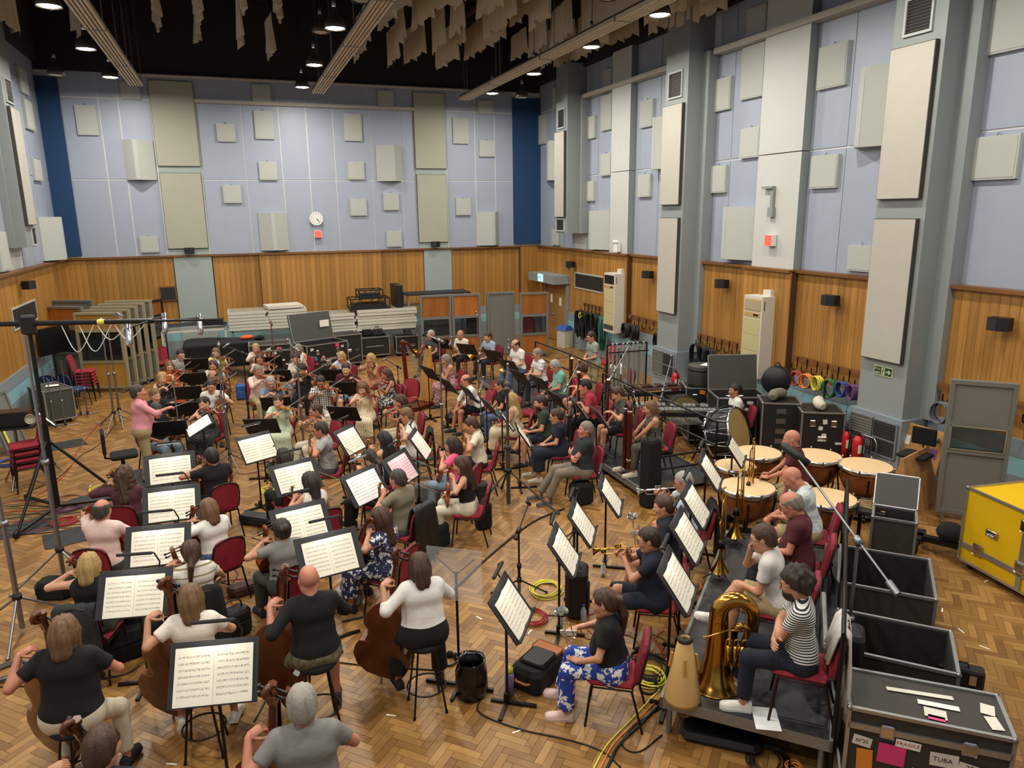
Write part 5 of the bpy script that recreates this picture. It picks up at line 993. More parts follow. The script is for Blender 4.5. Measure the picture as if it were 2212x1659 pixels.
# ---------------------------------------------------------------- seats
def chair_kit(cl='red_cloth', fr='brown_metal'):
    s = MB(); s.rbox(-.2, .25, -.21, .21, .425, .485, .03); b = MB(); n = 9; rows = []
    prof = [(.5, .19), (.6, .2), (.72, .2), (.82, .185), (.87, .15), (.89, .09)]
    for (z, w) in prof: x = -.215-(z-.5)*.2; rows.append((x, z, w))
    for dx in (.022, -.022):
        o = len(b.v); b.add([(x+dx, w*(2*j/(n-1)-1), z) for x, z, w in rows for j in range(n)], [((i*n+j), (i*n+j+1), ((i+1)*n+j+1), ((i+1)*n+j)) if dx > 0 else ((i*n+j), ((i+1)*n+j), ((i+1)*n+j+1), (i*n+j+1)) for i in range(len(rows)-1) for j in range(n-1)], 0, False)
    k = len(rows)*n; ed = [i*n for i in range(len(rows))]+[(len(rows)-1)*n+j for j in range(1, n)]+[i*n+n-1 for i in range(len(rows)-2, -1, -1)]+[j for j in range(n-2, 0, -1)]
    b.add([], []); b.f += [(ed[i], ed[(i+1) % len(ed)], ed[(i+1) % len(ed)]+k, ed[i]+k)[::-1] for i in range(len(ed))]; b.m += [0]*len(ed); b.sm += [False]*len(ed)
    f = MB(); f.tube([(-.17, .2, .44), (-.2, .205, .5)]+[(x-.025, w+.012, z) for x, z, w in rows]+[(rows[-1][0]-.025, 0, .905)]+[(x-.025, -w-.012, z) for x, z, w in reversed(rows)]+[(-.2, -.205, .5), (-.17, -.2, .44)], .0115, 6); f.tube([(-.18, -.205, .415), (.2, -.205, .415), (.2, .205, .415), (-.18, .205, .415)], .011, 6, closed=True)
    kit = [('seat', s.mesh('seat', cl)), ('backrest', b.mesh('backrest', cl)), ('frame', f.mesh('frame', fr))]
    for p, q in (((.2, .205, .42), (.25, .225, 0)), ((.2, -.205, .42), (.25, -.225, 0)), ((-.17, .205, .42), (-.28, .225, 0)), ((-.17, -.205, .42), (-.28, -.225, 0))): l = MB(); l.tube([p, q], .0125, 6); kit.append(('leg', l.mesh('leg', fr)))
    return kit
CH = chair_kit(); CHB = chair_kit('red_cloth', 'black_metal')
mat('blue_cloth', '263a6a', .9, bump=.2, bscale=200); CHBL = chair_kit('blue_cloth', 'black_metal')
for key, r, yaw in CHAIRS: place(CH if sum(map(ord, key)) % 3 else CHB, 'chair', f'red upholstered chair under {key}', 'chair', (r[0]-.02*math.cos(R(yaw)), r[1]-.02*math.sin(R(yaw)), r[2]), yaw, 'red orchestra chairs')
def stool_kit(H=.735):
    s = MB(); s.lathe([(0, H-.05), (.17, H-.05), (.185, H-.03), (.18, H-.005), (.15, H), (0, H)], 20); kit = [('seat', s.mesh('seat', 'black_cloth'))]; rg = MB(); rg.tube([(.185*math.cos(a), .185*math.sin(a), .24) for a in np.linspace(0, 6.283, 25)[:-1]], .009, 6, closed=True); kit.append(('foot_ring', rg.mesh('foot_ring', 'black_metal')))
    for a in (45, 135, 225, 315): l = MB(); l.tube([(.11*math.cos(R(a)), .11*math.sin(R(a)), H-.04), (.22*math.cos(R(a)), .22*math.sin(R(a)), .02)], .011, 6); l.tube([(.22*math.cos(R(a)), .22*math.sin(R(a)), .03), (.224*math.cos(R(a)), .224*math.sin(R(a)), 0)], .015, 6); kit.append(('leg', l.mesh('leg', 'black_metal')))
    return kit
ST = stool_kit()
for key, r, yaw in STOOLS: place(ST, 'stool', f'black padded stool under {key}', 'stool', r, yaw, 'black stools')
for lab, p, yaw, z in (('empty red chair at the back of first violins', (-2.26,23.82), 290, 0), ('empty red chair behind black lace top violinist', (1.33,19), 250, 0), ('empty red chair left of the harp', (3.48,16.44), 230, 0), ('empty red chair beside grey checked shirt player', (1.63,14.29), 190, 0), ('empty red chair before the tubular bells', (9.82,18.58), 200, 0), ('empty red chair beside bent player in white shirt', (5.14,15.74), 175, 0), ('empty red chair behind cream dress flautist', (5.63,14.33), 165, 0), ('empty red chair beside black vest viola player', (2.98,16.23), 190, 0)):
    place(CH, 'chair', lab, 'chair', (p[0], p[1], z), yaw, 'empty red chairs')
for i in range(5): place(CH, 'chair', f'red stacking chair in the left stack, {ORD[i]} from the floor', 'chair', (-3.95+i*.0, 21.5, i*.085), -5, 'stacked red chairs at left'), 
for i in range(6): place(CH, 'chair', f'red chair in the stack behind the screens, {ORD[i]} from the floor', 'chair', (7.35, 23.4, i*.2), 250, 'stacked red chairs behind the screens')
for i in range(4): place(CH, 'chair', f'red chair in the stack behind the corner screen window, {ORD[i]} from the floor', 'chair', (9.2, 23.1, i*.1), 240, 'stacked red chairs behind the screens')
for i in range(4): place(CH, 'chair', f'red chair in the stack under the monitor speaker, {ORD[i]} from the floor', 'chair', (-3.75, 14.6, i*.12), 200, 'stacked red chairs by the speaker')
for i, (x, y) in enumerate(((-4.35, 20.6), (-4.1, 20.9), (-4.5, 20.95))): place(CHBL, 'chair', f'dark blue chair among the folded stands at left, {("front", "right", "rear")[i]} one', 'chair', (x, y, 0), 30+20*i, 'blue chairs at left')
# ---------------------------------------------------------------- music stands
def sheet_mat(name, base):
    m = bpy.data.materials.new(name); t = NT(m); b = t.b; b.inputs['Roughness'].default_value = .9; tc = t.add('ShaderNodeTexCoord'); sx = t.add('ShaderNodeSeparateXYZ'); t.link(tc.outputs['UV'], sx.inputs[0])
    def mth(op, a, bb=None, c=None):
        n = t.add('ShaderNodeMath', operation=op)
        for i, v in enumerate((a, bb, c)):
            if v is None: continue
            if isinstance(v, (int, float)): n.inputs[i].default_value = v
            else: t.link(v, n.inputs[i])
        return n.outputs[0]
    v = mth('MULTIPLY', sx.outputs[1], 9.0); fr = mth('FRACT', v); band = mth('COMPARE', fr, .5, .17)
    nz = t.add('ShaderNodeTexNoise'); nz.inputs['Scale'].default_value = 55; nz.inputs['Detail'].default_value = 2; t.link(tc.outputs['UV'], nz.inputs[0]); ink = mth('GREATER_THAN', nz.outputs[0], .56)
    ln = mth('LESS_THAN', mth('FRACT', mth('MULTIPLY', fr, 14.0)), .3)
    lines = mth('MULTIPLY', band, mth('MAXIMUM', mth('MULTIPLY', ln, .45), mth('MULTIPLY', ink, .8)))
    px = mth('FRACT', mth('MULTIPLY', sx.outputs[0], 2.0)); mg = mth('COMPARE', px, .5, .41); my = mth('COMPARE', sx.outputs[1], .5, .42); fac = mth('MULTIPLY', mth('MULTIPLY', lines, mg), my)
    fold = mth('COMPARE', sx.outputs[0], .5, .004); fac = mth('MAXIMUM', fac, mth('MULTIPLY', fold, .35))
    mx = t.add('ShaderNodeMix', data_type='RGBA'); t.link(fac, mx.inputs[0]); mx.inputs[6].default_value = lin(base); mx.inputs[7].default_value = lin('2a2724'); t.link(mx.outputs[2], b.inputs['Base Color']); m.diffuse_color = lin(base); MATS[name] = m
sheet_mat('sheet', 'efe9d8'); sheet_mat('sheet_pink', 'e8c4cc'); sheet_mat('sheet_white', 'f3f3f2')
def sheet_mesh(w, h, m, c=.012):
    mb = MB(); n = 13; vs = []
    for i in range(n):
        u = i/(n-1); z = c*abs(math.sin(u*2*math.pi))**.7; vs += [(z+.003, (u-.5)*w, -h/2), (z+.003, (u-.5)*w, h/2)]
    mb.add(vs, [(2*i, 2*i+2, 2*i+3, 2*i+1) for i in range(n-1)]); mb.add([(x-.003, y, z) for x, y, z in vs], [(2*i, 2*i+1, 2*i+3, 2*i+2) for i in range(n-1)])
    me = mb.mesh('sheet_music', m); uv = me.uv_layers.new(name='uv')
    for l in me.loops: co = me.vertices[l.vertex_index].co; uv.data[l.index].uv = (co.y/w+.5, co.z/h+.5)
    return me
mat('lamp_strip', 'ffffff', .5, emit='fff6e2', es=14.)
SLD = bpy.data.lights.new('stand_light', 'AREA'); SLD.shape = 'RECTANGLE'; SLD.size = .3; SLD.size_y = .03; SLD.energy = STAND_W; SLD.color = (1, .95, .84)
TILT = 34
def desk_parts(w, h, lamp):
    d = MB(); d.box(-.012, 0, -w/2, w/2, -h/2, h/2); l = MB(); l.box(0, .05, -w/2, w/2, -h/2, -h/2+.012); kit = [('desk', d.mesh('desk', 'charcoal' if lamp else 'black')), ('lip', l.mesh('lip', 'black'))]
    r = MB(); [r.box(-.018, -.012, -w/2, w/2, z-.004, z+.004) for z in np.linspace(-h*.4, h*.4, 6)]; kit.append(('ribs', r.mesh('ribs', 'black'), 0))
    if lamp:
        a = MB(); a.tube([(-.02, .28*w, h*.3), (-.02, .3*w, h*.62), (.06, .25*w, h*.78), (.1, .16, h*.78)], .008, 6); kit.append(('lamp_arm', a.mesh('lamp_arm', 'black_metal')))
        b = MB(); b.rbox(.085, .12, -.17, .17, h*.74, h*.8, .008); kit.append(('lamp_bar', b.mesh('lamp_bar', 'grey_plastic' if lamp == 2 else 'charcoal'))); e = MB(); e.box(.081, .085, -.15, .15, h*.745, h*.775); kit.append(('lamp_strip', e.mesh('lamp_strip', 'lamp_strip'), len(kit)-1))
    return kit
pb = MB(); pb.tube([(0, 0, 0), (0, 0, 1)], .014, 8); POLE = pb.mesh('pole', 'black_metal'); lb = MB(); lb.bar((-.16, -.02, .015), (.3, -.02, .015), .035, .03); lb.bar((.0, -.3, .015), (.0, .3, .015), .035, .03); lb.bar((-.0, -.02, .03), (0, -.02, .12), .05, .05); LBASE = lb.mesh('base', 'black_metal')
tb = MB(); [tb.tube([(0, 0, .22), (.28*math.cos(R(a)), .28*math.sin(R(a)), .012)], .009, 6) for a in (60, 180, 300)]; TBASE = tb.mesh('base', 'black_metal')
DK = {}; SHM = {}
def mstand(who, p, yaw, lamp=0, w=.62, h=.42, sheet='sheet', sw=.56, shh=.38, zf=0., tilt=TILT, tri=0, lab=None):
    """p: desk centre; yaw: direction the page faces"""
    z = p[2]; k = (w, h, lamp)
    if k not in DK: DK[k] = desk_parts(w, h, lamp)
    t = thing('music_stand', lab or f'black music stand{" with clip light" if lamp else ""} before {who}', 'music stand', (p[0]-.05*math.cos(R(yaw)), p[1]-.05*math.sin(R(yaw)), zf), yaw, 'black music stands')
    made = []
    for q in DK[k]:
        o = ob(q[0], q[1], made[q[2]] if len(q) > 2 else t)
        if len(q) < 3: o.location = (.05, 0, z-zf); o.rotation_euler = (0, R(-tilt), 0)
        made.append(o)
    o = ob('pole', POLE, t, (0, 0, 0)); o.scale = (1, 1, z-zf-.02); ob('base', TBASE if tri else LBASE, t)
    Mx = Matrix.Translation((p[0], p[1], z)) @ Matrix.Rotation(R(yaw), 4, 'Z') @ Matrix.Rotation(R(-tilt), 4, 'Y')
    if lamp:
        l = bpy.data.objects.new('stand_light', SLD); COL.objects.link(l); l.parent = t; l.location = (.05, 0, z-zf); l.rotation_euler = (0, R(-tilt), 0)
        l.matrix_local = Matrix.Translation((.05, 0, z-zf)) @ Matrix.Rotation(R(-tilt), 4, 'Y') @ frame((.13, 0, h*.72), (0, 1, 0), (.5, 0, .85))
    if sheet:
        kk = (sw, shh, sheet)
        if kk not in SHM: SHM[kk] = sheet_mesh(sw, shh, sheet)
        o = ob('sheet_music', SHM[kk]); o.matrix_world = Mx @ Matrix.Translation((.006, 0, -(h-shh)/2+.012)); tag(o, f'open sheet music on the stand before {who}' if not lab else f'open sheet music on the {lab}', 'sheet music', 'sheet music')
k_ = dict(lamp=1, w=.7, h=.48, sw=.56, shh=.4)
for who, p, yaw, kw in (
    ('cellists in maroon sweater and black tee', (-1.17,11.48,1.05), 272, k_), ('cellists second desk, left of white blouse', (-1.05,9.97,1.05), 268, k_), ('cellist in pale pink short-sleeved shirt', (-1.11,8.67,1.05), 262, k_), ('cellist in black tank top', (-1.23,7.55,1.05), 258, k_),
    ('player in white lace dress, nearest camera', (-0.45,5.7,1.15), 258, dict(k_, w=.68, h=.5, sw=.6, shh=.44)), ('cellist in grey tee, upper desk', (0.48,8.69,1.05), 284, k_), ('cellist in floral dress and bald bassist', (0.69,7.65,1.08), 281, k_), ('viola player in olive shirt', (1.42,9.68,1.05), 308, dict(k_, lamp=2, sheet='sheet_white')),
    ('player in white top with black straps', (0.55,10.39,1.05), 290, k_), ('viola player in grey checked shirt', (0.08,12.06,1.05), 298, dict(k_, w=.6)), ('viola player with long black hair', (1.54,11.89,1.05), 318, dict(k_, w=.58, sw=.48)), ('viola player in white floral shirt', (2.57,11.24,1.05), 335, dict(k_, w=.58, sw=.48)), ('viola player in bright pink tee', (2.04,10.2,1.05), 318, dict(k_, sheet='sheet_pink', sw=.5)),
    ('trumpeter in pale blue shirt', (4.38,8.1,1.05), 328, dict(k_, sw=.5, w=.62)), ('trumpeter in navy tee', (3.65,7.45,1.05), 328, dict(k_, sw=.5, w=.62)), ('trumpeter in navy tee and shorts', (3.14,6.85,1.05), 328, dict(k_, sw=.5, w=.62)), ('trumpeter in blue floral trousers', (2.17,5.93,1.05), 326, dict(k_, sw=.52, w=.64)),
    ('trombonist in pale patterned shirt', (5.82,7.94,1.25), 318, dict(k_, sw=.46, w=.58)), ('trombonist in maroon tee', (4.88,6.9,1.3), 316, dict(k_, sw=.5, w=.62)), ('trombonist in pale grey polo', (4.24,6.11,1.35), 316, dict(k_, sw=.5, w=.62)), ('tuba player in striped tee', (3.6,5.32,1.35), 318, dict(k_, sw=.5, w=.62))): mstand(who, p, yaw, **kw)
for who, p, yaw, z in (
    ('first violins, last desk', (-1.15,20.31,0.98), 85, 0), ('first violins in orange dress and grey top', (-1.15,18.41,0.98), 83, 0), ('first violins in floral dress and beard', (-1.21,16.95,0.98), 83, 0), ('first violins in white polo and black top', (-1.21,15.45,0.98), 82, 0), ('leader in black shirt', (-1.37,14.2,0.95), 85, 0),
    ('second violins, last left desk', (0.65,19.78,0.98), 78, 0), ('violinist in pink shirt', (0.74,17.92,0.98), 75, 0), ('violinist in blue-grey polo', (0.54,15.18,0.98), 75, 0), ('violinist in green floral dress', (0.2,13.52,1), 72, 0),
    ('violinist in pale blue tee', (1.99,17.49,0.98), 68, 0), ('violinist in maroon tee', (2.01,16.03,0.98), 68, 0), ('violinist in cream striped dress', (1.7,13.8,1), 60, 0), ('harpist', (4.02,16.23,1.1), 15, 0), ('horn player in dark grey tee', (5.5,20.64,0.98), 40, 0), ('horn player in cream open shirt', (5.91,19.47,0.98), 40, 0),
    ('horn player in blue-grey shirt', (6.29,18.25,0.98), 30, 0), ('horn player in white tee', (6.08,16.51,1.05), 20, 0), ('clarinettist in plaid shirt', (5.78,14.99,1.1), 12, 0), ('player in sea green tee', (5.97,14.26,1.1), 5, 0), ('bassoonist in peach tee', (5.72,12.87,1.1), 0, 0), ('bassoonist in red polo', (5.84,12.12,1.1), 350, 0),
    ('bassoonist in olive tee', (5.91,11.39,1.1), 350, 0), ('bent player in white shirt, left desk', (4.2,15.38,0.98), 10, 0), ('bent player in white shirt, near desk', (4.4,14.46,0.98), 5, 0), ('flautist in black tee', (4.45,13.28,0.98), 0, 0), ('flautist in cream dress', (4.43,12.31,0.98), 350, 0), ('oboist in navy dress', (4.38,11.29,0.98), 345, 0), ('timpanist in maroon polo', (6.84,8.71,1.15), 318, 0)): mstand(who, p, yaw, 0, .6, .4, 'sheet', .52, .36, z)
mstand('', (-0.86,14.02,1), 188, 0, .78, .5, 'sheet_white', .66, .44, .1, 62, lab='conductor score desk before the pink shirt')
mstand('', (-3.62,15.62,1), 20, 0, .5, .36, 'sheet_white', .3, .4, 0, 40, 1, lab='folding stand with one page beside the boom stand')
# ---------------------------------------------------------------- risers
pattern('riser_top', 'noise', '1c1d1e', '333436', 12, rough=.5)
def riser(label, c, ang, L, w_, h_, n):
    t = thing('stage_riser', label, 'riser', (c[0], c[1], 0), ang, 'stage risers'); seg = L/n
    for i in range(n):
        x0 = -L/2+i*seg; d = MB(); d.box(x0+.004, x0+seg-.004, -w_/2+.03, w_/2-.03, h_-.03, h_); ob('deck', d.mesh('deck', 'riser_top'), t); e = MB(); e.box(x0, x0+seg, -w_/2, -w_/2+.03, h_-.11, h_-.001); e.box(x0, x0+seg, w_/2-.03, w_/2, h_-.11, h_-.001); e.box(x0, x0+.028, -w_/2, w_/2, h_-.11, h_-.002); e.box(x0+seg-.028, x0+seg, -w_/2, w_/2, h_-.11, h_-.002); ob('edge_rail', e.mesh('edge_rail', 'dull_alu'), t)
        for x in (x0+.08, x0+seg-.08):
            for y in (-w_/2+.08, w_/2-.08): l = MB(); l.tube([(x, y, 0), (x, y, h_-.03)], .025, 8); ob('leg', l.mesh('leg', 'dull_alu'), t)
riser('long diagonal riser under the trombones and tuba', (5.155, 5.88), 45, 3.9, 1.45, .4, 2); riser('low riser under the bassoons', (6.75, 12.3), 90, 4.4, 1.5, .2, 2); riser('low riser under clarinets and last horn', (6.95, 16.75), 92, 4.4, 1.6, .2, 2)
pod = MB(); pod.rbox(-.6, .6, -.6, .6, 0, .1, .02); one('podium', 'low dark podium under the person in pink shirt', 'podium', pod, 'charcoal', (-1.75, 14.1, 0), 8)
def rail(label, pts, h_, base):
    t = thing('guard_rail', label, 'railing', (0, 0, 0), 0, 'guard rails')
    for a, b in zip(pts, pts[1:]):
        for z in (h_, h_*.55): m_ = MB(); m_.tube([(a[0], a[1], base+z), (b[0], b[1], base+z)], .02, 7); ob('rail', m_.mesh('rail', 'black_metal'), t)
    for a in pts: m_ = MB(); m_.tube([(a[0], a[1], base-.3 if base > .3 else 0), (a[0], a[1], base+h_)], .02, 7); ob('post', m_.mesh('post', 'black_metal'), t)
rail('black guard rail along the back of the trombone riser', [(4.33, 4.03), (5.68, 5.38), (7.04, 6.74)], .95, .4); rail('black guard rail behind the bassoon riser', [(7.55, 10.15), (7.55, 12.3), (7.55, 14.4)], .95, .2); rail('black guard rail behind the clarinet riser', [(7.8, 14.7), (7.85, 16.8), (7.75, 18.9)], .95, .2); rail('short black rail at the near end of bassoon riser', [(6.3, 10.05), (7.3, 10.05)], .5, .2)

# ---------------------------------------------------------------- writing
def text(s, size, m, parent, mx, name='lettering'):
    c = bpy.data.curves.new('t', 'FONT'); c.body = s; c.size = size; c.align_x = 'CENTER'; c.align_y = 'CENTER'; c.extrude = .0015; c.resolution_u = 2
    o = bpy.data.objects.new('t', c); me = bpy.data.meshes.new_from_object(o); bpy.data.objects.remove(o); me.materials.clear(); me.materials.append(M(m)); o = ob(name, me, parent); o.matrix_local = mx; return o
# ---------------------------------------------------------------- percussion
def timp(lab, x, y, r, z=.84):
    t = thing('timpani', lab, 'timpani', (x, y, 0), random.uniform(0, 90), 'timpani'); b = MB(); b.lathe([(0, z-.52), (r*.35, z-.5), (r*.75, z-.38), (r*.95, z-.2), (r*.97, z-.05)], 24); ob('bowl', b.mesh('bowl', 'copper'), t)
    h = MB(); h.lathe([(r*.97, z-.06), (r*1.03, z-.06), (r*1.03, z-.0), (r*.98, z+.006)], 28); ob('hoop', h.mesh('hoop', 'chrome'), t); k = MB(); k.lathe([(r*1.0, z+.002), (r*.9, z+.006), (0, z+.008)], 28); ob('drumhead', k.mesh('drumhead', 'drum_skin'), t)
    lg = MB(); lg.tube([(0, 0, -.06), (0, 0, .04)], .013, 6); lg.ball((0, 0, .045), .017, 6); lm = lg.mesh('lug', 'chrome')
    for i in range(8): a = R(45*i+10); ob('lug', lm, t, (r*1.04*math.cos(a), r*1.04*math.sin(a), z-.03))
    for i in range(4): a = R(90*i+30); l = MB(); l.tube([(r*1.02*math.cos(a), r*1.02*math.sin(a), z-.12), (r*.9*math.cos(a), r*.9*math.sin(a), z-.45), (r*.75*math.cos(a), r*.75*math.sin(a), .06)], .014, 6); l.ball((r*.75*math.cos(a), r*.75*math.sin(a), .04), .04, 8); ob('leg', l.mesh('leg', 'black_metal'), t)
    p = MB(); p.rbox(r*.5, r*.5+.3, -.06, .06, .03, .07, .02); p.tube([(0, 0, .08), (0, 0, z-.5)], .03, 8); p.lathe([(0, .06), (.28, .06), (.28, .09), (0, .1)], 18); ob('pedal', p.mesh('pedal', 'black_metal'), t)
for lab, p, r in (('small timpani at the far left of the set', (7.01, 8.92), .31), ('timpani in front of the person in maroon polo', (7.75, 9.3), .37), ('timpani to the right of the person in maroon polo', (8.5, 8.8), .38), ('large timpani beside the red extinguishers', (8.85, 8.15), .39), ('large timpani behind the trombone stand', (6.6, 8.1), .39), ('timpani behind the player in pale patterned shirt', (7.35, 7.35), .38)): timp(lab, p[0], p[1], r)
def bass_drum():
    c = (8.48,11.09,0.56); t = thing('bass_drum', 'large concert bass drum with tan skin and black shell', 'drum', (c[0], c[1], .56), 0); ax = Vector((.5, -.8, .3)).normalized(); r = .455
    s = MB(); s.lathe([(r, -.25), (r, .25)], 36, (0, 0, 0), ax); ob('shell', s.mesh('shell', 'black'), t)
    for q, n in ((.25, 'drumhead'), (-.25, 'drumhead')): h = MB(); h.lathe([(r*.99, q), (0, q+.01*(1 if q > 0 else -1))], 32, (0, 0, 0), ax); ob(n, h.mesh(n, 'calf'), t)
    for q in (.23, -.23): h = MB(); h.lathe([(r*1.0, q-.025), (r*1.045, q-.025), (r*1.045, q+.025), (r*1.0, q+.025)], 36, (0, 0, 0), ax); ob('hoop', h.mesh('hoop', 'chrome'), t)
    u = ax.orthogonal().normalized(); w = ax.cross(u)
    for i in range(12): a, b = R(30*i), R(30*i+15); p = (u*math.cos(a)+w*math.sin(a))*r*1.05; q = (u*math.cos(b)+w*math.sin(b))*r*1.05; l = MB(); l.tube([p-ax*.24, q+ax*.24], .009, 5); l.tube([p+ax*.24-ax*.0, p-ax*.24], .007, 5); l.ball(p-ax*.24, .02, 6); l.ball(q+ax*.24, .02, 6); ob('tension_rod', l.mesh('tension_rod', 'chrome'), t)
    f = MB(); f.tube([Vector((math.cos(a)*.53, math.sin(a)*.05, math.sin(a)*.53)) for a in np.linspace(0, 6.283, 31)[:-1]], .02, 7, closed=True); ob('stand_ring', f.mesh('stand_ring', 'black_metal'), t)
    for sx in (-1, 1): l = MB(); l.tube([(sx*.52, 0, 0), (sx*.55, .3, -.55)], .018, 6); l.tube([(sx*.52, 0, 0), (sx*.55, -.3, -.55)], .018, 6); ob('stand_leg', l.mesh('stand_leg', 'black_metal'), t)
bass_drum()
mat('bell_silver', 'b9b4a8', .42, .55)
def tub_bells():
    t = thing('tubular_bells', 'rack of silver tubular bells on a black frame', 'tubular bells', (8.35, 14.75, 0), -4); W_ = 1.0
    f = MB(); [f.tube([(x, 0, .08), (x, 0, 1.72)], .02, 7) for x in (-W_/2, W_/2)]; f.tube([(-W_/2, 0, 1.72), (W_/2, 0, 1.72)], .02, 7); f.tube([(-W_/2, -.1, 1.55), (W_/2, -.1, 1.55)], .016, 7); f.tube([(-W_/2, 0, .25), (W_/2, 0, .25)], .016, 7); ob('frame', f.mesh('frame', 'black_metal'), t)
    for x in (-W_/2, W_/2): q = MB(); q.bar((x, -.3, .05), (x, .3, .05), .05, .05); ob('foot', q.mesh('foot', 'black_metal'), t)
    for i in range(18): k = MB(); x = -W_/2+.06+i*.052; L = 1.35-.028*i; d = -.06 if i % 5 in (1, 3) else .02; up = .1 if d < 0 else 0; k.tube([(x, d, 1.62+up-L), (x, d, 1.62+up)], .021, 8); k.lathe([(.021, 0), (.025, 0), (.025, .03), (0, .034)], 8, (x, d, 1.62+up)); ob('bell_tube', k.mesh('bell_tube', 'bell_silver'), t)
tub_bells()
pattern('rosewood', 'grain', '2c1812', '452a1e', 8, rough=.4, axis='Y')
def marimba(lab, c, rz, L, n, m, w0=.42, w1=.26, z=.88):
    t = thing('xylophone', lab, 'xylophone', (c[0], c[1], 0), rz, 'keyboard percussion'); f = MB(); f.box(-L/2, L/2, -w0/2-.06, -w0/2-.02, z-.1, z-.02); f.box(-L/2, L/2, w0/2+.02, w0/2+.06, z-.1, z-.02); f.box(-L/2-.04, -L/2, -.34, .34, z-.12, z); f.box(L/2, L/2+.04, -.28, .28, z-.12, z); ob('frame', f.mesh('frame', 'black'), t)
    for i in range(n): x = -L/2+(i+.5)*L/n; w = w0+(w1-w0)*i/n; b = MB(); b.box(x-L/n*.44, x+L/n*.44, -w/2-.03, .03, z, z+.022); ob('bar', b.mesh('bar', m), t)
    for i in range(n-1):
        if i % 7 in (2, 6): continue
        x = -L/2+(i+1)*L/n; w = w0+(w1-w0)*i/n; b = MB(); b.box(x-L/n*.4, x+L/n*.4, .02, .02+w*.62, z+.035, z+.055); ob('bar', b.mesh('bar', m), t)
    for sx in (-1, 1): l = MB(); [l.tube([(sx*(L/2-.03), y, .05), (sx*(L/2-.03), y, z-.1)], .018, 6) for y in (-.2, .2)]; l.bar((sx*(L/2-.03), -.28, .06), (sx*(L/2-.03), .28, .06), .04, .04); ob('legs', l.mesh('legs', 'black_metal'), t)
marimba('dark keyboard percussion near the contrabassoon player', (7.96,12.03), -28, 1.5, 18, 'dull_alu'); marimba('keyboard percussion behind the tubular bells', (8.6, 13.65), -10, 1.4, 17, 'rosewood')
mat('bd_skin', '6b5a34', .6, var=.2, scale=4)
gd = MB(); gd.lathe([(.4, -.2), (.4, .2)], 30, (0, 0, 0), (-.4, -.9, .1)); gs = MB(); gs.lathe([(.4, .2), (0, .2)], 30, (0, 0, 0), (-.4, -.9, .1)); gh = MB(); gh.lathe([(.395, .17), (.42, .17), (.42, .21), (.395, .21)], 30, (0, 0, 0), (-.4, -.9, .1)); gl2 = MB(); [gl2.tube([(sx*.32, 0, -.2), (sx*.42, -.1, -.44)], .014, 6) for sx in (-1, 1)]
place([('shell', gd.mesh('shell', 'black')), ('drumhead', gs.mesh('drumhead', 'bd_skin')), ('hoop', gh.mesh('hoop', 'black_gloss')), ('spurs', gl2.mesh('spurs', 'black_metal'))], 'kick_drum', 'brown-skinned kick drum beside the tubular bells', 'drum', (8.75, 13.0, .45))
def table(lab, c, rz, L, w, h, m='dull_alu', items=0):
    t = thing('trap_table', lab, 'table', (c[0], c[1], 0), rz, 'percussion tables'); k = MB(); k.box(-L/2, L/2, -w/2, w/2, h-.03, h); ob('table_top', k.mesh('table_top', m), t)
    for x in (-L/2+.04, L/2-.04):
        for y in (-w/2+.04, w/2-.04): l = MB(); l.tube([(x, y, 0), (x, y, h-.03)], .014, 6); ob('leg', l.mesh('leg', 'black_metal'), t)
    Mw = Matrix.Translation((c[0], c[1], h)) @ Matrix.Rotation(R(rz), 4, 'Z')
    for i in range(items): s = MB(); s.tube([(-.17, 0, .012), (.17, 0, .012)], [.009, .006], 6); s.ball((.18, 0, .014), .014, 6); one('drumstick', f'wooden drumstick on {lab}, {ORD[i].replace("lowest", "first")} from the left', 'drumstick', s, 'mute_wood', mx=Mw @ Matrix.Translation(((-.3+.12*i)*L*.9, .02*(i % 3), 0)) @ Matrix.Rotation(1.3+.1*i, 4, 'Z'), group='drumsticks')
table('low stick table beside the bass drum', (8.15,12), -20, .62, .42, .62, 'dull_alu', 5); table('stick table before the tubular bells', (7.95, 13.9), 0, .8, .45, .8, 'charcoal', 4); table('stick rack table beside the timpani', (7.85, 7.05), 40, .55, .35, .75, 'charcoal', 6)
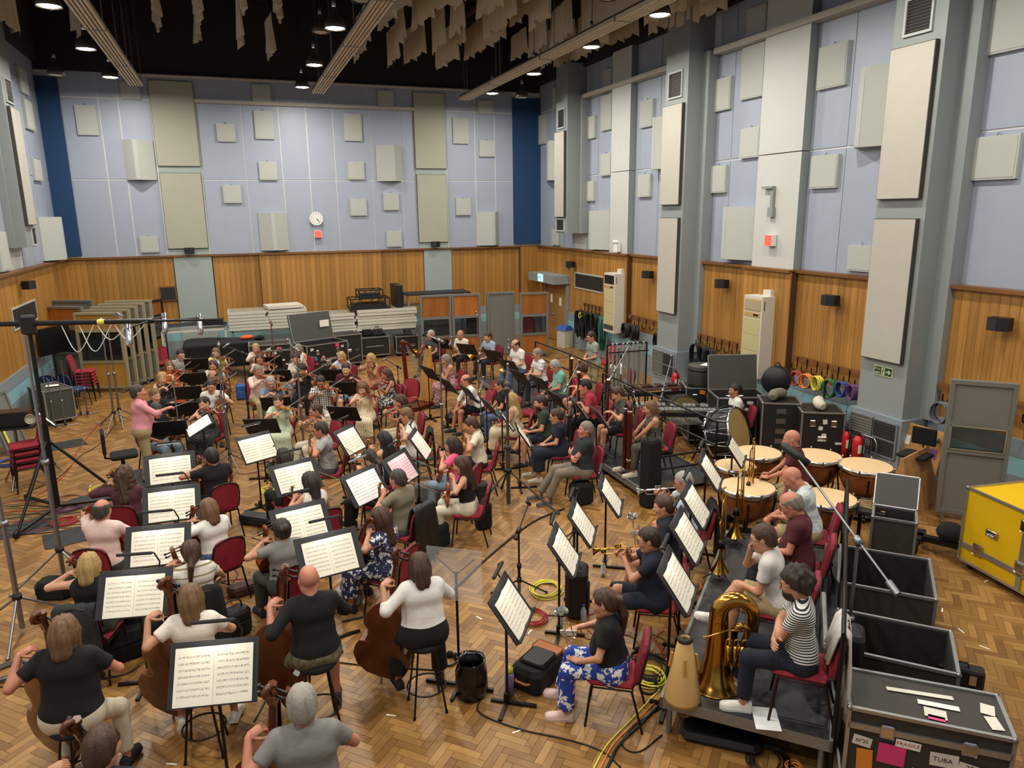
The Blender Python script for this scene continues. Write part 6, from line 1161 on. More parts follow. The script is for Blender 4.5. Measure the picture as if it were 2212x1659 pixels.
# harp
def harp():
    t = thing('harp', 'tall concert harp with dark column and golden soundboard', 'harp', (3.9, 17.35, 0), 34)
    b = MB(); b.prism([(-.36, -.2), (-.2, -.26), (.35, -.3), (.42, 0), (.35, .3), (-.2, .26), (-.36, .2)], 0, .1); ob('base', b.mesh('base', 'harp_dark'), t)
    c = MB(); c.tube([(-.24, 0, .1), (-.3, 0, .9), (-.36, 0, 1.62)], [.06, .038, .042], 10); c.lathe([(.04, 1.6), (.075, 1.64), (.06, 1.7), (.07, 1.74), (0, 1.77)], 14, (-.36, 0, 0)); ob('column', c.mesh('column', 'harp_dark'), t)
    fl_ = MB(); [fl_.tube([(-.24+.058*math.cos(R(a)), .058*math.sin(R(a)), .12), (-.36+.042*math.cos(R(a)), .042*math.sin(R(a)), 1.58)], .006, 5) for a in range(0, 360, 60)]; ob('column_flutes', fl_.mesh('column_flutes', 'fiddle_red'), t)
    s = MB(); vs = []
    for k, (x, z, w, d) in enumerate(((.3, .12, .24, .2), (.36, .6, .18, .17), (.44, 1.05, .12, .13), (.5, 1.42, .07, .09))): vs += [(x-.0, -w, z), (x, w, z), (x+d, w*.7, z+.05), (x+d, -w*.7, z+.05)]
    s.add(vs, [(3, 2, 1, 0), (12, 13, 14, 15)]+[(4*i+j, 4*i+(j+1) % 4, 4*i+4+(j+1) % 4, 4*i+4+j) for i in range(3) for j in range(4)]); ob('soundboard', s.mesh('soundboard', 'harp_wood'), t)
    n = MB(); n.tube(bez([(.52, 0, 1.42), (.42, 0, 1.52), (.22, 0, 1.34), (.0, 0, 1.4), (-.2, 0, 1.66), (-.36, 0, 1.68)], 24), .034, 8); ob('neck', n.mesh('neck', 'harp_dark'), t)
    rib = MB(); rib.bar((.295, 0, .14), (.495, 0, 1.42), .03, .012, up=(1, 0, 0)); ob('string_rib', rib.mesh('string_rib', 'mute_wood'), t)
    nk = bez([(.46, 0, 1.5), (.42, 0, 1.5), (.22, 0, 1.32), (.0, 0, 1.38), (-.2, 0, 1.64), (-.28, 0, 1.66)], 24); st = MB()
    for i in range(36): u = i/35; q = nk[min(len(nk)-1, int(u*(len(nk)-1)))]; st.tube([(.49-.19*u, 0, 1.36-1.2*u), tuple(q)], .0028, 4)
    ob('strings', st.mesh('strings', 'gut'), t); pd = MB(); [pd.bar((-.1+.07*i, -.27, .05), (-.13+.07*i, -.36, .06), .02, .012) for i in range(6)]; ob('pedals', pd.mesh('pedals', 'brass'), t)
harp()
# contrabassoon, tuba, trombones, mute
def contrab():
    c = (6.24,11.05,0.2); t = thing('contrabassoon', 'dark red contrabassoon held upright by person in patterned jumpsuit', 'contrabassoon', (6.12, 10.72, .2), 80)
    a = MB(); a.tube([(-.1, 0, .12), (-.1, 0, 1.2)]+arc((0, 0, 1.2), .1, 180, 0, 10, 'xz')+[(.1, 0, .2)], .045, 10); ob('main_tubes', a.mesh('main_tubes', 'bassoon_wood'), t); b = MB(); b.tube([(0, .05, .12), (0, .05, 1.15)], .034, 10); b.tube([(.0, -.06, .15), (0, -.06, 1.05)], .03, 10); ob('inner_tubes', b.mesh('inner_tubes', 'bassoon_wood'), t)
    k = MB(); [k.lathe([(0, 0), (.018, 0), (.018, .006), (0, .008)], 8, (x, -.09, z), (0, -1, 0)) for z in np.arange(.3, 1.1, .09) for x in (-.06, .03)]; k.tube([(-.05, -.1, .25), (-.05, -.1, 1.1)], .005, 5); k.tube([(.06, -.1, .25), (.06, -.1, 1.1)], .005, 5); ob('keys', k.mesh('keys', 'chrome'), t); r = MB(); [r.lathe([(.046, -.02), (.052, -.02), (.052, .02), (.046, .02)], 12, (x, 0, z)) for x in (-.1, .1) for z in (.3, 1.17)]; ob('bands', r.mesh('bands', 'chrome'), t); e = MB(); e.tube([(0, 0, .12), (0, 0, 0)], .008, 6); e.box(-.14, .14, -.06, .08, .1, .14); ob('endpin', e.mesh('endpin', 'chrome'), t)
contrab()
def tuba():
    c = (3.85,5,0.4); t = thing('tuba', 'large brass tuba standing on its bell on the riser', 'tuba', (c[0], c[1], .4), 150); b = MB(); b.lathe([(.24, 0), (.235, .012), (.19, .05), (.14, .14), (.11, .3), (.095, .5), (.085, .7)], 30); ob('bell', b.mesh('bell', 'gold_brass'), t); r_ = MB(); r_.tube([(.24*math.cos(a), .24*math.sin(a), .006) for a in np.linspace(0, 6.283, 37)[:-1]], .008, 6, closed=True); ob('bell_rim', r_.mesh('bell_rim', 'gold_brass'), t)
    w = MB(); w.tube([(0, 0, .68)]+arc((-.15, 0, .72), .15, 0, 180, 12, 'xz')+[(-.3, 0, .6), (-.3, 0, .3)], [.085]+[.084-.002*i for i in range(13)]+[.055, .05], 14); ob('top_bow', w.mesh('top_bow', 'gold_brass'), t); l = MB(); l.tube([(-.3, 0, .3)]+arc((-.22, .06, .3), .08, 180, 360, 8, 'xz')+[(-.14, .06, .62)]+arc((-.19, .1, .62), .05, 0, 180, 6, 'xz')+[(-.24, .1, .25)], .03, 9); [l.tube([(x, .13, .28), (x, .13, .52)]+arc((x+.025, .13, .52), .025, 180, 0, 5, 'xz')+[(x+.05, .13, .28)], .011, 6) for x in (-.25, -.18, -.11)]; ob('tubing', l.mesh('tubing', 'gold_brass'), t)
    v = MB(); [v.lathe([(0, .3), (.022, .3), (.024, .5), (0, .5)], 10, (x, .16, 0)) for x in (-.26, -.2, -.14, -.08)]; ob('valves', v.mesh('valves', 'brass'), t); m = MB(); m.tube([(-.2, .1, .62), (-.05, .18, .66), (.1, .2, .6)], [.012, .009, .007], 6); m.lathe([(.006, 0), (.017, .05)], 10, (.1, .2, .6), (.9, .1, -.3)); ob('leadpipe', m.mesh('leadpipe', 'brass'), t)
tuba()
mc = (3.44,4.92,0.4); mt = MB(); mt.lathe([(0, .004), (.165, .004), (.165, .03), (.06, .6), (.045, .62), (.04, .62), (.05, .58)], 28); mr_ = MB(); mr_.lathe([(.062, .575), (.07, .6), (.05, .63), (.04, .625)], 24); ck = MB(); [ck.bar((.125*math.cos(R(a)), .125*math.sin(R(a)), .32), (.105*math.cos(R(a)), .105*math.sin(R(a)), .46), .02, .02) for a in (60, 150, 240, 330)]; place([('cone', mt.mesh('cone', 'mute_wood')), ('collar', mr_.mesh('collar', 'green_felt' if 'green_felt' in MATS else 'charcoal')), ('corks', ck.mesh('corks', 'harp_wood'))], 'tuba_mute', 'tall wooden cone mute standing beside the tuba', 'mute', mc)
def bone(lab, c, rz, zf):
    t = thing('trombone', lab, 'trombone', (c[0], c[1], zf), rz, 'trombones on stands'); b = MB(); b.tube([(0, 0, .95), (0, 0, .5)], [.009, .012], 9); b.lathe([(.012+.1*((.5-z)/.4)**3.2, z) for z in np.linspace(.5, .1, 12)], 24); ob('bell', b.mesh('bell', 'brass'), t); s = MB(); s.tube(arc((.05, 0, .95), .05, 180, 0, 8, 'xz')+[(.1, 0, .3)], .009, 8); s.tube([(.1, .03, .2), (.1, .03, 1.1)]+arc((.1, .0, 1.1), .03, 90, -90, 8, 'yz')+[(.1, -.03, .2)], .007, 7); s.tube([(.03, 0, .62), (.1, 0, .62)], .006, 6); s.tube(arc((.07, .03, .66), .06, 0, 360, 14, 'xz')[:-1], .008, 6, closed=True); ob('tubing', s.mesh('tubing', 'brass'), t)
    k = MB(); k.tube([(0, 0, .02), (0, 0, .4)], .01, 6); k.lathe([(0, .4), (.05, .4), (.02, .5), (0, .5)], 10); [k.tube([(0, 0, .12), (.2*math.cos(R(a)), .2*math.sin(R(a)), .01)], .008, 6) for a in (0, 120, 240)]; ob('stand', k.mesh('stand', 'black_metal'), t)
bone('brass trombone on a stand before timpani and patterned shirt', (6.63,8.12,0.55), 20, .4); bone('brass trombone on a stand before pale grey polo', (5.1,6.66,0.55), 40, .4); bone('brass trombone on a stand in the middle of the riser', (5.88,7.4,0.55), 10, .4)
# ---------------------------------------------------------------- flight cases
mat('case_black', '1d1b1a', .55, var=.15, scale=5); mat('case_brown', '37322d', .6, var=.15, scale=5); mat('case_yellow', 'e3b70f', .45, var=.05, scale=3); mat('case_in', '242220', .9, bump=.4, bscale=40); mat('case_grey', '44443f', .6, var=.1, scale=4); mat('pink_tape', 'e0407a', .7); mat('orange_tape', 'e08a2a', .7); mat('label_white', 'd8d3c6', .8, var=.2, scale=40); mat('blue_ink', '2f7fb0', .6); mat('white_ink', 'c9c6be', .7); mat('wheel_blue', '2b4a8c', .5)
cb_ = MB(); cb_.ball((0, 0, 0), .026, 8); CORNER = cb_.mesh('corner', 'steel'); lt = MB(); lt.rbox(-.055, .055, -.006, .006, -.06, .06, .012); lt.box(-.03, .03, -.014, -.006, -.04, .04); LATCH = lt.mesh('latch', 'chrome'); hd = MB(); hd.rbox(-.085, .085, -.006, .006, -.045, .045, .012); hd.tube([(-.05, -.012, -.012), (-.05, -.024, -.012), (.05, -.024, -.012), (.05, -.012, -.012)], .008, 6); HANDLE = hd.mesh('handle', 'chrome')
wh = MB(); wh.lathe([(0, -.018), (.05, -.018), (.05, .018), (0, .018)], 14, (0, 0, .05), (0, 1, 0)); wh.box(-.03, .03, -.03, .03, .09, .105); WHEEL = wh.mesh('wheel', 'rubber')
def fcase(label, c, rz, L, w, h, col='case_black', lid=0, wheels=1, z=0., stick=(), lat=2, hnd=1, name='flight_case', rail_z=None, group='flight cases', lidang=100, hinge=1):
    """origin at the floor centre; front is local -Y. lid: 0 closed, 1 open box without lid, 2 hinged open"""
    t = thing(name, label, 'case', (c[0], c[1], z), rz, group); z0 = .12 if wheels else 0; e = .03
    b = MB()
    if lid == 0: b.box(-L/2+.005, L/2-.005, -w/2+.005, w/2-.005, z0, z0+h-.005)
    else: q = .02; b.box(-L/2, L/2, -w/2, -w/2+q, z0, z0+h); b.box(-L/2, L/2, w/2-q, w/2, z0, z0+h); b.box(-L/2, -L/2+q, -w/2+q, w/2-q, z0, z0+h); b.box(L/2-q, L/2, -w/2+q, w/2-q, z0, z0+h); b.box(-L/2+q, L/2-q, -w/2+q, w/2-q, z0, z0+q)
    ob('body', b.mesh('body', col), t)
    if lid: i_ = MB(); g = .022; i_.box(-L/2+g, L/2-g, -w/2+g, -w/2+g+.004, z0+.02, z0+h-.01); i_.box(-L/2+g, L/2-g, w/2-g-.004, w/2-g, z0+.02, z0+h-.01); i_.box(-L/2+g, -L/2+g+.004, -w/2+g, w/2-g, z0+.02, z0+h-.01); i_.box(L/2-g-.004, L/2-g, -w/2+g, w/2-g, z0+.02, z0+h-.01); i_.box(-L/2+g, L/2-g, -w/2+g, w/2-g, z0+.02, z0+.026); ob('lining', i_.mesh('lining', 'case_in'), t)
    k = MB()
    for x in (-L/2, L/2):
        for y in (-w/2, w/2): k.bar((x, y, z0), (x, y, z0+h), e, e)
        for zz in (z0, z0+h): k.bar((x, -w/2, zz), (x, w/2, zz), e, e)
    for y in (-w/2, w/2):
        for zz in (z0, z0+h)+((z0+rail_z,) if rail_z else ()): k.bar((-L/2, y, zz), (L/2, y, zz), e, e if zz in (z0, z0+h) else .05)
    if rail_z: [k.bar((x, -w/2, z0+rail_z), (x, w/2, z0+rail_z), e, .05) for x in (-L/2, L/2)]
    ob('edging', k.mesh('edging', 'alu'), t)
    for x in (-L/2, L/2):
        for y in (-w/2, w/2):
            for zz in (z0, z0+h): ob('corner', CORNER, t, (x, y, zz))
    for i in range(lat): x = -L/2+L*(i+.5)/lat if lat > 1 else 0; ob('latch', LATCH, t, (x, -w/2-.012, z0+(rail_z or h*.78)))
    for x in ((-L*.25, L*.25) if hnd > 1 else (0,) if hnd else ()): ob('handle', HANDLE, t, (x, -w/2-.01, z0+h*.45))
    if wheels: [ob('wheel', WHEEL, t, (x, y, 0)) for x in (-L/2+.1, L/2-.1) for y in (-w/2+.1, w/2-.1)]
    if lid == 2:
        o = bpy.data.objects.new('lid', None); l = MB(); lh = .1; l.box(-L/2, L/2, 0, w, 0, .02); l.box(-L/2, L/2, 0, .02, -lh, 0); l.box(-L/2, L/2, w-.02, w, -lh, 0); l.box(-L/2, -L/2+.02, .02, w-.02, -lh, 0); l.box(L/2-.02, L/2, .02, w-.02, -lh, 0); bpy.data.objects.remove(o)
        o = ob('lid', l.mesh('lid', 'case_grey'), t, (0, w/2*hinge, z0+h+lh*.3), (R(lidang), 0, 0 if hinge > 0 else math.pi)); o.rotation_euler = (R(180-lidang), 0, 0) if hinge < 0 else (R(lidang), 0, 0); kk = MB(); [kk.bar(a, b_, e, e) for a, b_ in (((-L/2, 0, 0), (L/2, 0, 0)), ((-L/2, w, 0), (L/2, w, 0)), ((-L/2, 0, 0), (-L/2, w, 0)), ((L/2, 0, 0), (L/2, w, 0)))]; ob('lid_edging', kk.mesh('lid_edging', 'alu'), o)
    for s in stick:                                   # (face, x, z, w, h, material, turn)
        f, x, zz, sw_, sh_, m = s[:6]; q = MB(); q.box(-sw_/2, sw_/2, -.002, .0, -sh_/2, sh_/2); o = ob('sticker', q.mesh('sticker', m), t)
        if f == 'f': o.location = (x, -w/2-.006, z0+zz)
        elif f == 't': o.location = (x, zz, z0+h+.004); o.rotation_euler = (R(-90), 0, 0)
        elif f == 'r': o.location = (L/2+.006, x, z0+zz); o.rotation_euler = (0, 0, R(90))
        o.rotation_euler.rotate_axis('Y', R(s[6] if len(s) > 6 else 0))
    return t
def faceF(w, x, z): return Matrix.Translation((x, -w/2-.008, z)) @ Matrix.Rotation(R(90), 4, 'X')
rs = random.Random(5)
def rstick(n, L, h, f='f', ms=('label_white', 'label_white', 'pink_tape', 'label_white', 'white_ink')): return [(f, rs.uniform(-L*.42, L*.42), rs.uniform(h*.25, h*.9), rs.uniform(.06, .13), rs.uniform(.04, .09), rs.choice(ms), rs.uniform(-8, 8)) for i in range(n)]
fcase('black stickered flight case behind pink cardigan violinist', (.75, 22.5), -2, 1.15, .75, .92, stick=rstick(9, 1.15, .92)+[('f', .25, .8, .12, .1, 'pink_tape', 3)], rail_z=.75)
t_ = fcase('black orchestra flight case with lettering and raised lid', (2.15, 21.85), 22, 1.3, .8, .95, lid=2, stick=rstick(9, 1.3, .95)+[('f', .32, .88, .12, .1, 'pink_tape', 0)], lidang=75)
text('PHILHARMONIC', .1, 'white_ink', t_, faceF(.8, .12, .62)); text('ORCHESTRA', .1, 'white_ink', t_, faceF(.8, .06, .46)); dk = MB(); dk.disc((0, 0, 0), .07, 16, (0, -1, 0), .004); ob('round_sticker', dk.mesh('round_sticker', 'blue_ink'), t_, (-.42, -.406, .68))
pp = MB(); pp.box(-.15, .15, .0, .004, -.1, .1); one('notice', 'cream notice taped inside the raised case lid', 'notice', pp, 'paper', (2.35, 22.35, 1.55), 22)
fcase('dark tall flight case beside the orchestra case', (3.05, 23.5), 12, .85, .8, .9, stick=[('f', -.05, .6, .12, .12, 'blue_ink'), ('f', .28, .42, .16, .08, 'case_grey')]+rstick(2, .85, .9), lat=0)
t_ = fcase('black flight case with faint lettering under staging', (4.1, 24.5), 4, 1.0, .7, .6, lat=0, hnd=0); text('LONDON SYMPHONY', .06, 'white_ink', t_, faceF(.7, 0, .42)); fcase('small black flight case right of the faintly lettered case', (5.25, 24.5), -2, .75, .6, .55, lat=0, hnd=2)
for i, (x, y) in enumerate(((3.95, 24.6), (4.3, 24.55))): q = MB(); q.rbox(-.16, .16, -.12, .12, 0, .22, .02); q.tube([(-.08, 0, .22), (-.06, 0, .27), (.06, 0, .27), (.08, 0, .22)], .012, 6); one('toolbox', ('black box', 'grey-topped black box')[i]+' standing on the faintly lettered flight case', 'box', q, ('black', 'charcoal')[i], (x, y, .74))
# right side percussion cases
fcase('black percussion case under the round brown drum case', (9.35, 13.2), -25, .75, .6, .85, stick=rstick(7, .75, .85, ms=('label_white', 'orange_tape', 'label_white'))); fcase('open black percussion trunk with grey raised lid', (9.45, 12.1), -20, 1.0, .7, .9, lid=2, stick=rstick(6, 1.0, .9), lidang=80, lat=1)
fcase('black drawer case behind the plain white tee', (9.75, 11.2), -30, .7, .6, .95, stick=[('f', 0, .2+.2*i, .18, .1, 'steel') for i in range(4)], lat=0, hnd=0); fcase('black case with white labels beside the mic stand', (10.15, 10.55), -30, .75, .7, .9, stick=rstick(4, .75, .9)); fcase('low black open drum trunk beside kick drum', (8.75, 12.35), -20, .6, .5, .6, lid=1, stick=rstick(3, .6, .6))
dc = MB(); dc.lathe([(0, 0), (.3, 0), (.31, .05), (.31, .42), (.3, .45), (0, .46)], 24); dr = MB(); dr.lathe([(.312, .34), (.318, .34), (.318, .38), (.312, .38)], 24); place([('shell', dc.mesh('shell', 'case_brown')), ('strap', dr.mesh('strap', 'black'))], 'drum_case', 'round brown drum case standing on a percussion case', 'case', (9.35, 13.2, .985)); pz_ = MB(); pz_.box(-.15, .15, -.1, .1, 0, .003); one('paper', 'white sheet lying on the round brown drum case', 'paper', pz_, 'paper', (9.4, 13.1, 1.447), 30)
dc2 = MB(); dc2.lathe([(0, -.16), (.27, -.16), (.28, -.12), (.28, .12), (.27, .16), (0, .16)], 26, (0, 0, .28), (-.7, -.7, 0)); dh = MB(); dh.tube(arc((0, 0, .56), .07, 0, 180, 8, 'xz'), .012, 6); place([('shell', dc2.mesh('shell', 'black')), ('carry_handle', dh.mesh('carry_handle', 'black'))], 'drum_case', 'black round drum case standing on edge under air unit', 'case', (9.95, 11.55, 1.1)); one('paper', 'white sheet on the open percussion trunk', 'paper', pz_, 'paper', (9.2, 11.85, 1.06), 10)
bg = MB(); bg.tube(bez([(-.25, 0, .08), (-.1, .05, .12), (.1, 0, .12), (.25, .03, .08)], 12), [.06, .09, .1, .1, .1, .1, .1, .1, .09, .08, .07, .05, .05][:13], 10); one('holdall', 'khaki cloth bag lying on the drawer case', 'bag', bg, 'c_olive', (9.75, 11.2, 1.08), 20); one('holdall', 'beige rolled bag on the case with white labels', 'bag', bg, 'c_cream', (10.15, 10.55, 1.03), 60)
# big cases at right
def yellow():
    t = fcase('large yellow flight case with silver edges', (9.2, 5.42), -98, 1.8, 1.15, 1.0, 'case_yellow', stick=(), lat=0, hnd=0, wheels=1)
    for p, q in (((-.0, -.585, .12), (-.0, -.585, 1.12)), ((-.875, -.585, .34), (.875, -.585, .34)), ((0, -.57, 1.12), (0, .57, 1.12))): m = MB(); m.bar(p, q, .07, .012, up=(0, 1, 0) if p[2] != q[2] else ((0, 0, 1) if p[0] == q[0] else (0, 1, 0))); ob('joint_strip', m.mesh('joint_strip', 'alu'), t)
    for x, z in ((0, .95), (0, .42), (.62, .36), (-.62, .36)): o = ob('latch', LATCH, t, (x, -.592, z)); o.scale = (1.3, 1, 1.3)
    for x in (.45, -.45): ob('handle', HANDLE, t, (x, -.59, .66))
    q = MB(); q.box(-.2, .1, -.15, .15, 0, .003); ob('sticker', q.mesh('sticker', 'paper'), t, (-.35, .1, 1.125))
yellow()
t_ = fcase('large dark trunk with stickers in the near right corner', (4.98, 3.76), -41, 1.15, .56, .75, 'case_brown', wheels=0, rail_z=.6, lat=2, hnd=0, stick=[('f', -.46, .47, .14, .09, 'label_white', 8), ('f', -.43, .3, .12, .2, 'orange_tape', -3), ('f', -.24, .4, .2, .18, 'pink_tape', 2), ('f', -.13, .52, .18, .07, 'paper', 3), ('f', .13, .45, .2, .12, 'label_white', -2), ('f', .33, .42, .2, .08, 'label_white', 8), ('f', -.02, .24, .14, .16, 'label_white', 4), ('f', .15, .2, .2, .14, 'label_white', -6), ('f', -.3, .14, .16, .14, 'pink_tape', 5), ('f', .36, .16, .14, .18, 'orange_tape', 3), ('t', -.02, .1, .5, .05, 'label_white', -4), ('t', .1, -.02, .3, .06, 'paper', 0), ('t', .06, -.14, .16, .12, 'label_white', 4), ('t', .06, -.2, .12, .06, 'pink_tape', 4), ('t', .46, .05, .1, .14, 'label_white', 10), ('t', .47, -.12, .09, .16, 'label_white', -10)])
mat('red_ink', 'b03226', .7); mat('ink', '22201e', .7)
text('FRAGILE', .045, 'red_ink', t_, faceF(.56, -.13, .52)); text('TUBA', .055, 'ink', t_, faceF(.56, .12, .45)); text('25', .06, 'ink', t_, faceF(.56, .31, .43)); text('Nº25', .045, 'ink', t_, faceF(.56, -.46, .47))
fcase('open dark trunk nearest the big stickered trunk', (5.58, 4.6), -46, 1.0, .75, .68, 'case_brown', lid=1, wheels=0, lat=0, hnd=0); fcase('open empty dark trunk behind the other open trunk', (6.62, 5.68), -46, .95, 1.0, .68, 'case_brown', lid=1, wheels=0, lat=0, hnd=0)
ld = MB(); ld.box(-.5, .5, -.03, .03, 0, .85); le = MB(); [le.bar(a, b, .035, .05) for a, b in (((-.5, 0, 0), (-.5, 0, .85)), ((.5, 0, 0), (.5, 0, .85)), ((-.5, 0, .85), (.5, 0, .85)), ((-.5, 0, 0), (.5, 0, 0)))]; 
for lab, p, a in (('removed case lid standing left of the near open trunk', (5.02, 4.92), 48), ('removed case lid standing left of the far open trunk', (6.05, 5.98), 46)): place([('board', ld.mesh('board', 'case_grey')), ('edging', le.mesh('edging', 'alu'))], 'lid_board', lab, 'board', (p[0], p[1], 0), a, 'case lids')
iv = MB(); iv.prism([(-.18, 0), (.22, 0), (.18, .22), (.06, .4), (-.06, .4)], -.03, .03, 0, lambda p: (p[0], p[2], p[1])); one('mute_bag', 'dark fitted block inside the near open trunk', 'padding', iv, 'charcoal', (5.75, 4.42, .03), -46); bw_ = MB(); bw_.ball((0, 0, .1), .1, 10, 0, (1.4, 1, .9)); one('plastic_bag', 'crumpled white bag in the near open trunk', 'bag', bw_, 'white', (5.35, 4.5, .02)); one('plastic_bag', 'crumpled black bag in the near open trunk', 'bag', bw_, 'black_gloss', (5.55, 4.38, .02))
bc = MB(); bc.rbox(-.2, .2, -.075, .075, 0, .34, .02); bh = MB(); bh.tube([(-.06, 0, .34), (-.05, 0, .38), (.05, 0, .38), (.06, 0, .34)], .01, 6); bl_ = MB(); [bl_.box(x-.03, x+.03, -.085, -.075, .2, .3) for x in (-.1, .1)]; place([('shell', bc.mesh('shell', 'black')), ('handle', bh.mesh('handle', 'black_gloss')), ('latch', bl_.mesh('latch', 'chrome'))], 'briefcase', 'small upright black case beside the open trunks', 'case', (6.3, 4.42, 0), -48)
t_ = fcase('dark raised-lid stick case by the timpani', (7.75, 6.6), -48, .5, .42, .7, 'case_brown', lid=2, lat=0, hnd=0, lidang=60)

# ---------------------------------------------------------------- acoustic screens
pattern('screen_wood', 'grain', '8a4f1c', 'a8692c', 7, rough=.4); mat('screen_cream', '958b6c', .6, var=.06); mat('screen_grey', '6d6c66', .7, var=.05); mat('felt_grey', '77746c', .95, var=.1, scale=60, bump=.5, bscale=150); mat('felt_ribbed', '6e6d66', .9); pattern('hess', 'noise', '9a6a22', 'b98a36', 120, rough=.8)
def screen(label, c, rz, w, h, fr, up, lo, win=(.42, .72), d=.12, wheels=1, open_=0):
    """front faces local -Y"""
    t = thing('acoustic_screen', label, 'screen', (c[0], c[1], 0), rz, 'acoustic screens'); z0 = .1; f = MB(); e = .06
    f.box(-w/2, -w/2+e, -d/2, d/2, z0, h); f.box(w/2-e, w/2, -d/2, d/2, z0, h); f.box(-w/2+e, w/2-e, -d/2, d/2, h-e, h); f.box(-w/2+e, w/2-e, -d/2, d/2, z0, z0+e)
    if win: [f.box(-w/2+e, w/2-e, -d/2, d/2, h*q-.03, h*q+.03) for q in win]
    ob('frame', f.mesh('frame', fr), t)
    def pnl(z0_, z1_, m, n='panel', th=.03): q = MB(); q.box(-w/2+e, w/2-e, -th, th, z0_, z1_); ob(n, q.mesh(n, m), t)
    if win:
        pnl(z0+e, h*win[0]-.03, lo); pnl(h*win[1]+.03, h-e, up); pnl(h*win[0]+.03, h*win[1]-.03, 'dark_glass', 'pane', .006)
        b = MB(); [b.box(x0, x1, -d/2-.008, -d/2, z0_, z1_) for x0, x1, z0_, z1_ in ((-w/2+e, w/2-e, h*win[0]+.03, h*win[0]+.05), (-w/2+e, w/2-e, h*win[1]-.05, h*win[1]-.03), (-w/2+e, -w/2+e+.02, h*win[0]+.03, h*win[1]-.03), (w/2-e-.02, w/2-e, h*win[0]+.03, h*win[1]-.03))]; ob('window_bead', b.mesh('window_bead', 'alu' if fr != 'screen_cream' else fr), t)
    else: pnl(z0+e, h-e, lo)
    if wheels:
        for x in (-w/2+.08, w/2-.08): q = MB(); q.bar((x, -.28, .09), (x, .28, .09), .05, .04); [q.lathe([(0, -.015), (.035, -.015), (.035, .015), (0, .015)], 10, (x, y, .036), (1, 0, 0)) for y in (-.25, .25)]; ob('foot', q.mesh('foot', 'steel'), t)
screen('orange panelled screen with window and cream frame at left', (-3.6, 22.45), -18, 1.25, 2.2, 'screen_cream', 'hess', 'hess', (.38, .78))
for i, q in enumerate((.3, .55, .8, 1.05)): screen(f'cream framed screen stacked behind the orange one, {OR1[i]} behind it', (-3.45+i*.16, 22.6+q), -18+i*2, 1.25, 2.22+.05*i, 'screen_cream', 'screen_grey', 'screen_grey', (.38, .78))
screen('grey screen with dark window at far left', (-4.6, 23.5), -30, 1.2, 2.3, 'screen_grey', 'screen_wood', 'felt_ribbed', (.42, .74)); screen('grey screen leaning behind the far left screen', (-4.5, 24.2), -25, 1.3, 2.4, 'screen_grey', 'screen_grey', 'felt_ribbed', (.42, .74))
screen('grey angled screen at the end of the left stack', (-2.72, 23.5), 68, 1.0, 2.1, 'screen_grey', 'screen_grey', 'screen_grey', (.48, .78)); screen('orange angled screen beyond the left stack', (-2.55, 24.9), 60, 1.1, 2.2, 'black', 'screen_wood', 'hess', (.48, .78))
screen('wood and window screen behind horns, leftmost', (5.95, 23.0), -4, 1.0, 2.15, 'screen_grey', 'screen_wood', 'screen_wood', (.36, .66)); screen('wood and window screen behind horns, second from left', (6.95, 22.9), -7, .95, 2.15, 'screen_grey', 'screen_wood', 'screen_wood', (.36, .66)); screen('plain grey screen behind the horns', (8.15, 22.9), -4, .95, 2.15, 'screen_grey', 'screen_grey', 'screen_grey', None); screen('wood and window screen nearest the door', (9.1, 22.3), -10, .95, 2.15, 'screen_grey', 'screen_wood', 'screen_wood', (.36, .66))
screen('tall grey felt screen with window at right', (10.2, 7.42), -46, .85, 2.2, 'screen_grey', 'felt_grey', 'felt_grey', (.5, .7)); screen('second dark framed screen at the right picture edge', (10.6, 5.95), -80, 1.1, 2.0, 'black', 'felt_grey', 'felt_grey', (.5, .75))
# ---------------------------------------------------------------- staging store at the back
mat('stage_edge', 'd9d6c8', .45, .15, var=.1, scale=8); mat('stage_board', '8f8878', .7, var=.1)
k0 = 0
for nm, x0, x1, y, zs, n in (('left', -.35, 2.05, 25.1, 1.16, 6), ('middle', 2.1, 3.6, 25.15, .92, 6), ('right', 3.65, 5.65, 25.1, .9, 7)):
    t = thing('staging_rack', f'steel rack under the {nm} stack of staging decks', 'rack', ((x0+x1)/2, y, 0), 0, 'staging racks'); W_ = x1-x0
    for x in (-W_/2+.1, W_/2-.1): 
        for yy in (-.5, .5): q = MB(); q.bar((x, yy, 0), (x, yy, zs), .05, .05); ob('leg', q.mesh('leg', 'dull_alu'), t)
    q = MB(); [q.bar((-W_/2, yy, zs-.03), (W_/2, yy, zs-.03), .05, .05) for yy in (-.5, .5)]; [q.bar((x, -.5, zs-.03), (x, .5, zs-.03), .05, .05) for x in (-W_/2+.1, W_/2-.1)]; ob('frame', q.mesh('frame', 'dull_alu'), t)
    for i in range(n):
        q = MB(); q.box(-W_/2, W_/2, -.55, .55, 0, .085); b = MB(); b.box(-W_/2+.03, W_/2-.03, -.5, .5, .085, .09); j = random.uniform(-.04, .04); place([('edge_frame', q.mesh('edge_frame', 'stage_edge')), ('board', b.mesh('board', 'stage_board'))], 'staging_deck', f'flat staging deck in the {nm} stack, {ORD[i]} up', 'staging deck', ((x0+x1)/2+j, y+random.uniform(-.03, .03), zs+i*.1), 0, 'stacked staging decks')
q = MB(); q.box(-.55, .55, -.4, .4, 0, .1); one('staging_deck', 'short deck lying loose on the left staging stack', 'staging deck', q, 'stage_edge', (1.35, 25.0, 1.78), 8)
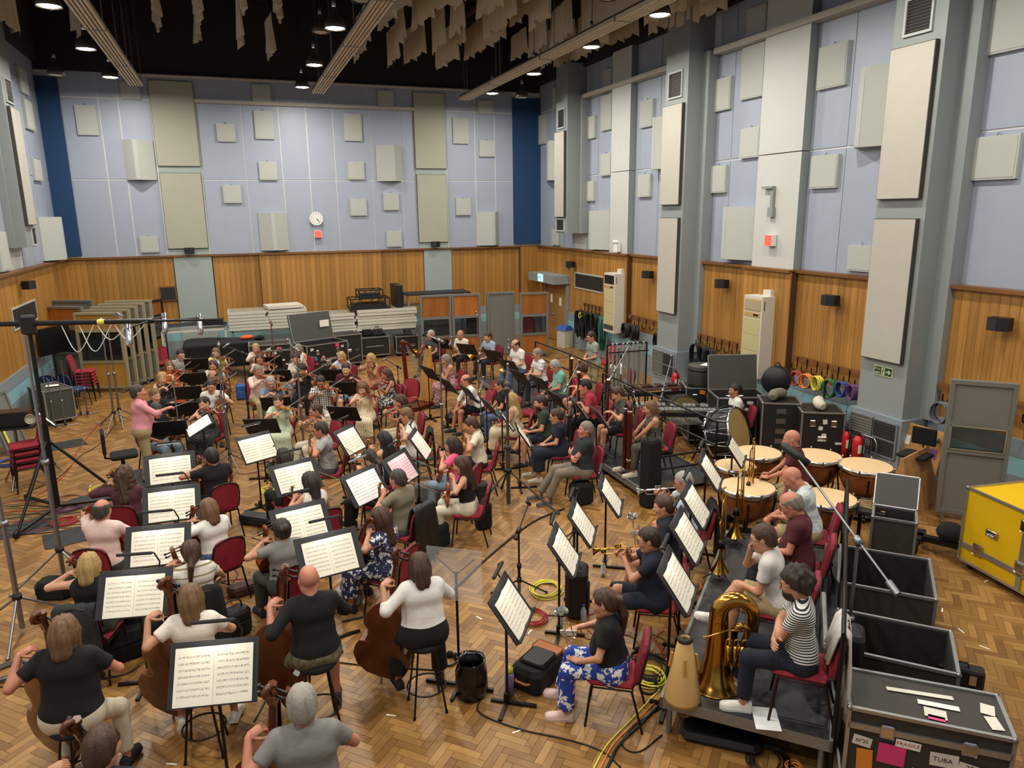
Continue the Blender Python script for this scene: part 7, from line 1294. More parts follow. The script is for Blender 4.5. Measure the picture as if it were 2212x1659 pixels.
def crate(lab, p, rz, L, w, h):
    t = thing('wire_crate', lab, 'crate', p, rz, 'black crates'); q = MB()
    for z in (0, h): [q.bar(a, b, .035, .035) for a, b in (((-L/2, -w/2, z), (L/2, -w/2, z)), ((-L/2, w/2, z), (L/2, w/2, z)), ((-L/2, -w/2, z), (-L/2, w/2, z)), ((L/2, -w/2, z), (L/2, w/2, z)))]
    for x in (-L/2, L/2): [q.bar((x, y, 0), (x, y, h), .035, .035) for y in (-w/2, w/2)]
    ob('frame', q.mesh('frame', 'black'), t); b = MB(); n = 4; [b.bar((-L/2+L*i/n, y, 0), (-L/2+L*(i+1)/n, y, h) if i % 2 == 0 else (-L/2+L*(i+1)/n, y, h), .02, .02) if i % 2 == 0 else b.bar((-L/2+L*i/n, y, h), (-L/2+L*(i+1)/n, y, 0), .02, .02) for i in range(n) for y in (-w/2, w/2)]; ob('lattice', b.mesh('lattice', 'black'), t); f = MB(); f.box(-L/2, L/2, -w/2, w/2, 0, .02); f.box(-L/2+.1, L/2-.1, -w/2+.1, w/2-.1, .02, h*.5); ob('contents', f.mesh('contents', 'charcoal'), t)
crate('large black lattice crate on the right staging stack', (4.15, 25.1, 1.6), 0, 1.3, .8, .35); crate('small black lattice crate on top of the large crate', (4.2, 25.1, 1.97), 0, .8, .6, .25)
q = MB(); q.rbox(-.12, .12, -.5, .5, 0, .75, .02); one('black_cabinet', 'upright black cabinet beside the lattice crates', 'cabinet', q, 'black', (5.15, 25.2, 1.6))
t = thing('steel_table', 'dark topped steel shelf table behind the wood screens', 'table', (6.6, 25.4, 0), 0); q = MB(); q.box(-1.15, 1.15, -.5, .5, 1.95, 2.0); ob('table_top', q.mesh('table_top', 'charcoal'), t); q = MB(); q.box(-1.1, 1.1, -.45, .45, 1.55, 1.58); ob('shelf', q.mesh('shelf', 'dull_alu'), t); [ob('leg', (lambda m: (m.bar((x, y, 0), (x, y, 1.95), .06, .06), m.mesh('leg', 'dull_alu'))[1])(MB()), t) for x in (-1.1, 1.1) for y in (-.45, .45)]
# stacked folded stands on a rack
t = thing('stand_rack', 'white rack piled with folded black music stands', 'rack', (-1.35, 24.6, 0), 0); q = MB(); [q.bar((x, y, 0), (x, y, 1.3), .05, .05) for x in (-.9, .9) for y in (-.3, .3)]; [q.bar((-.9, y, 1.28), (.9, y, 1.28), .05, .05) for y in (-.3, .3)]; [q.bar((x, -.3, z), (x, .3, z), .04, .04) for x in (-.9, .9) for z in (.3, 1.28)]; ob('frame', q.mesh('frame', 'stage_edge'), t)
for i in range(9): q = MB(); y = -.3+.075*i; q.tube([(-1.15, y, 1.34), (-.9, y, 1.44), (.5, y, 1.46+.02*(i % 3)), (.95, y, 1.4)], .014, 6); q.box(.2, .85, y-.02, y+.02, 1.42, 1.56); ob('folded_stand', q.mesh('folded_stand', 'black'), t)
# covered piano
def piano():
    t = thing('grand_piano', 'grand piano hidden under a black cover at the back', 'piano', (-.5, 23.65, 0), 0); c = MB(); out = [(-1.15, -.72), (1.05, -.72), (1.25, -.5), (1.2, -.1), (.7, .25), (.1, .55), (-.4, .75), (-1.0, .78), (-1.15, .6)]
    n = len(out); rings = []
    for k, (z, s) in enumerate(((.32, 1.03), (.5, 1.05), (.75, 1.02), (.98, 1.0), (1.03, .96))): rings += [(x*s*(1+.015*math.sin(7*i+k)), y*s*(1+.02*math.cos(5*i+2*k)), z+(.05*math.sin(i*2.1) if k == 0 else 0)) for i, (x, y) in enumerate(out)]
    c.add(rings, [(k*n+i, k*n+(i+1) % n, (k+1)*n+(i+1) % n, (k+1)*n+i) for k in range(4) for i in range(n)]+[tuple(range(4*n, 5*n))]); ob('cover', c.mesh('cover', 'black_cloth'), t)
    for x, y in ((-.9, -.5), (.9, -.45), (-.6, .5)): l = MB(); l.tube([(x, y, 0), (x, y, .5)], [.05, .07], 10); ob('leg', l.mesh('leg', 'black_gloss'), t)
piano()
q = MB(); q.ball((0, 0, .06), .14, 10, 0, (1.6, 1, .5)); one('jacket', 'orange garment lying on the covered piano', 'jacket', q, 'c_orange', (.15, 23.6, 1.03), 20); one('jacket', 'black garment lying on the covered piano', 'jacket', q, 'black_cloth', (.5, 23.4, 1.03), 70)
# ---------------------------------------------------------------- things fixed to the walls
def wallspk(lab, x, y, z, rz):
    t = thing('wall_speaker', lab, 'speaker', (x, y, z), rz, 'wall speakers'); b = MB(); b.prism([(-.1, -.15), (.08, -.15), (.12, .0), (.08, .15), (-.1, .15)], -.1, .1); ob('cabinet', b.mesh('cabinet', 'black'), t); g = MB(); g.prism([(.082, -.14), (.122, 0), (.128, 0), (.088, -.14)], -.09, .09); ob('grille', g.mesh('grille', 'charcoal'), t); k = MB(); k.box(-.2, -.1, -.03, .03, -.03, .03); ob('bracket', k.mesh('bracket', 'black'), t)
for lab, x, y, z, rz in (('black speaker on oak wall between near and middle pier, far one', 10.93, 14.83, 2.98, 190), ('black speaker on oak wall left of the near pier', 10.93, 11.33, 2.95, 190), ('black speaker on oak wall at the right picture edge', 10.93, 7.84, 2.95, 195), ('black speaker on oak wall beside the far air unit', 10.93, 18.26, 2.95, 195), ('black speaker on oak wall above the door grille', 10.93, 23.42, 2.93, 200), ('black speaker on the left oak wall', -4.8, 21.2, 3.1, -20), ('small black speaker under left pilaster board', -1.36, 26.72, 3.6, 270), ('small black speaker under right pilaster board', 7.0, 26.72, 3.6, 270)): wallspk(lab, x, y, z, rz)
mat('ac_cream', 'cfc6ac', .5); mat('ac_white', 'd2cdc2', .5); mat('ac_tan', 'b99a5e', .55); pattern('ac_weave', 'check', '9a8f5e', 'cfc596', 14, th=.45)
def ac(lab, y0, y1, z0, z1, top_dark):
    x0, x1 = 10.62, 10.96; t = thing('air_unit', lab, 'air conditioner', (0, 0, 0), 0, 'air units'); b = MB(); b.box(x0, x1, y0, y1, z0, z1); ob('casing', b.mesh('casing', 'ac_white'), t); H = z1-z0; a, c = y0+.05, y1-.03
    q = MB(); q.box(x0-.008, x0, a, c, z1-.32, z1-.06); g = ob('outlet', q.mesh('outlet', 'black' if top_dark else 'ac_tan'), t)
    if not top_dark:
        for i in range(9): s = MB(); s.box(x0-.02, x0-.008, a, c, z1-.3+i*.026, z1-.29+i*.026); ob('louvre', s.mesh('louvre', 'ac_cream'), g)
    q = MB(); q.box(x0-.01, x0, a, c, z1-.46, z1-.36); ob('control_strip', q.mesh('control_strip', 'ac_tan'), t); q = MB(); q.box(x0-.014, x0-.01, a+.06, a+.22, z1-.43, z1-.39); ob('display', q.mesh('display', 'ebony'), t)
    for i in range(3): q = MB(); q.box(x0-.012, x0, a, c, z1-.84-i*.36, z1-.5-i*.36); ob('grille_panel', q.mesh('grille_panel', 'ac_weave'), t)
    q = MB(); q.box(x0-.01, x0, a, c, z0+.08, z1-1.58); ob('intake', q.mesh('intake', 'vent_dark'), t); q = MB(); q.box(x0+.05, x0+.07, y0-.002, y0, z1-.3, z1-.1); ob('side_slot', q.mesh('side_slot', 'black'), t); q = MB(); q.box(x1-.1, x1, y0+.05, y0+.3, z1, z1+.13); ob('conduit_box', q.mesh('conduit_box', 'ac_white'), t)
ac('tall cream air unit between near and middle pier', 12.93, 13.55, 1.05, 2.86, 0); ac('tall cream air unit near the door', 19.6, 20.28, 1.08, 2.88, 1)
# hook rails with cables
def hooks(lab, y0, y1, z, n, x=10.98):
    t = thing('hook_rail', lab, 'hook rail', (0, 0, 0), 0, 'hook rails'); b = MB(); b.box(x+.02, x+.06, y0, y1, z-.1, z+.02); ob('board', b.mesh('board', 'oak_dark_y'), t); h = MB(); h.tube([(x+.01, 0, .0), (x+.01, 0, -.2)]+arc((x-.06, 0, -.2), .07, 0, -180, 6, 'xz')+[(x-.13, 0, -.12)], .012, 6); hm = h.mesh('hook', 'black_metal')
    for i in range(n): ob('hook', hm, t, (0, y0+(i+.5)*(y1-y0)/n, z))
hooks('oak rail with black hooks holding the coloured cables', 10.3, 12.3, 1.66, 7); hooks('oak rail with black hooks beside the middle pier', 13.75, 15.8, 1.62, 7); hooks('oak rail with black hooks near the door', 20.6, 22.5, 1.68, 7); hooks('oak rail with black hooks between far air unit and pier', 17.3, 19.4, 1.66, 5); hooks('oak rail with hooks right of the near pier', 7.0, 8.8, 1.8, 4)
def coil(lab, p, m, r=.16, L=.2, n=7, thick=.013, drop=0, cat='cable'):
    mb = MB(); rr = random.Random(lab)
    for i in range(n):
        a0, d, w = rr.uniform(-.5, .5), (i-n/2)*.018, r*rr.uniform(.85, 1.1); mb.tube([(d+rr.uniform(-.01, .01), w*math.sin(a)+a0*.04, -L*(1-math.cos(a))*.9-(drop*rr.random() if math.cos(a) < 0 else 0)) for a in np.linspace(0, 6.283, 17)[:-1]], thick, 5, closed=True)
    one('cable_coil', lab, cat, mb, m, p, rr.uniform(-20, 20), 'hanging cable coils')
for n_, c in dict(cab_red='a02a28', cab_orange='d8843a', cab_yellow='d8cf4a', cab_green='2e6a3e', cab_blue='2a3f8a', cab_purple='6a3f6e', cab_teal='2f6a5e', cab_grey='5f6166').items(): mat(n_, c, .5)
for lab, y, z, m in (('red', 11.95, 1.4, 'cab_red'), ('orange', 11.66, 1.4, 'cab_orange'), ('yellow', 11.35, 1.42, 'cab_yellow'), ('green', 11.02, 1.42, 'cab_green'), ('blue', 10.7, 1.44, 'cab_blue'), ('purple', 10.42, 1.44, 'cab_purple')): coil(f'{lab} cable coil hanging on the hooks left of near pier', (10.82, y, z), m, .13, .16 if lab != 'green' else .2, 8)
for lab, y, z in (('first from the middle pier', 15.6, 1.4), ('second from the middle pier', 15.25, 1.4), ('with orange plugs', 14.95, 1.36), ('nearest the cream air unit', 13.9, 1.4)): coil(f'black cable bundle on the near oak wall hooks, {lab}', (10.82, y, z), 'cable_black', .13, .22, 10, .014, .3)
for lab, y, z in (('nearest the door', 22.4, 1.45), ('second from the door', 22.0, 1.45), ('third from the door', 21.6, 1.45), ('largest one', 21.2, 1.48)): coil(f'black cable bundle hanging by the far door, {lab}', (10.82, y, z), 'cable_black', .16, .26, 11, .016, .5)
coil('dark green cable bundle hanging beside far air unit', (10.82, 20.75, 1.45), 'cab_teal', .15, .3, 11, .016, .6); coil('yellow tape-like coil among the door cables', (10.75, 22.2, 1.4), 'cab_yellow', .07, .1, 4)
for lab, y in (('left', 19.15), ('right', 18.7)): coil(f'black cable bundle between far air unit and middle pier, {lab} one', (10.82, y, 1.45), 'cable_black', .2, .2, 12, .016, .1)
coil('grey cable coil on hooks right of the near pier', (10.82, 8.55, 1.55), 'cab_grey', .16, .2, 9); coil('black cable coil hanging at the edge of the middle pier', (10.82, 17.45, 1.4), 'cable_black', .14, .24, 8)
# fire exit sign, extinguishers
mat('sign_green', '1c4a34', .5); mat('sign_cream', 'd8d6a8', .6)
t = thing('exit_sign', 'green fire exit sign with running man on near pier', 'sign', (10.595, 9.59, 1.89), -90); b = MB(); b.box(-.2, .2, -.006, .004, -.085, .085); ob('border', b.mesh('border', 'sign_cream'), t); b = MB(); b.box(-.185, .185, -.009, -.006, -.07, .07); ob('plate', b.mesh('plate', 'sign_green'), t); fm = lambda x, z: Matrix.Translation((x, -.0105, z)) @ Matrix.Rotation(R(90), 4, 'X')
text('Fire', .07, 'sign_cream', t, fm(-.115, .032)); text('exit', .07, 'sign_cream', t, fm(-.115, -.035)); b = MB(); b.box(-.035, .04, -.011, -.009, -.06, .06); ob('pictogram', b.mesh('pictogram', 'sign_cream'), t); b = MB(); b.ball((.005, -.012, .035), .011, 8, 0, (1, .2, 1)); b.bar((.004, -.012, .022), (-.004, -.012, -.012), .02, .002, up=(0, 1, 0)); b.bar((-.004, -.012, -.01), (.014, -.012, -.048), .011, .002, up=(0, 1, 0)); b.bar((-.004, -.012, -.01), (-.022, -.012, -.042), .011, .002, up=(0, 1, 0)); b.bar((0, -.012, .016), (.026, -.012, .006), .009, .002, up=(0, 1, 0)); ob('running_figure', b.mesh('running_figure', 'sign_green'), t); b = MB(); b.bar((.06, -.011, 0), (.12, -.011, 0), .02, .002, up=(0, 1, 0)); b.prism([(.115, .045), (.115, -.045), (.17, 0)], -.0125, -.0095, 0, lambda p: (p[0], p[2], p[1])); ob('arrow', b.mesh('arrow', 'sign_cream'), t)
def ext(lab, p, s=1.0):
    t = thing('fire_extinguisher', lab, 'fire extinguisher', p, 180, 'fire extinguishers'); b = MB(); r = .085*s; b.lathe([(0, 0), (r, 0), (r, .42), (r*.7, .48), (.03, .51), (0, .51)], 18); ob('cylinder', b.mesh('cylinder', 'red_plastic'), t); v = MB(); v.box(-.02, .02, -.02, .02, .5, .55); v.bar((-.02, 0, .56), (.09, 0, .6), .025, .012); ob('valve', v.mesh('valve', 'black'), t); h = MB(); h.tube(bez([(0, .02, .53), (.02, r+.03, .5), (.03, r+.03, .3), (.03, r+.02, .12)], 10), .013, 6); ob('hose', h.mesh('hose', 'black'), t); l = MB(); l.lathe([(r+.002, .2), (r+.002, .36)], 18, arc=.4); ob('label_band', l.mesh('label_band', 'label_white'), t)
ext('slim red fire extinguisher on the rack by near pier', (10.3, 9.98, .2), .9); ext('large red fire extinguisher on the rack by near pier', (10.28, 9.68, .2), 1.2); ext('red fire extinguisher beside the tubular bells', (9.6, 14.6, .45), 1.1)
t = thing('extinguisher_rack', 'chrome tube rack behind the two fire extinguishers', 'rack', (10.42, 9.75, 0), 90); b = MB(); b.tube([(-.35, 0, 0), (-.35, 0, .62), (-.28, 0, .7), (.28, 0, .7), (.35, 0, .62), (.35, 0, 0)], .014, 7); ob('tube_frame', b.mesh('tube_frame', 'chrome'), t); b = MB(); b.box(-.38, .38, -.06, .24, .17, .198); ob('shelf_plate', b.mesh('shelf_plate', 'charcoal'), t)
b = MB(); b.box(-.28, .28, -.28, .28, 0, .43); one('plinth_block', 'blue-grey block beside the kick drum carrying an extinguisher', 'block', b, 'case_black', (9.6, 14.6, 0))
# door
d = MB(); d.box(11.1, 11.14, 24.05, 25.9, 0, 2.12); D_ = struct('door_1', d, 'oak_dark_y')
for y0, y1 in ((24.1, 24.97), (24.99, 25.86)): q = MB(); q.box(11.07, 11.1, y0, y1, .02, 2.08); ob('door_leaf', q.mesh('door_leaf', 'oak'), D_)
q = MB(); [q.box(11.04, 11.14, y-.05, y+.05, 0, 2.15) for y in (24.02, 25.93)]; q.box(11.04, 11.14, 24.0, 25.95, 2.1, 2.18); ob('door_frame', q.mesh('door_frame', 'plinth_grey'), D_); q = MB(); q.tube([(11.07, 25.75, 1.0), (11.0, 25.75, 1.0), (11.0, 25.1, 1.0), (11.07, 25.1, 1.0)], .018, 6); ob('push_bar', q.mesh('push_bar', 'alu'), D_)
for y, z in ((25.35, 1.55), (24.55, 1.5)): q = MB(); q.box(11.062, 11.069, y-.1, y+.1, z-.15, z+.15); ob('notice', q.mesh('notice', 'paper'), D_)
mat('exit_glow', 'bfeef0', .5, emit='8fe4ea', es=1.5); t = thing('exit_box', 'grey boxed beam over the door with lit exit sign', 'sign', (0, 0, 0)); q = MB(); q.box(10.5, 11.14, 23.9, 26.3, 2.2, 2.5); ob('box_beam', q.mesh('box_beam', 'pier_grey'), t); q = MB(); q.box(10.485, 10.5, 24.85, 25.3, 2.23, 2.5); ob('lit_sign', q.mesh('lit_sign', 'exit_glow'), t)
q = MB(); q.bar((10.482, 25.05, 2.28), (10.482, 25.05, 2.45), .05, .003, up=(1, 0, 0)); q.prism([(25.16, 2.42), (25.16, 2.3), (25.25, 2.36)], 10.48, 10.484, 0, lambda p: (p[2], p[0], p[1])); ob('pictogram', q.mesh('pictogram', 'cab_teal'), t)
bn = MB(); bn.prism([(-.2, -.2), (.2, -.2), (.2, .2), (-.2, .2)], 0, .62); bt_ = MB(); bt_.add([(-.22, -.22, .62), (.22, -.22, .62), (.22, .22, .62), (-.22, .22, .62), (-.1, -.2, .78), (.1, -.2, .78), (.1, .2, .78), (-.1, .2, .78)], [(3, 2, 1, 0), (4, 5, 6, 7), (0, 1, 5, 4), (1, 2, 6, 5), (2, 3, 7, 6), (3, 0, 4, 7)]); mat('bin_white', 'd0c9b8', .5); mat('bin_blue', '2a5aa0', .45); place([('bin_body', bn.mesh('bin_body', 'bin_white')), ('lid', bt_.mesh('lid', 'bin_blue'))], 'litter_bin', 'white litter bin with blue lid by the far door', 'bin', (10.8, 23.55, 0), 20)
# clock and small wall lights
t = thing('wall_clock', 'round white clock on the back wall', 'clock', (2.8, 26.88, 4.58)); q = MB(); q.disc((0, 0, 0), .23, 32, (0, -1, 0), .05); ob('case', q.mesh('case', 'white'), t); q = MB(); [q.bar((.19*math.sin(R(30*i)), -.053, .19*math.cos(R(30*i))), (.155*math.sin(R(30*i)), -.053, .155*math.cos(R(30*i))), .014, .003, up=(0, 1, 0)) for i in range(12)]; ob('hour_marks', q.mesh('hour_marks', 'ebony'), t)
for n_, a, L_, w_ in (('hour_hand', 130, .1, .02), ('minute_hand', 138, .17, .014)): q = MB(); q.bar((0, -.056, 0), (L_*math.sin(R(a)), -.056, L_*math.cos(R(a))), w_, .003, up=(0, 1, 0)); ob(n_, q.mesh(n_, 'ebony'), t)
mat('red_glow', 'ff5a4a', .5, emit='ff3a2a', es=1.6); 
for lab, p, d in (('square red warning light below the clock', (2.82, 26.9, 4.05), 'b'), ('square red warning light on the right wall pale strip', (11.0, 13.29, 4.05), 'r')):
    t = thing('warning_light', lab, 'light', p, 0 if d == 'b' else -90, 'red warning lights'); q = MB(); q.box(-.12, .12, -.05, .07, -.12, .12); ob('housing', q.mesh('housing', 'white'), t); q = MB(); q.box(-.11, .11, -.056, -.05, -.11, .11); ob('lens', q.mesh('lens', 'red_glow'), t)
t = thing('wall_bracket', 'grey bracket arm on the pale strip above red light', 'bracket', (11.07, 13.35, 5.15)); q = MB(); q.box(-.1, 0, -.04, .3, 0, .05); q.box(-.06, 0, -.04, .04, -.45, 0); q.box(-.08, 0, -.08, .08, -.6, -.4); ob('arm', q.mesh('arm', 'pier_grey'), t)
t = thing('emergency_light', 'white twin-spot emergency light on the far ledge', 'light', (11.0, 20.2, 3.6)); q = MB(); q.box(-.06, .06, -.12, .12, -.1, .15); ob('housing', q.mesh('housing', 'white'), t); q = MB(); [q.ball((-.05, y, .2), .06, 8) for y in (-.08, .08)]; ob('spots', q.mesh('spots', 'white'), t)
t = thing('notice_board', 'framed dark letter board on the left back wall', 'board', (-2.15, 26.83, 2.22)); q = MB(); q.box(-.26, .26, -.04, .04, -.24, .24); ob('frame', q.mesh('frame', 'oak_dark'), t); q = MB(); q.box(-.22, .22, -.045, -.04, -.2, .2); ob('felt', q.mesh('felt', 'charcoal'), t)
q = MB(); q.lathe([(0, 0), (.12, 0), (.1, .06), (0, .07)], 18, (0, 0, 0), (-1, 0, 0)); one('alarm_bell', 'round grey alarm bell above the door', 'bell', q, 'steel', (11.1, 23.95, 2.85)); q = MB(); q.disc((0, 0, 0), .09, 16, (-1, 0, 0), .04); one('wall_disc', 'small white disc on the right wall near middle pier', 'sensor', q, 'white', (11.28, 18.0, 3.9))
q = MB(); q.tube([(11.12, 23.4, 3.44), (11.12, 23.4, 3.0)], .012, 5); 
# ---------------------------------------------------------------- microphones and stands
mic_ = MB(); mic_.lathe([(0, -.09), (.02, -.09), (.022, 0), (.024, .02), (.024, .06), (.014, .08), (0, .082)], 12); MICS = {'s': mic_.mesh('microphone', 'steel'), 'c': mic_.mesh('microphone', 'chrome'), 'k': mic_.mesh('microphone', 'black')}
def micst(lab, b, H, boom=None, pole='steel', mic='s', r=.014, leg=.4, mz=None, legm=None, n=3, big=1.0, flat=0, back=.28):
    """b: floor point; boom: vector from the pole head to the microphone"""
    t = thing('microphone_stand', lab, 'microphone stand', (b[0], b[1], b[2] if len(b) > 2 else 0), 0, 'microphone stands'); p = MB(); p.tube([(0, 0, .05), (0, 0, H*.5)], r*1.35, 7); p.tube([(0, 0, H*.5), (0, 0, H)], r*.9, 7); p.lathe([(0, 0), (r*2.2, 0), (r*2.2, .06), (0, .06)], 8, (0, 0, H*.5-.02)); ob('pole', p.mesh('pole', pole), t); a0 = sum(map(ord, lab)) % 90
    for i in range(n): a = R(a0+360*i/n); q = MB(); q.tube([(0, 0, .03 if flat else leg*.75), (leg*math.cos(a), leg*math.sin(a), .012)], r*.75, 6); q.ball((leg*math.cos(a), leg*math.sin(a), .015), r*1.3, 6); ob('leg', q.mesh('leg', legm or pole), t)
    q = MB(); q.lathe([(0, -.03), (r*2.4, -.03), (r*2.4, .03), (0, .03)], 8, (0, 0, leg*.75 if not flat else .06)); ob('collar', q.mesh('collar', 'black'), t)
    e = Vector((0, 0, H)); d = Vector((0, 0, 1))
    if boom: bv = Vector(boom); q = MB(); q.tube([e-bv*back, e+bv], r*.7, 6); q.lathe([(0, -.04), (r*2.2, -.04), (r*2.2, .04), (0, .04)], 8, tuple(e), bv.normalized()); q.tube([e-bv*(back+.02), e-bv*(back-.1)], r*2, 7); ob('boom', q.mesh('boom', pole), t); d = bv.normalized(); e = e+bv
    if mic: dd = Vector(mz) if mz else Vector((d.x, d.y, min(d.z, 0)-.6)); o = ob('microphone', MICS[mic], t); o.matrix_local = frame(e, dd, (0, 0, 1)) @ Matrix.Rotation(R(90), 4, 'Y') @ Matrix.Scale(big, 4)
    return t
for lab, b, H, kw in (
    ('tall silver microphone stand before the first violins, right one', (-0.41,14.33), 2.4, dict(boom=(.0, .3, .05), mic='k')), ('tall silver microphone stand before the first violins, left one', (-0.46,14.7), 2.0, dict(boom=(-.1, .3, .1))), ('double silver stand behind the conductor, left pole', (-2.89,18.29), 2.5, dict(r=.018, boom=(.4, -.1, .1), leg=.5)), ('double silver stand behind the conductor, right pole', (-2.82,18.62), 2.4, dict(r=.018, mic=None, leg=.5)),
    ('tall silver stand at the left edge, rear one', (-2.5,10.45), 3.3, dict(r=.022, leg=.6, mic=None)), ('tall silver stand at the left edge, front one', (-2.7,9.21), 2.7, dict(r=.022, leg=.6, mic=None)), ('thin stand in front of the person in black floral dress', (-1.3,15.05), 1.65, dict()), ('tall wood-coloured stand among second violins', (0.55,14.74), 2.7, dict(pole='bow_wood', r=.011, boom=(-.05, .2, .15))), ('silver stand behind grey checked shirt player', (0.94,14.12), 2.25, dict(boom=(-.15, .4, .1))),
    ('tall silver stand left of the bent player in white', (3.37,12.83), 2.45, dict(r=.017, boom=(-.15, .5, .05), leg=.5, mic='k')), ('silver stand before the blue-grey shirt horn player', (5.37,16.78), 2.3, dict(boom=(.1, .4, .0))), ('heavy grey stand on wheels before the flutes', (3.85,10.57), 2.05, dict(pole='vent_dark', r=.026, leg=.85, boom=(.2, .5, .2))), ('low black stand on the open floor before trumpets', (2.93,7.7), .95, dict(pole='black_metal', boom=(.25, .3, .2), mic='k')),
    ('short black stand before trumpeters with clip', (4.16,8.72), .7, dict(pole='black_metal', boom=(.15, .2, .12), mic='k')), ('black stand with boom among second violins', (-0.01,15.28), 2.05, dict(pole='black_metal', boom=(-.3, .1, .15))), ('silver stand before black lace top violinist', (1.02,15.53), 1.6, dict(boom=(-.1, .3, .1))), ('silver boom stand beside the peach tee bassoonist', (6.07,13.09), 1.3, dict(boom=(.5, .5, .35))), ('silver boom stand before the tubular bells', (7.57,13.9), 1.3, dict(boom=(.6, .4, .5))),
    ('silver boom stand over the keyboard percussion', (7.92,12.49), 1.15, dict(boom=(.5, .5, .55))), ('tall black stand against the right wall plinth', (10.72, 11.05), 1.4, dict(pole='black_metal', mic=None, leg=.35)), ('folded silver stand against the right wall plinth', (10.82, 10.55), .9, dict(mic=None, leg=.15)), ('thin stand before the checked shirt violinist', (1.28,13.98), 1.35, dict(pole='black_metal')), ('silver stand before bassoonist in olive tee', (6.59,11.23), 1.3, dict(boom=(.15, .4, .1))),
    ('low black boom stand left of the harp', (3.72,18.5), .85, dict(pole='black_metal', boom=(-.3, .1, .2))), ('silver stand before horn in white tee', (6.56,17.84), 1.25, dict(boom=(.1, .3, .12))), ('black stand before the black flight cases', (4.18,25.48), 1.2, dict(pole='black_metal', mic=None)), ('silver stand before the cream open shirt', (5.13,18.45), 1.35, dict(boom=(.15, .3, .1))), ('silver stand before the flautist in black tee', (4.58,14.22), 1.1, dict(boom=(.2, .35, .15)))):
    micst(lab, b, H, **kw)
for i, (u, m) in enumerate((((-4.24,19.01), 'steel'), ((-4,18.91), 'steel'), ((-3.85,19.89), 'steel'), ((-3.7,19.87), 'steel'), ((-4.32,19.82), 'brass'), ((-4.08,19.81), 'brass'), ((-4.49,19.8), 'steel'))): micst(f'spare microphone stand in the left corner group, {OR1[i]} counted', u, 1.15+.05*i, None, 'steel', None, .012, .26, legm='red_plastic' if m == 'brass' else 'steel', flat=1)
# big overhead boom over the trombones (right)
micst('long silver boom stand leaning over the trombone riser', (5.27, 4.85), 1.65, (.06, .99, .55), 'steel', 'k', .018, .55, mz=(-.3, .9, .4), legm='black_metal', big=2.0, back=.5)
# main tree: heavy black stand with horizontal boom and hanging microphones
def tree():
    c = (-3.07,13.14); t = thing('boom_stand', 'heavy black boom stand carrying the overhead microphone tree', 'boom stand', (c[0], c[1], 0)); p = MB(); p.tube([(0, 0, .1), (0, 0, 1.5)], .045, 10); p.tube([(0, 0, 1.5), (0, 0, 3.12)], .034, 10); ob('column', p.mesh('column', 'black_metal'), t)
    for i, a in enumerate((8, 128, 248)): q = MB(); e = (1.0*math.cos(R(a)), 1.0*math.sin(R(a)), .07); q.tube([(0, 0, .12), e], .03, 7); q.tube([(0, 0, 1.25), (e[0]*.95, e[1]*.95, .1)], .024, 7); q.lathe([(0, -.02), (.06, -.02), (.06, .02), (0, .02)], 12, (e[0], e[1], .06), (math.sin(R(a)), -math.cos(R(a)), 0)); ob('leg', q.mesh('leg', 'black_metal'), t)
    q = MB(); q.tube([(-.9, .26, 3.12), (1.8, -.52, 3.12)], .04, 9); q.tube([(1.8, -.52, 3.12), (2.8, -.81, 3.12)], .02, 8); ob('boom', q.mesh('boom', 'black_metal'), t); q = MB(); q.rbox(-.1, .1, -.08, .08, 2.95, 3.25, .03); ob('swivel', q.mesh('swivel', 'black'), t); q = MB(); q.tube([(-1.0, .29, 3.12), (-.7, .2, 3.12)], .07, 10); ob('counterweight', q.mesh('counterweight', 'charcoal'), t)
    for i, (bx, by, dx, dy) in enumerate(((1.75, -.5, -.25, -.55), (1.75, -.5, .15, .6), (2.0, -.58, .45, .3))): q = MB(); q.tube([(bx, by, 3.12), (bx+dx, by+dy, 3.1)], .012, 6); ob('tree_arm', q.mesh('tree_arm', 'black_metal'), t); o = ob('microphone', MICS['c'], t, (bx+dx, by+dy, 2.98), (R(160), 0, 0)); o.scale = (2, 2, 2)
    q = MB(); rr = random.Random(2); [q.tube(bez([(.45+.25*i, -.13-.07*i, 3.13), (.65+.25*i, -.2-.07*i, 2.85-rr.random()*.2), (.95+.25*i, -.28-.07*i, 3.1)], 12), .007, 5) for i in range(4)]; ob('slack_cable', q.mesh('slack_cable', 'white'), t); tp = MB(); tp.tube([(1.0, -.29, 3.12), (1.1, -.32, 3.12)], .043, 9); ob('yellow_tape', tp.mesh('yellow_tape', 'cab_yellow'), t)
tree()
# acrylic baffle stand
t = thing('acrylic_screen', 'clear acrylic sound shield on a black stand', 'shield', (1.73, 6.32, 0), 55); q = MB(); q.box(-.004, .004, -.28, .28, 1.0, 1.55); ob('sheet', q.mesh('sheet', 'glass'), t); q = MB(); q.tube([(.05, 0, .03), (.05, 0, 1.28)], .014, 7); ob('pole', q.mesh('pole', 'black_metal'), t); q = MB(); q.bar((.05, 0, .03), (.05, -.36, .02), .03, .03); q.bar((.05, 0, .03), (.05, .36, .02), .03, .03); q.bar((.05, 0, .03), (-.2, 0, .02), .03, .03); ob('base', q.mesh('base', 'black_metal'), t); q = MB(); [q.tube([(.05, 0, 1.25), (.01, y, z)], .007, 5) for y, z in ((-.2, 1.45), (.2, 1.45), (0, 1.08))]; ob('clamps', q.mesh('clamps', 'black'), t)
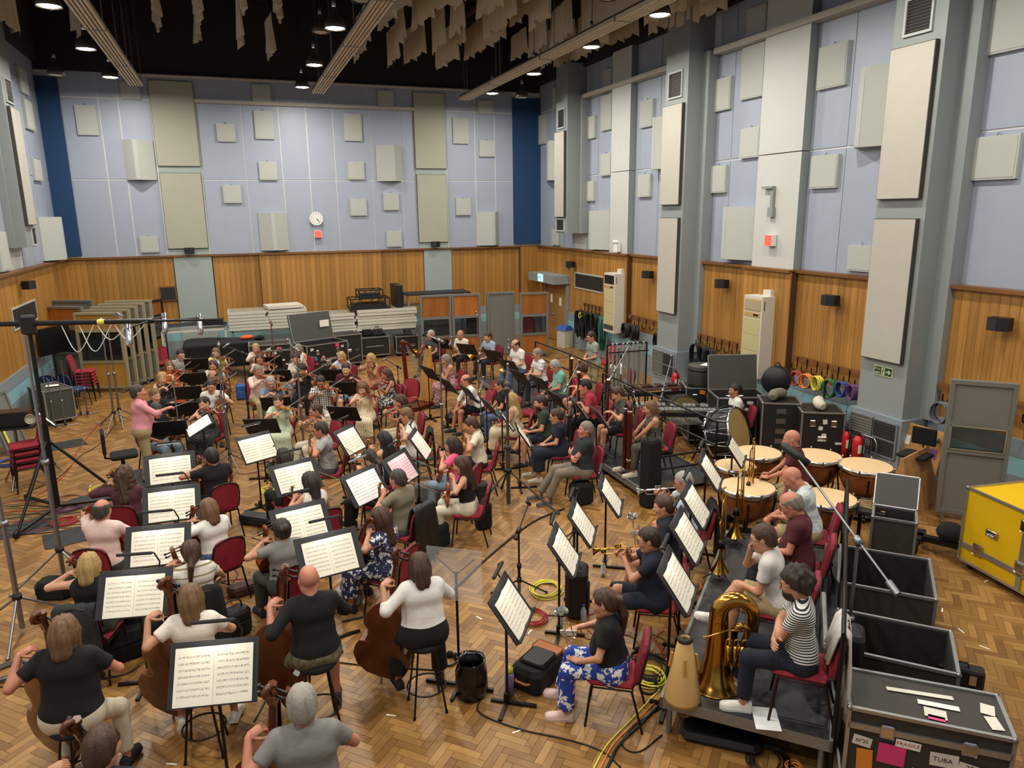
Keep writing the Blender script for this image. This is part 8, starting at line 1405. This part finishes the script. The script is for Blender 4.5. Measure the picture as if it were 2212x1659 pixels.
# monitor speaker table with lamp
t = thing('speaker_table', 'black monitor speaker on a tripod shelf at left edge', 'speaker', (-3.95, 14.9, 0), 0); q = MB(); q.box(-.35, .35, -.25, .25, 1.08, 1.11); ob('shelf', q.mesh('shelf', 'black'), t); q = MB(); q.rbox(-.24, .28, -.16, .16, 1.11, 1.38, .015); ob('cabinet', q.mesh('cabinet', 'black_gloss'), t); q = MB(); q.lathe([(0, 0), (.06, 0), (.08, .03), (.085, .08)], 16, (.3, -.17, 1.25), (.3, -1, 0)); ob('spot_lamp', q.mesh('spot_lamp', 'ac_cream'), t); q = MB(); q.tube([(0, 0, .5), (0, 0, 1.08)], .03, 8); [q.tube([(0, 0, .6), (.45*math.cos(R(a)), .45*math.sin(R(a)), .02)], .018, 6) for a in (20, 140, 260)]; ob('tripod', q.mesh('tripod', 'steel'), t)
t = thing('wall_screen', 'black flat monitor on a stand in the left corner', 'monitor', (-4.6, 21.9, 0), 60); q = MB(); q.box(-.55, .55, -.03, .03, 1.25, 1.95); ob('display', q.mesh('display', 'black_gloss'), t); q = MB(); q.bar((0, .05, 0), (0, .05, 1.6), .08, .06); q.box(-.4, .4, -.2, .3, 0, .04); ob('stand', q.mesh('stand', 'charcoal'), t)
fcase('low grey-topped flight case in the left corner', (-4.35, 19.6), -60, 1.0, .6, .7, 'case_grey', lat=1); q = MB(); q.box(-.14, .14, -.1, .1, 0, .004); one('paper', 'white sheet on the low case in the left corner', 'paper', q, 'paper', (-4.3, 19.65, .84), 10)
t = thing('hand_truck', 'grey folded trolley with yellow strip leaning at left', 'trolley', (-4.55, 17.2, 0), 70); q = MB(); q.bar((-.3, 0, 0), (-.3, .3, 1.2), .05, .05); q.bar((.3, 0, 0), (.3, .3, 1.2), .05, .05); q.bar((-.3, .3, 1.2), (.3, .3, 1.2), .05, .05); q.bar((-.3, 0, .02), (.3, 0, .02), .05, .05); ob('frame', q.mesh('frame', 'dull_alu'), t); q = MB(); q.add([(-.28, .02, .05), (.28, .02, .05), (.28, .29, 1.15), (-.28, .29, 1.15)], [(0, 1, 2, 3)]); q.add([(-.28, .04, .05), (.28, .04, .05), (.28, .31, 1.15), (-.28, .31, 1.15)], [(3, 2, 1, 0)]); ob('panel', q.mesh('panel', 'screen_grey'), t); q = MB(); q.bar((-.2, -.01, .1), (-.2, .26, 1.1), .06, .01, up=(0, 1, -.2)); ob('yellow_strip', q.mesh('yellow_strip', 'cab_yellow'), t)
# conductor chair
t = thing('drummer_chair', 'black padded conductor chair with tall backrest', 'chair', (-2.05, 13.35, .1), 10); q = MB(); q.rbox(-.2, .22, -.2, .2, .66, .73, .03); ob('seat', q.mesh('seat', 'black_cloth'), t); q = MB(); q.rbox(-.3, -.24, -.2, .2, .78, 1.15, .02); ob('backrest', q.mesh('backrest', 'black_cloth'), t); q = MB(); q.tube([(-.02, 0, .1), (-.02, 0, .66)], .03, 8); q.tube([(-.1, 0, .64), (-.27, 0, .68), (-.28, 0, .85)], .02, 6); ob('post', q.mesh('post', 'black_metal'), t)
for a in range(4): q = MB(); q.bar((-.02, 0, .12), (-.02+.32*math.cos(R(90*a+45)), .32*math.sin(R(90*a+45)), .02), .04, .03); ob('leg', q.mesh('leg', 'black_metal'), t)
# office stool, trolley boards, dolly at right
t = thing('swivel_stool', 'black swivel stool with backrest and foot ring at right', 'stool', (10.05, 8.3, 0), 200); q = MB(); q.rbox(-.22, .24, -.22, .22, .78, .83, .04); ob('seat', q.mesh('seat', 'black_cloth'), t); q = MB(); q.rbox(-.3, -.26, -.19, .19, .92, 1.2, .02); ob('backrest', q.mesh('backrest', 'black_cloth'), t); q = MB(); q.tube([(0, 0, .08), (0, 0, .78)], .028, 8); q.tube([(-.1, 0, .78), (-.28, 0, .8), (-.29, 0, 1.0)], .016, 6); ob('post', q.mesh('post', 'black_metal'), t); q = MB(); q.tube([(.24*math.cos(a), .24*math.sin(a), .28) for a in np.linspace(0, 6.283, 25)[:-1]], .012, 6, closed=True); [q.tube([(0, 0, .28), (.24*math.cos(R(a)), .24*math.sin(R(a)), .28)], .008, 5) for a in (0, 120, 240)]; ob('foot_ring', q.mesh('foot_ring', 'black_metal'), t)
for a in range(5): q = MB(); q.bar((0, 0, .09), (.3*math.cos(R(72*a)), .3*math.sin(R(72*a)), .03), .04, .03); ob('base_arm', q.mesh('base_arm', 'black'), t)
pattern('ply', 'grain', '9a6a36', 'b88950', 5, rough=.6, axis='Y')
t = thing('piano_dolly', 'wooden dolly board with stickers leaning on the pier', 'dolly', (10.45, 8.75, 0), 0); q = MB(); q.prism([(-.45, .12), (.45, .12), (.45, 1.02), (.38, 1.08), (-.38, 1.08), (-.45, 1.02)], -.03, .0, 0, lambda p: (.05+p[1]*.22+p[2], p[0], p[1])); ob('board', q.mesh('board', 'ply'), t)
for y, z, m in ((-.15, .55, 'orange_tape'), (-.3, .7, 'cab_purple'), (.12, .5, 'label_white'), (-.1, .35, 'label_white'), (.25, .8, 'label_white')): q = MB(); q.box(-.003, 0, -.07, .07, -.08, .08); o = ob('sticker', q.mesh('sticker', m), t, (.05+z*.22-.032, y, z), (0, R(12.4), 0))
for y in (-.36, .36):
    for z in (.2, .95): q = MB(); q.lathe([(0, -.02), (.05, -.02), (.05, .02), (0, .02)], 12, (.05+z*.22-.1, y, z), (0, 1, 0)); ob('castor', q.mesh('castor', 'dull_alu'), t)
q = MB(); q.prism([(-.5, 0), (.5, 0), (.5, .9), (-.5, .9)], -.025, .0, 0, lambda p: (p[0], p[1]*.3+p[2], p[1])); one('plywood_board', 'brown plywood board leaning behind the felt screen', 'board', q, 'ply', (10.0, 7.95, 0), 20)
t = thing('case_dolly', 'low black wheeled dolly beside the yellow case', 'dolly', (8.9, 6.75, 0), -60); q = MB(); q.bar((-.35, 0, .16), (.35, 0, .16), .1, .08); q.bar((-.3, -.2, .16), (-.3, .2, .16), .1, .08); ob('frame', q.mesh('frame', 'black'), t); q = MB(); [q.lathe([(0, -.03), (.09, -.03), (.09, .03), (0, .03)], 14, (x, y, .09), (1, 0, 0)) for x, y in ((-.3, -.24), (-.3, .24), (.3, 0))]; ob('wheels', q.mesh('wheels', 'rubber'), t)
q = MB(); q.ball((0, 0, .13), .2, 12, 0, (1.2, .9, .6)); one('jacket', 'dark jacket heaped on the low dolly', 'jacket', q, 'black_cloth', (8.95, 6.7, .2), 30)
# ---------------------------------------------------------------- bags and small things on the floor
def bag(lab, p, rz, L, w, h, m='black', strap=1, name='bag', z=0):
    t = thing(name, lab, 'bag', (p[0], p[1], z), rz, 'bags on the floor'); q = MB(); q.rbox(-L/2, L/2, -w/2, w/2, 0, h, min(L, w)*.18); ob('bag_body', q.mesh('bag_body', m), t); q = MB(); q.rbox(-L*.38, L*.38, -w/2-.02, -w/2, h*.1, h*.6, .008); ob('pocket', q.mesh('pocket', m), t)
    if strap: q = MB(); q.tube(bez([(-L*.3, 0, h), (-L*.2, .02, h+.1), (L*.2, -.02, h+.1), (L*.3, 0, h)], 12), .009, 6); ob('handle', q.mesh('handle', m), t)
mat('grey_leather', '84868a', .45); mat('tan', '9a5a30', .6); mat('brown_leather', '3e1f18', .5); mat('lilac', '8a83b8', .45); mat('bin_liner', '0d0d0f', .15)
bag('upright black trumpet case by the front trumpet stands', (3.47,7.19), 60, .34, .26, .62, 'black'); bag('open grey handbag on the floor behind bald bassist', (0.95,8.42), 20, .34, .2, .24, 'grey_leather'); bag('black tote bag behind the black camisole player', (3.21,9.95), 10, .24, .18, .4, 'black_cloth'); bag('black backpack beside olive shirt player', (2.39,9.59), 30, .34, .24, .34, 'black_cloth'); bag('black handbag beside the striped tee cellist', (-0.37,8.23), 30, .34, .22, .32, 'black'); bag('maroon leather bag beside the striped cellist', (-0.28,9.22), 20, .36, .2, .12, 'brown_leather', 0); bag('black bag at the foot of the left tripod stand', (-2.5,10.04), -20, .45, .28, .22, 'black_cloth', 0); bag('black camera bag under the centre microphone stand', (4.48,15.81), 10, .46, .34, .2, 'black'); bag('black backpack under the charcoal polo chair', (5.03,10.3), 10, .36, .3, .36, 'black_cloth'); bag('dark grey case behind the black camisole chair', (3.29,10.91), 0, .62, .2, .36, 'charcoal'); bag('black quilted violin case on the floor', (-0.01,11.44), -40, .62, .26, .14, 'black', 0); bag('blue backpack among the violins', (-0.11,20.03), 0, .32, .2, .4, 'bin_blue'); bag('grey backpack beside pink music stand', (2.66,11.38), 0, .34, .26, .3, 'c_grey'); bag('dark rucksack on the bassoon riser', (7.32,11.49), 0, .4, .24, .3, 'case_grey', 0, z=.2); bag('black instrument bag standing beside bassoon riser', (6.0, 9.75), 20, .3, .26, 1.15, 'black_cloth'); bag('black tall gig bag behind the tuba riser rail', (5.0, 4.55), 45, .3, .2, .95, 'black', 0); bag('black cloth bundle on the floor behind blonde cellist', (-1.47,8.37), 20, .7, .5, .3, 'black_cloth', 0)
t = thing('instrument_case', 'black and tan trumpet gig bag lying on the floor', 'case', (2.57,6.19), 35); q = MB(); q.rbox(-.3, .26, -.18, .18, 0, .26, .05); ob('shell', q.mesh('shell', 'black_cloth'), t); q = MB(); q.rbox(-.2, .1, -.16, .12, .26, .3, .03); ob('top_pocket', q.mesh('top_pocket', 'black'), t); q = MB(); q.rbox(.08, .24, -.16, .16, .262, .275, .02); ob('tan_panel', q.mesh('tan_panel', 'tan'), t); q = MB(); q.tube([(-.31, -.08, .14), (-.35, -.06, .15), (-.35, .06, .15), (-.31, .08, .14)], .014, 6); ob('handle', q.mesh('handle', 'tan'), t)
t = thing('water_bottle', 'lilac water bottle with green cap on the floor', 'bottle', (2.19,6.06), 0); q = MB(); q.lathe([(0, 0), (.045, 0), (.047, .22), (.04, .25), (0, .25)], 16); ob('flask', q.mesh('flask', 'lilac'), t); q = MB(); q.lathe([(0, .25), (.04, .25), (.038, .3), (0, .31)], 14); q.tube([(-.02, 0, .3), (-.015, 0, .34), (.015, 0, .34), (.02, 0, .3)], .006, 5); ob('cap', q.mesh('cap', 'cab_yellow'), t)
mat('clear_plastic', 'dfe6e8', .1, alpha=.35)
for lab, p in (('clear plastic bottle beside the upright trumpet case', (3.46,6.98)), ('clear plastic bottle near the gold trumpet', (4.19,7.89))): t = thing('water_bottle', lab, 'bottle', p, 0, 'plastic bottles'); q = MB(); q.lathe([(0, 0), (.034, 0), (.035, .15), (.014, .2), (.014, .22)], 14); ob('bottle_body', q.mesh('bottle_body', 'clear_plastic'), t); q = MB(); q.lathe([(0, .215), (.016, .215), (.016, .235), (0, .235)], 10); ob('cap', q.mesh('cap', 'cab_blue'), t)
t = thing('bin_bag', 'shiny black bin liner bag on the floor by bassist', 'bag', (1.84,6.2), 0); q = MB(); q.lathe([(0, 0), (.14, .0), (.165, .1), (.16, .28), (.13, .36), (.15, .4), (.12, .38), (.1, .3)], 18); rr = random.Random(3); q.v = [(x*(1+rr.uniform(-.06, .06)), y*(1+rr.uniform(-.06, .06)), z) for x, y, z in q.v]; ob('liner', q.mesh('liner', 'bin_liner'), t)
hp_ = MB(); hp_.tube(arc((0, 0, .0), .085, 20, 340, 14, 'xy'), .012, 6); hc_ = MB(); [hc_.lathe([(0, -.02), (.035, -.02), (.04, .015), (0, .02)], 12, (.085*math.cos(R(a)), .085*math.sin(R(a)), .02), (math.cos(R(a)), math.sin(R(a)), 0)) for a in (25, 335)]; HPK = [('headband', hp_.mesh('headband', 'black')), ('earcup', hc_.mesh('earcup', 'black_cloth'))]
for lab, p in (('black headphones on the floor beside shiny bin bag', (1.77,6.81)), ('black headphones on the floor by the tuba riser', (3.52,5.62)), ('black headphones on floor near pink sandals', (3.71,6.13))): place(HPK, 'headphones', lab, 'headphones', (p[0], p[1], .015), 40, 'headphones')
for lab, p, m in (('brown paper cup on a sheet near pink tee player', (2.83,12), 'tan'), ('white paper cup under cream striped dress', (2.41,15.31), 'white'), ('red can beside viola desk', (2.15,14.62), 'red_plastic'), ('brown paper cup on the bassoon riser', (6.04,14.16), 'tan')): q = MB(); q.lathe([(0, 0), (.03, 0), (.04, .1), (.036, .1), (.03, .02), (0, .02)], 14); one('cup', lab, 'cup', q, m, p, 0, 'cups')
pz = MB(); pz.box(-.105, .105, -.15, .15, 0, .002); pzm = pz.mesh('loose_sheet', 'sheet_white')
for lab, p, a, z in (('loose printed sheet on the tuba riser floor', (3.96,4.42,0.4), -30, .402), ('loose white sheet under the brown cup', (2.81,11.82), 30, .002), ('loose sheet on floor under the left viola desk', (0.34,14.08), 60, .002), ('loose sheet on floor beside the red can', (2.02,14.13), 10, .002), ('loose sheet below the bent player', (4.44,16.04), 50, .002), ('loose sheet on the riser before the plaid shirt', (7.21,17.81,0.2), 20, .205)): one('loose_sheet', lab, 'sheet', pzm, None, (p[0], p[1], z), a, 'loose sheets')
cs = MB(); cs.rbox(-.36, .36, -.14, .14, 0, .1, .05); ci = MB(); ci.rbox(-.33, .33, -.11, .11, .1, .104, .03)
for lab, p, a, m in (('long black wedge box under the tuba riser', (3.75, 4.75), -40, 'black'),): one('cable_box', lab, 'box', cs, m, (p[0], p[1], 0), a)
# floor mats
fm_ = MB(); fm_.box(-.4, .4, -.3, .3, 0, .008); fmm = fm_.mesh('floor_mat', 'charcoal')
for lab, p, a in (('dark floor mat behind the left microphone stands', (-3.75,17.27), 20), ('dark floor mat under the boom stand', (-3.39,12.62), 10), ('dark floor mat beside pale pink shirt cellist', (-2.65,11.99), 15), ('dark floor mat before the cellos first desk', (-1.27,13.09), 5), ('dark floor mat by the yellow cable coil', (-2.54,13.61), 30)): one('floor_mat', lab, 'mat', fmm, None, p, a, 'floor mats')
# strips of white marking tape
tp_ = MB(); tp_.box(-.05, .05, -.008, .008, 0, .0015); tpm = tp_.mesh('tape', 'paper')
for i, (p, w) in enumerate((((8.14,6.39), 'right of far open trunk'), ((7.57,5.64), 'near right, upper'), ((7.38,5.24), 'near right, middle'), ((7.32,4.91), 'near right, lower'), ((1.02,6.18), 'before grey tee bassist'), ((2.07,5.53), 'near bottom edge centre'), ((2.8,7.03), 'before floral trousers'), ((-2.79,14.31), 'behind cellos'), ((2.35,7.53), 'behind white blouse bassist'), ((-0.92,6.25), 'at the bottom edge left'), ((8.72,5.95), 'beside the yellow case'), ((10,8.39), 'under the swivel stool'), ((-2.48,12.94), 'left of maroon sweater'))): one('tape_mark', f'scrap of white tape on the floor {w}', 'tape', tpm, None, (p[0], p[1], .001), 37*i, 'tape marks')
# ---------------------------------------------------------------- cables on the floor
def cable(lab, pts, m='cable_black', r=.008, n=40):
    mb = MB(); mb.tube(bez([(p[0], p[1], r+(p[2] if len(p) > 2 else 0)) for p in pts], n), r, 6); one('cable', lab, 'cable', mb, m, group='floor cables')
def wig(seed, a, b, n=6, amp=.18):
    rr = random.Random(seed); a, b = Vector((*a, 0)), Vector((*b, 0)); d = (b-a); s = Vector((-d.y, d.x, 0)).normalized(); return [tuple(a+d*(i/n)+s*(rr.uniform(-amp, amp) if 0 < i < n else 0)) for i in range(n+1)]
cable('long black cable curving across the near floor', [(1.95,6.15), (1.82,5.91), (2.09,5.55), (2.47,5.24), (2.68,5), (2.74,4.77)]); cable('yellow cable running to the bottom edge', [(3.62,5.57), (3.1,5.26), (2.76,5.06), (2.5,4.83)], 'cab_yellow'); cable('orange cable beside the yellow one', [(3.67,5.52), (3.16,5.24), (2.81,5.04), (2.55,4.81)], 'cab_orange'); cable('thick black cable beside the orange one', [(3.69,5.47), (3.23,5.21), (2.87,5.02), (2.61,4.79)], 'cable_black', .014)
cable('black cable loop before the tuba riser', [(3.49,5.32), (3.11,5.19), (2.89,5.01), (2.98,4.88), (3.29,4.99)], 'cable_black'); cable('thick black cable from bassist to trumpet stands', [(0.81,8.03), (1.43,8.06), (2.09,8.15), (3.01,9.02), (3.97,9.83), (4.66,10.14)], 'cable_black', .014); cable('dark red cable behind the conductor', [(-3.05,19.19), (-3.32,18.67), (-3.38,16.52), (-3.32,15.88), (-3.39,14.8), (-3.66,13.84)], 'cab_red', .009); cable('black cable behind the conductor', [(-2.94,18.72), (-3.04,17.04), (-3.27,16.31), (-3.41,15.07), (-3.72,14.44)], 'cable_black'); cable('black cable across the bottom left floor', [(-2.66,8.08), (-2.13,7.92), (-1.52,7.84), (-1.35,7.95)], 'cable_black'); cable('black cable before bald bassist', [(-0.22,6.56), (0.14,7.37), (0.52,7.3), (0.97,7.04), (1.64,6.69)], 'cable_black')
for i in range(16): a = (-4.9+random.uniform(-.2, .2), 12.5+i*.11); cable(f'{("black", "dark grey", "red", "green")[i % 4]} cable in the bundle across the left floor, {OR1[i % 15] if i < 15 else "last"} from the front', wig(i, a, (-2.1+random.uniform(-.3, .5), 12.2+i*.1), 7, .12), ('cable_black', 'cab_grey', 'cab_red', 'cab_teal')[i % 4], .007)
spots = [('red coil beside the front trumpet stand', (2.94,7.29), 'cab_red', .16), ('yellow coil by the front trumpet stand', (3.35,7.84), 'cab_yellow', .18), ('yellow coil by the floral trousers chair', (3.61,5.78), 'cab_yellow', .16), ('yellow coil behind the cellos', (-2.55,14.01), 'cab_yellow', .18), ('green coil near the pink tee player', (3.16,13.2), 'cab_teal', .2), ('red coil near the pink tee player', (3.44,13.54), 'cab_red', .16), ('grey coil beside bald bassist', (-0.1,7.88), 'cab_grey', .14), ('grey coil at the left edge', (-2.65,8.33), 'cab_grey', .16), ('black coil under the tuba riser front', (3.95, 4.35), 'cable_black', .16), ('orange coil left of the tuba riser', (5.07,7.15), 'cab_orange', .1), ('orange plug block beside riser coil', (4.12, 4.22), 'cab_orange', .06), ('dark coil under left monitor speaker', (-4.44,16.34), 'cab_blue', .25), ('purple coil under the boom stand', (-2.93,13.22), 'cab_purple', .14), ('red coil near dark mat at left', (-2.89,12.6), 'cab_red', .16), ('black coil below the viola desks', (0.54,13.32), 'cable_black', .2), ('yellow coil below the viola desks', (0.2,12.84), 'cab_yellow', .12), ('black coil under the double desk of violas', (1.58,13.57), 'cable_black', .22), ('black coil by the tuba mute', (3.72,5.91), 'cable_black', .18)]
for lab, p, m, r in spots:
    mb = MB(); rr = random.Random(lab)
    for i in range(7): cx, cy, q = rr.uniform(-.03, .03), rr.uniform(-.03, .03), r*rr.uniform(.75, 1.1); mb.tube([(cx+q*math.cos(a)*1.15, cy+q*math.sin(a), .009+.006*i+.004*math.sin(3*a)) for a in np.linspace(0, 6.283, 21)[:-1]], .007, 5, closed=True)
    one('cable_coil', lab, 'cable', mb, m, p, rr.uniform(0, 90), 'floor cable coils')
rr = random.Random(21); regs = (((-.3, 13.2), (1.6, 15.2), 'first and second violins'), ((.2, 10.3), (2.6, 12.8), 'viola desks'), ((2.2, 11.5), (4.6, 14.5), 'harp and flutes'), ((3.0, 5.2), (4.4, 7.8), 'trumpets'), ((4.6, 10.8), (6.0, 15.5), 'oboes and flutes'), ((7.4, 10.2), (8.8, 13.5), 'percussion'), ((-1.6, 8.0), (.4, 11.0), 'cello desks'))
for (a, b, w) in regs:
    for i in range(7): cable(f'thin {("black", "grey", "red", "brown")[i % 4]} cable trailing among the {w}, {OR1[i]} strand', wig(i*7+int(a[0]*10), (rr.uniform(a[0], b[0]), rr.uniform(a[1], b[1])), (rr.uniform(a[0], b[0]), rr.uniform(a[1], b[1])), 6, .25), ('cable_black', 'cab_grey', 'cab_red', 'bow_wood')[i % 4], .006, 36)

# ---------------------------------------------------------------- coats over chair backs
def coat(lab, key, m):
    P = PEOPLE[key]; mb = MB(); n = 11; rows = [(-.2, .62, .2), (-.27, .88, .2), (-.3, .93, .19), (-.335, .88, .21), (-.35, .6, .24), (-.36, .3, .25), (-.36, .12, .22)]
    mb.add([(x+.012*math.sin(j*1.9+i), w*(2*j/(n-1)-1), z+.02*math.sin(j*1.3)*(i > 4)) for i, (x, z, w) in enumerate(rows) for j in range(n)], [(i*n+j, i*n+j+1, (i+1)*n+j+1, (i+1)*n+j) for i in range(len(rows)-1) for j in range(n-1)], 0, True)
    o = one('coat', lab, 'coat', mb, m, P['root'], P['yaw'], 'coats on chairs'); sd = o.modifiers.new('thick', 'SOLIDIFY'); sd.thickness = .02; sd.offset = 1
coat('black leather jacket over the chair of olive shirt player', LP+'olive short-sleeved shirt', 'black'); coat('black coat over the chair of striped cellist', LP+'white tee with thin stripes', 'black_cloth'); coat('pale grey jacket over the tuba player chair', LP+'black and white striped tee', 'c_wht2'); coat('black coat over the chair of white floral shirt player', LP+'white floral short-sleeved shirt', 'black_cloth'); coat('black coat over the pale blue shirt trumpeter chair', LP+'pale blue shirt', 'black_cloth'); coat('dark jacket over the chair of black tank cellist', LP+'black tank top', 'c_char')
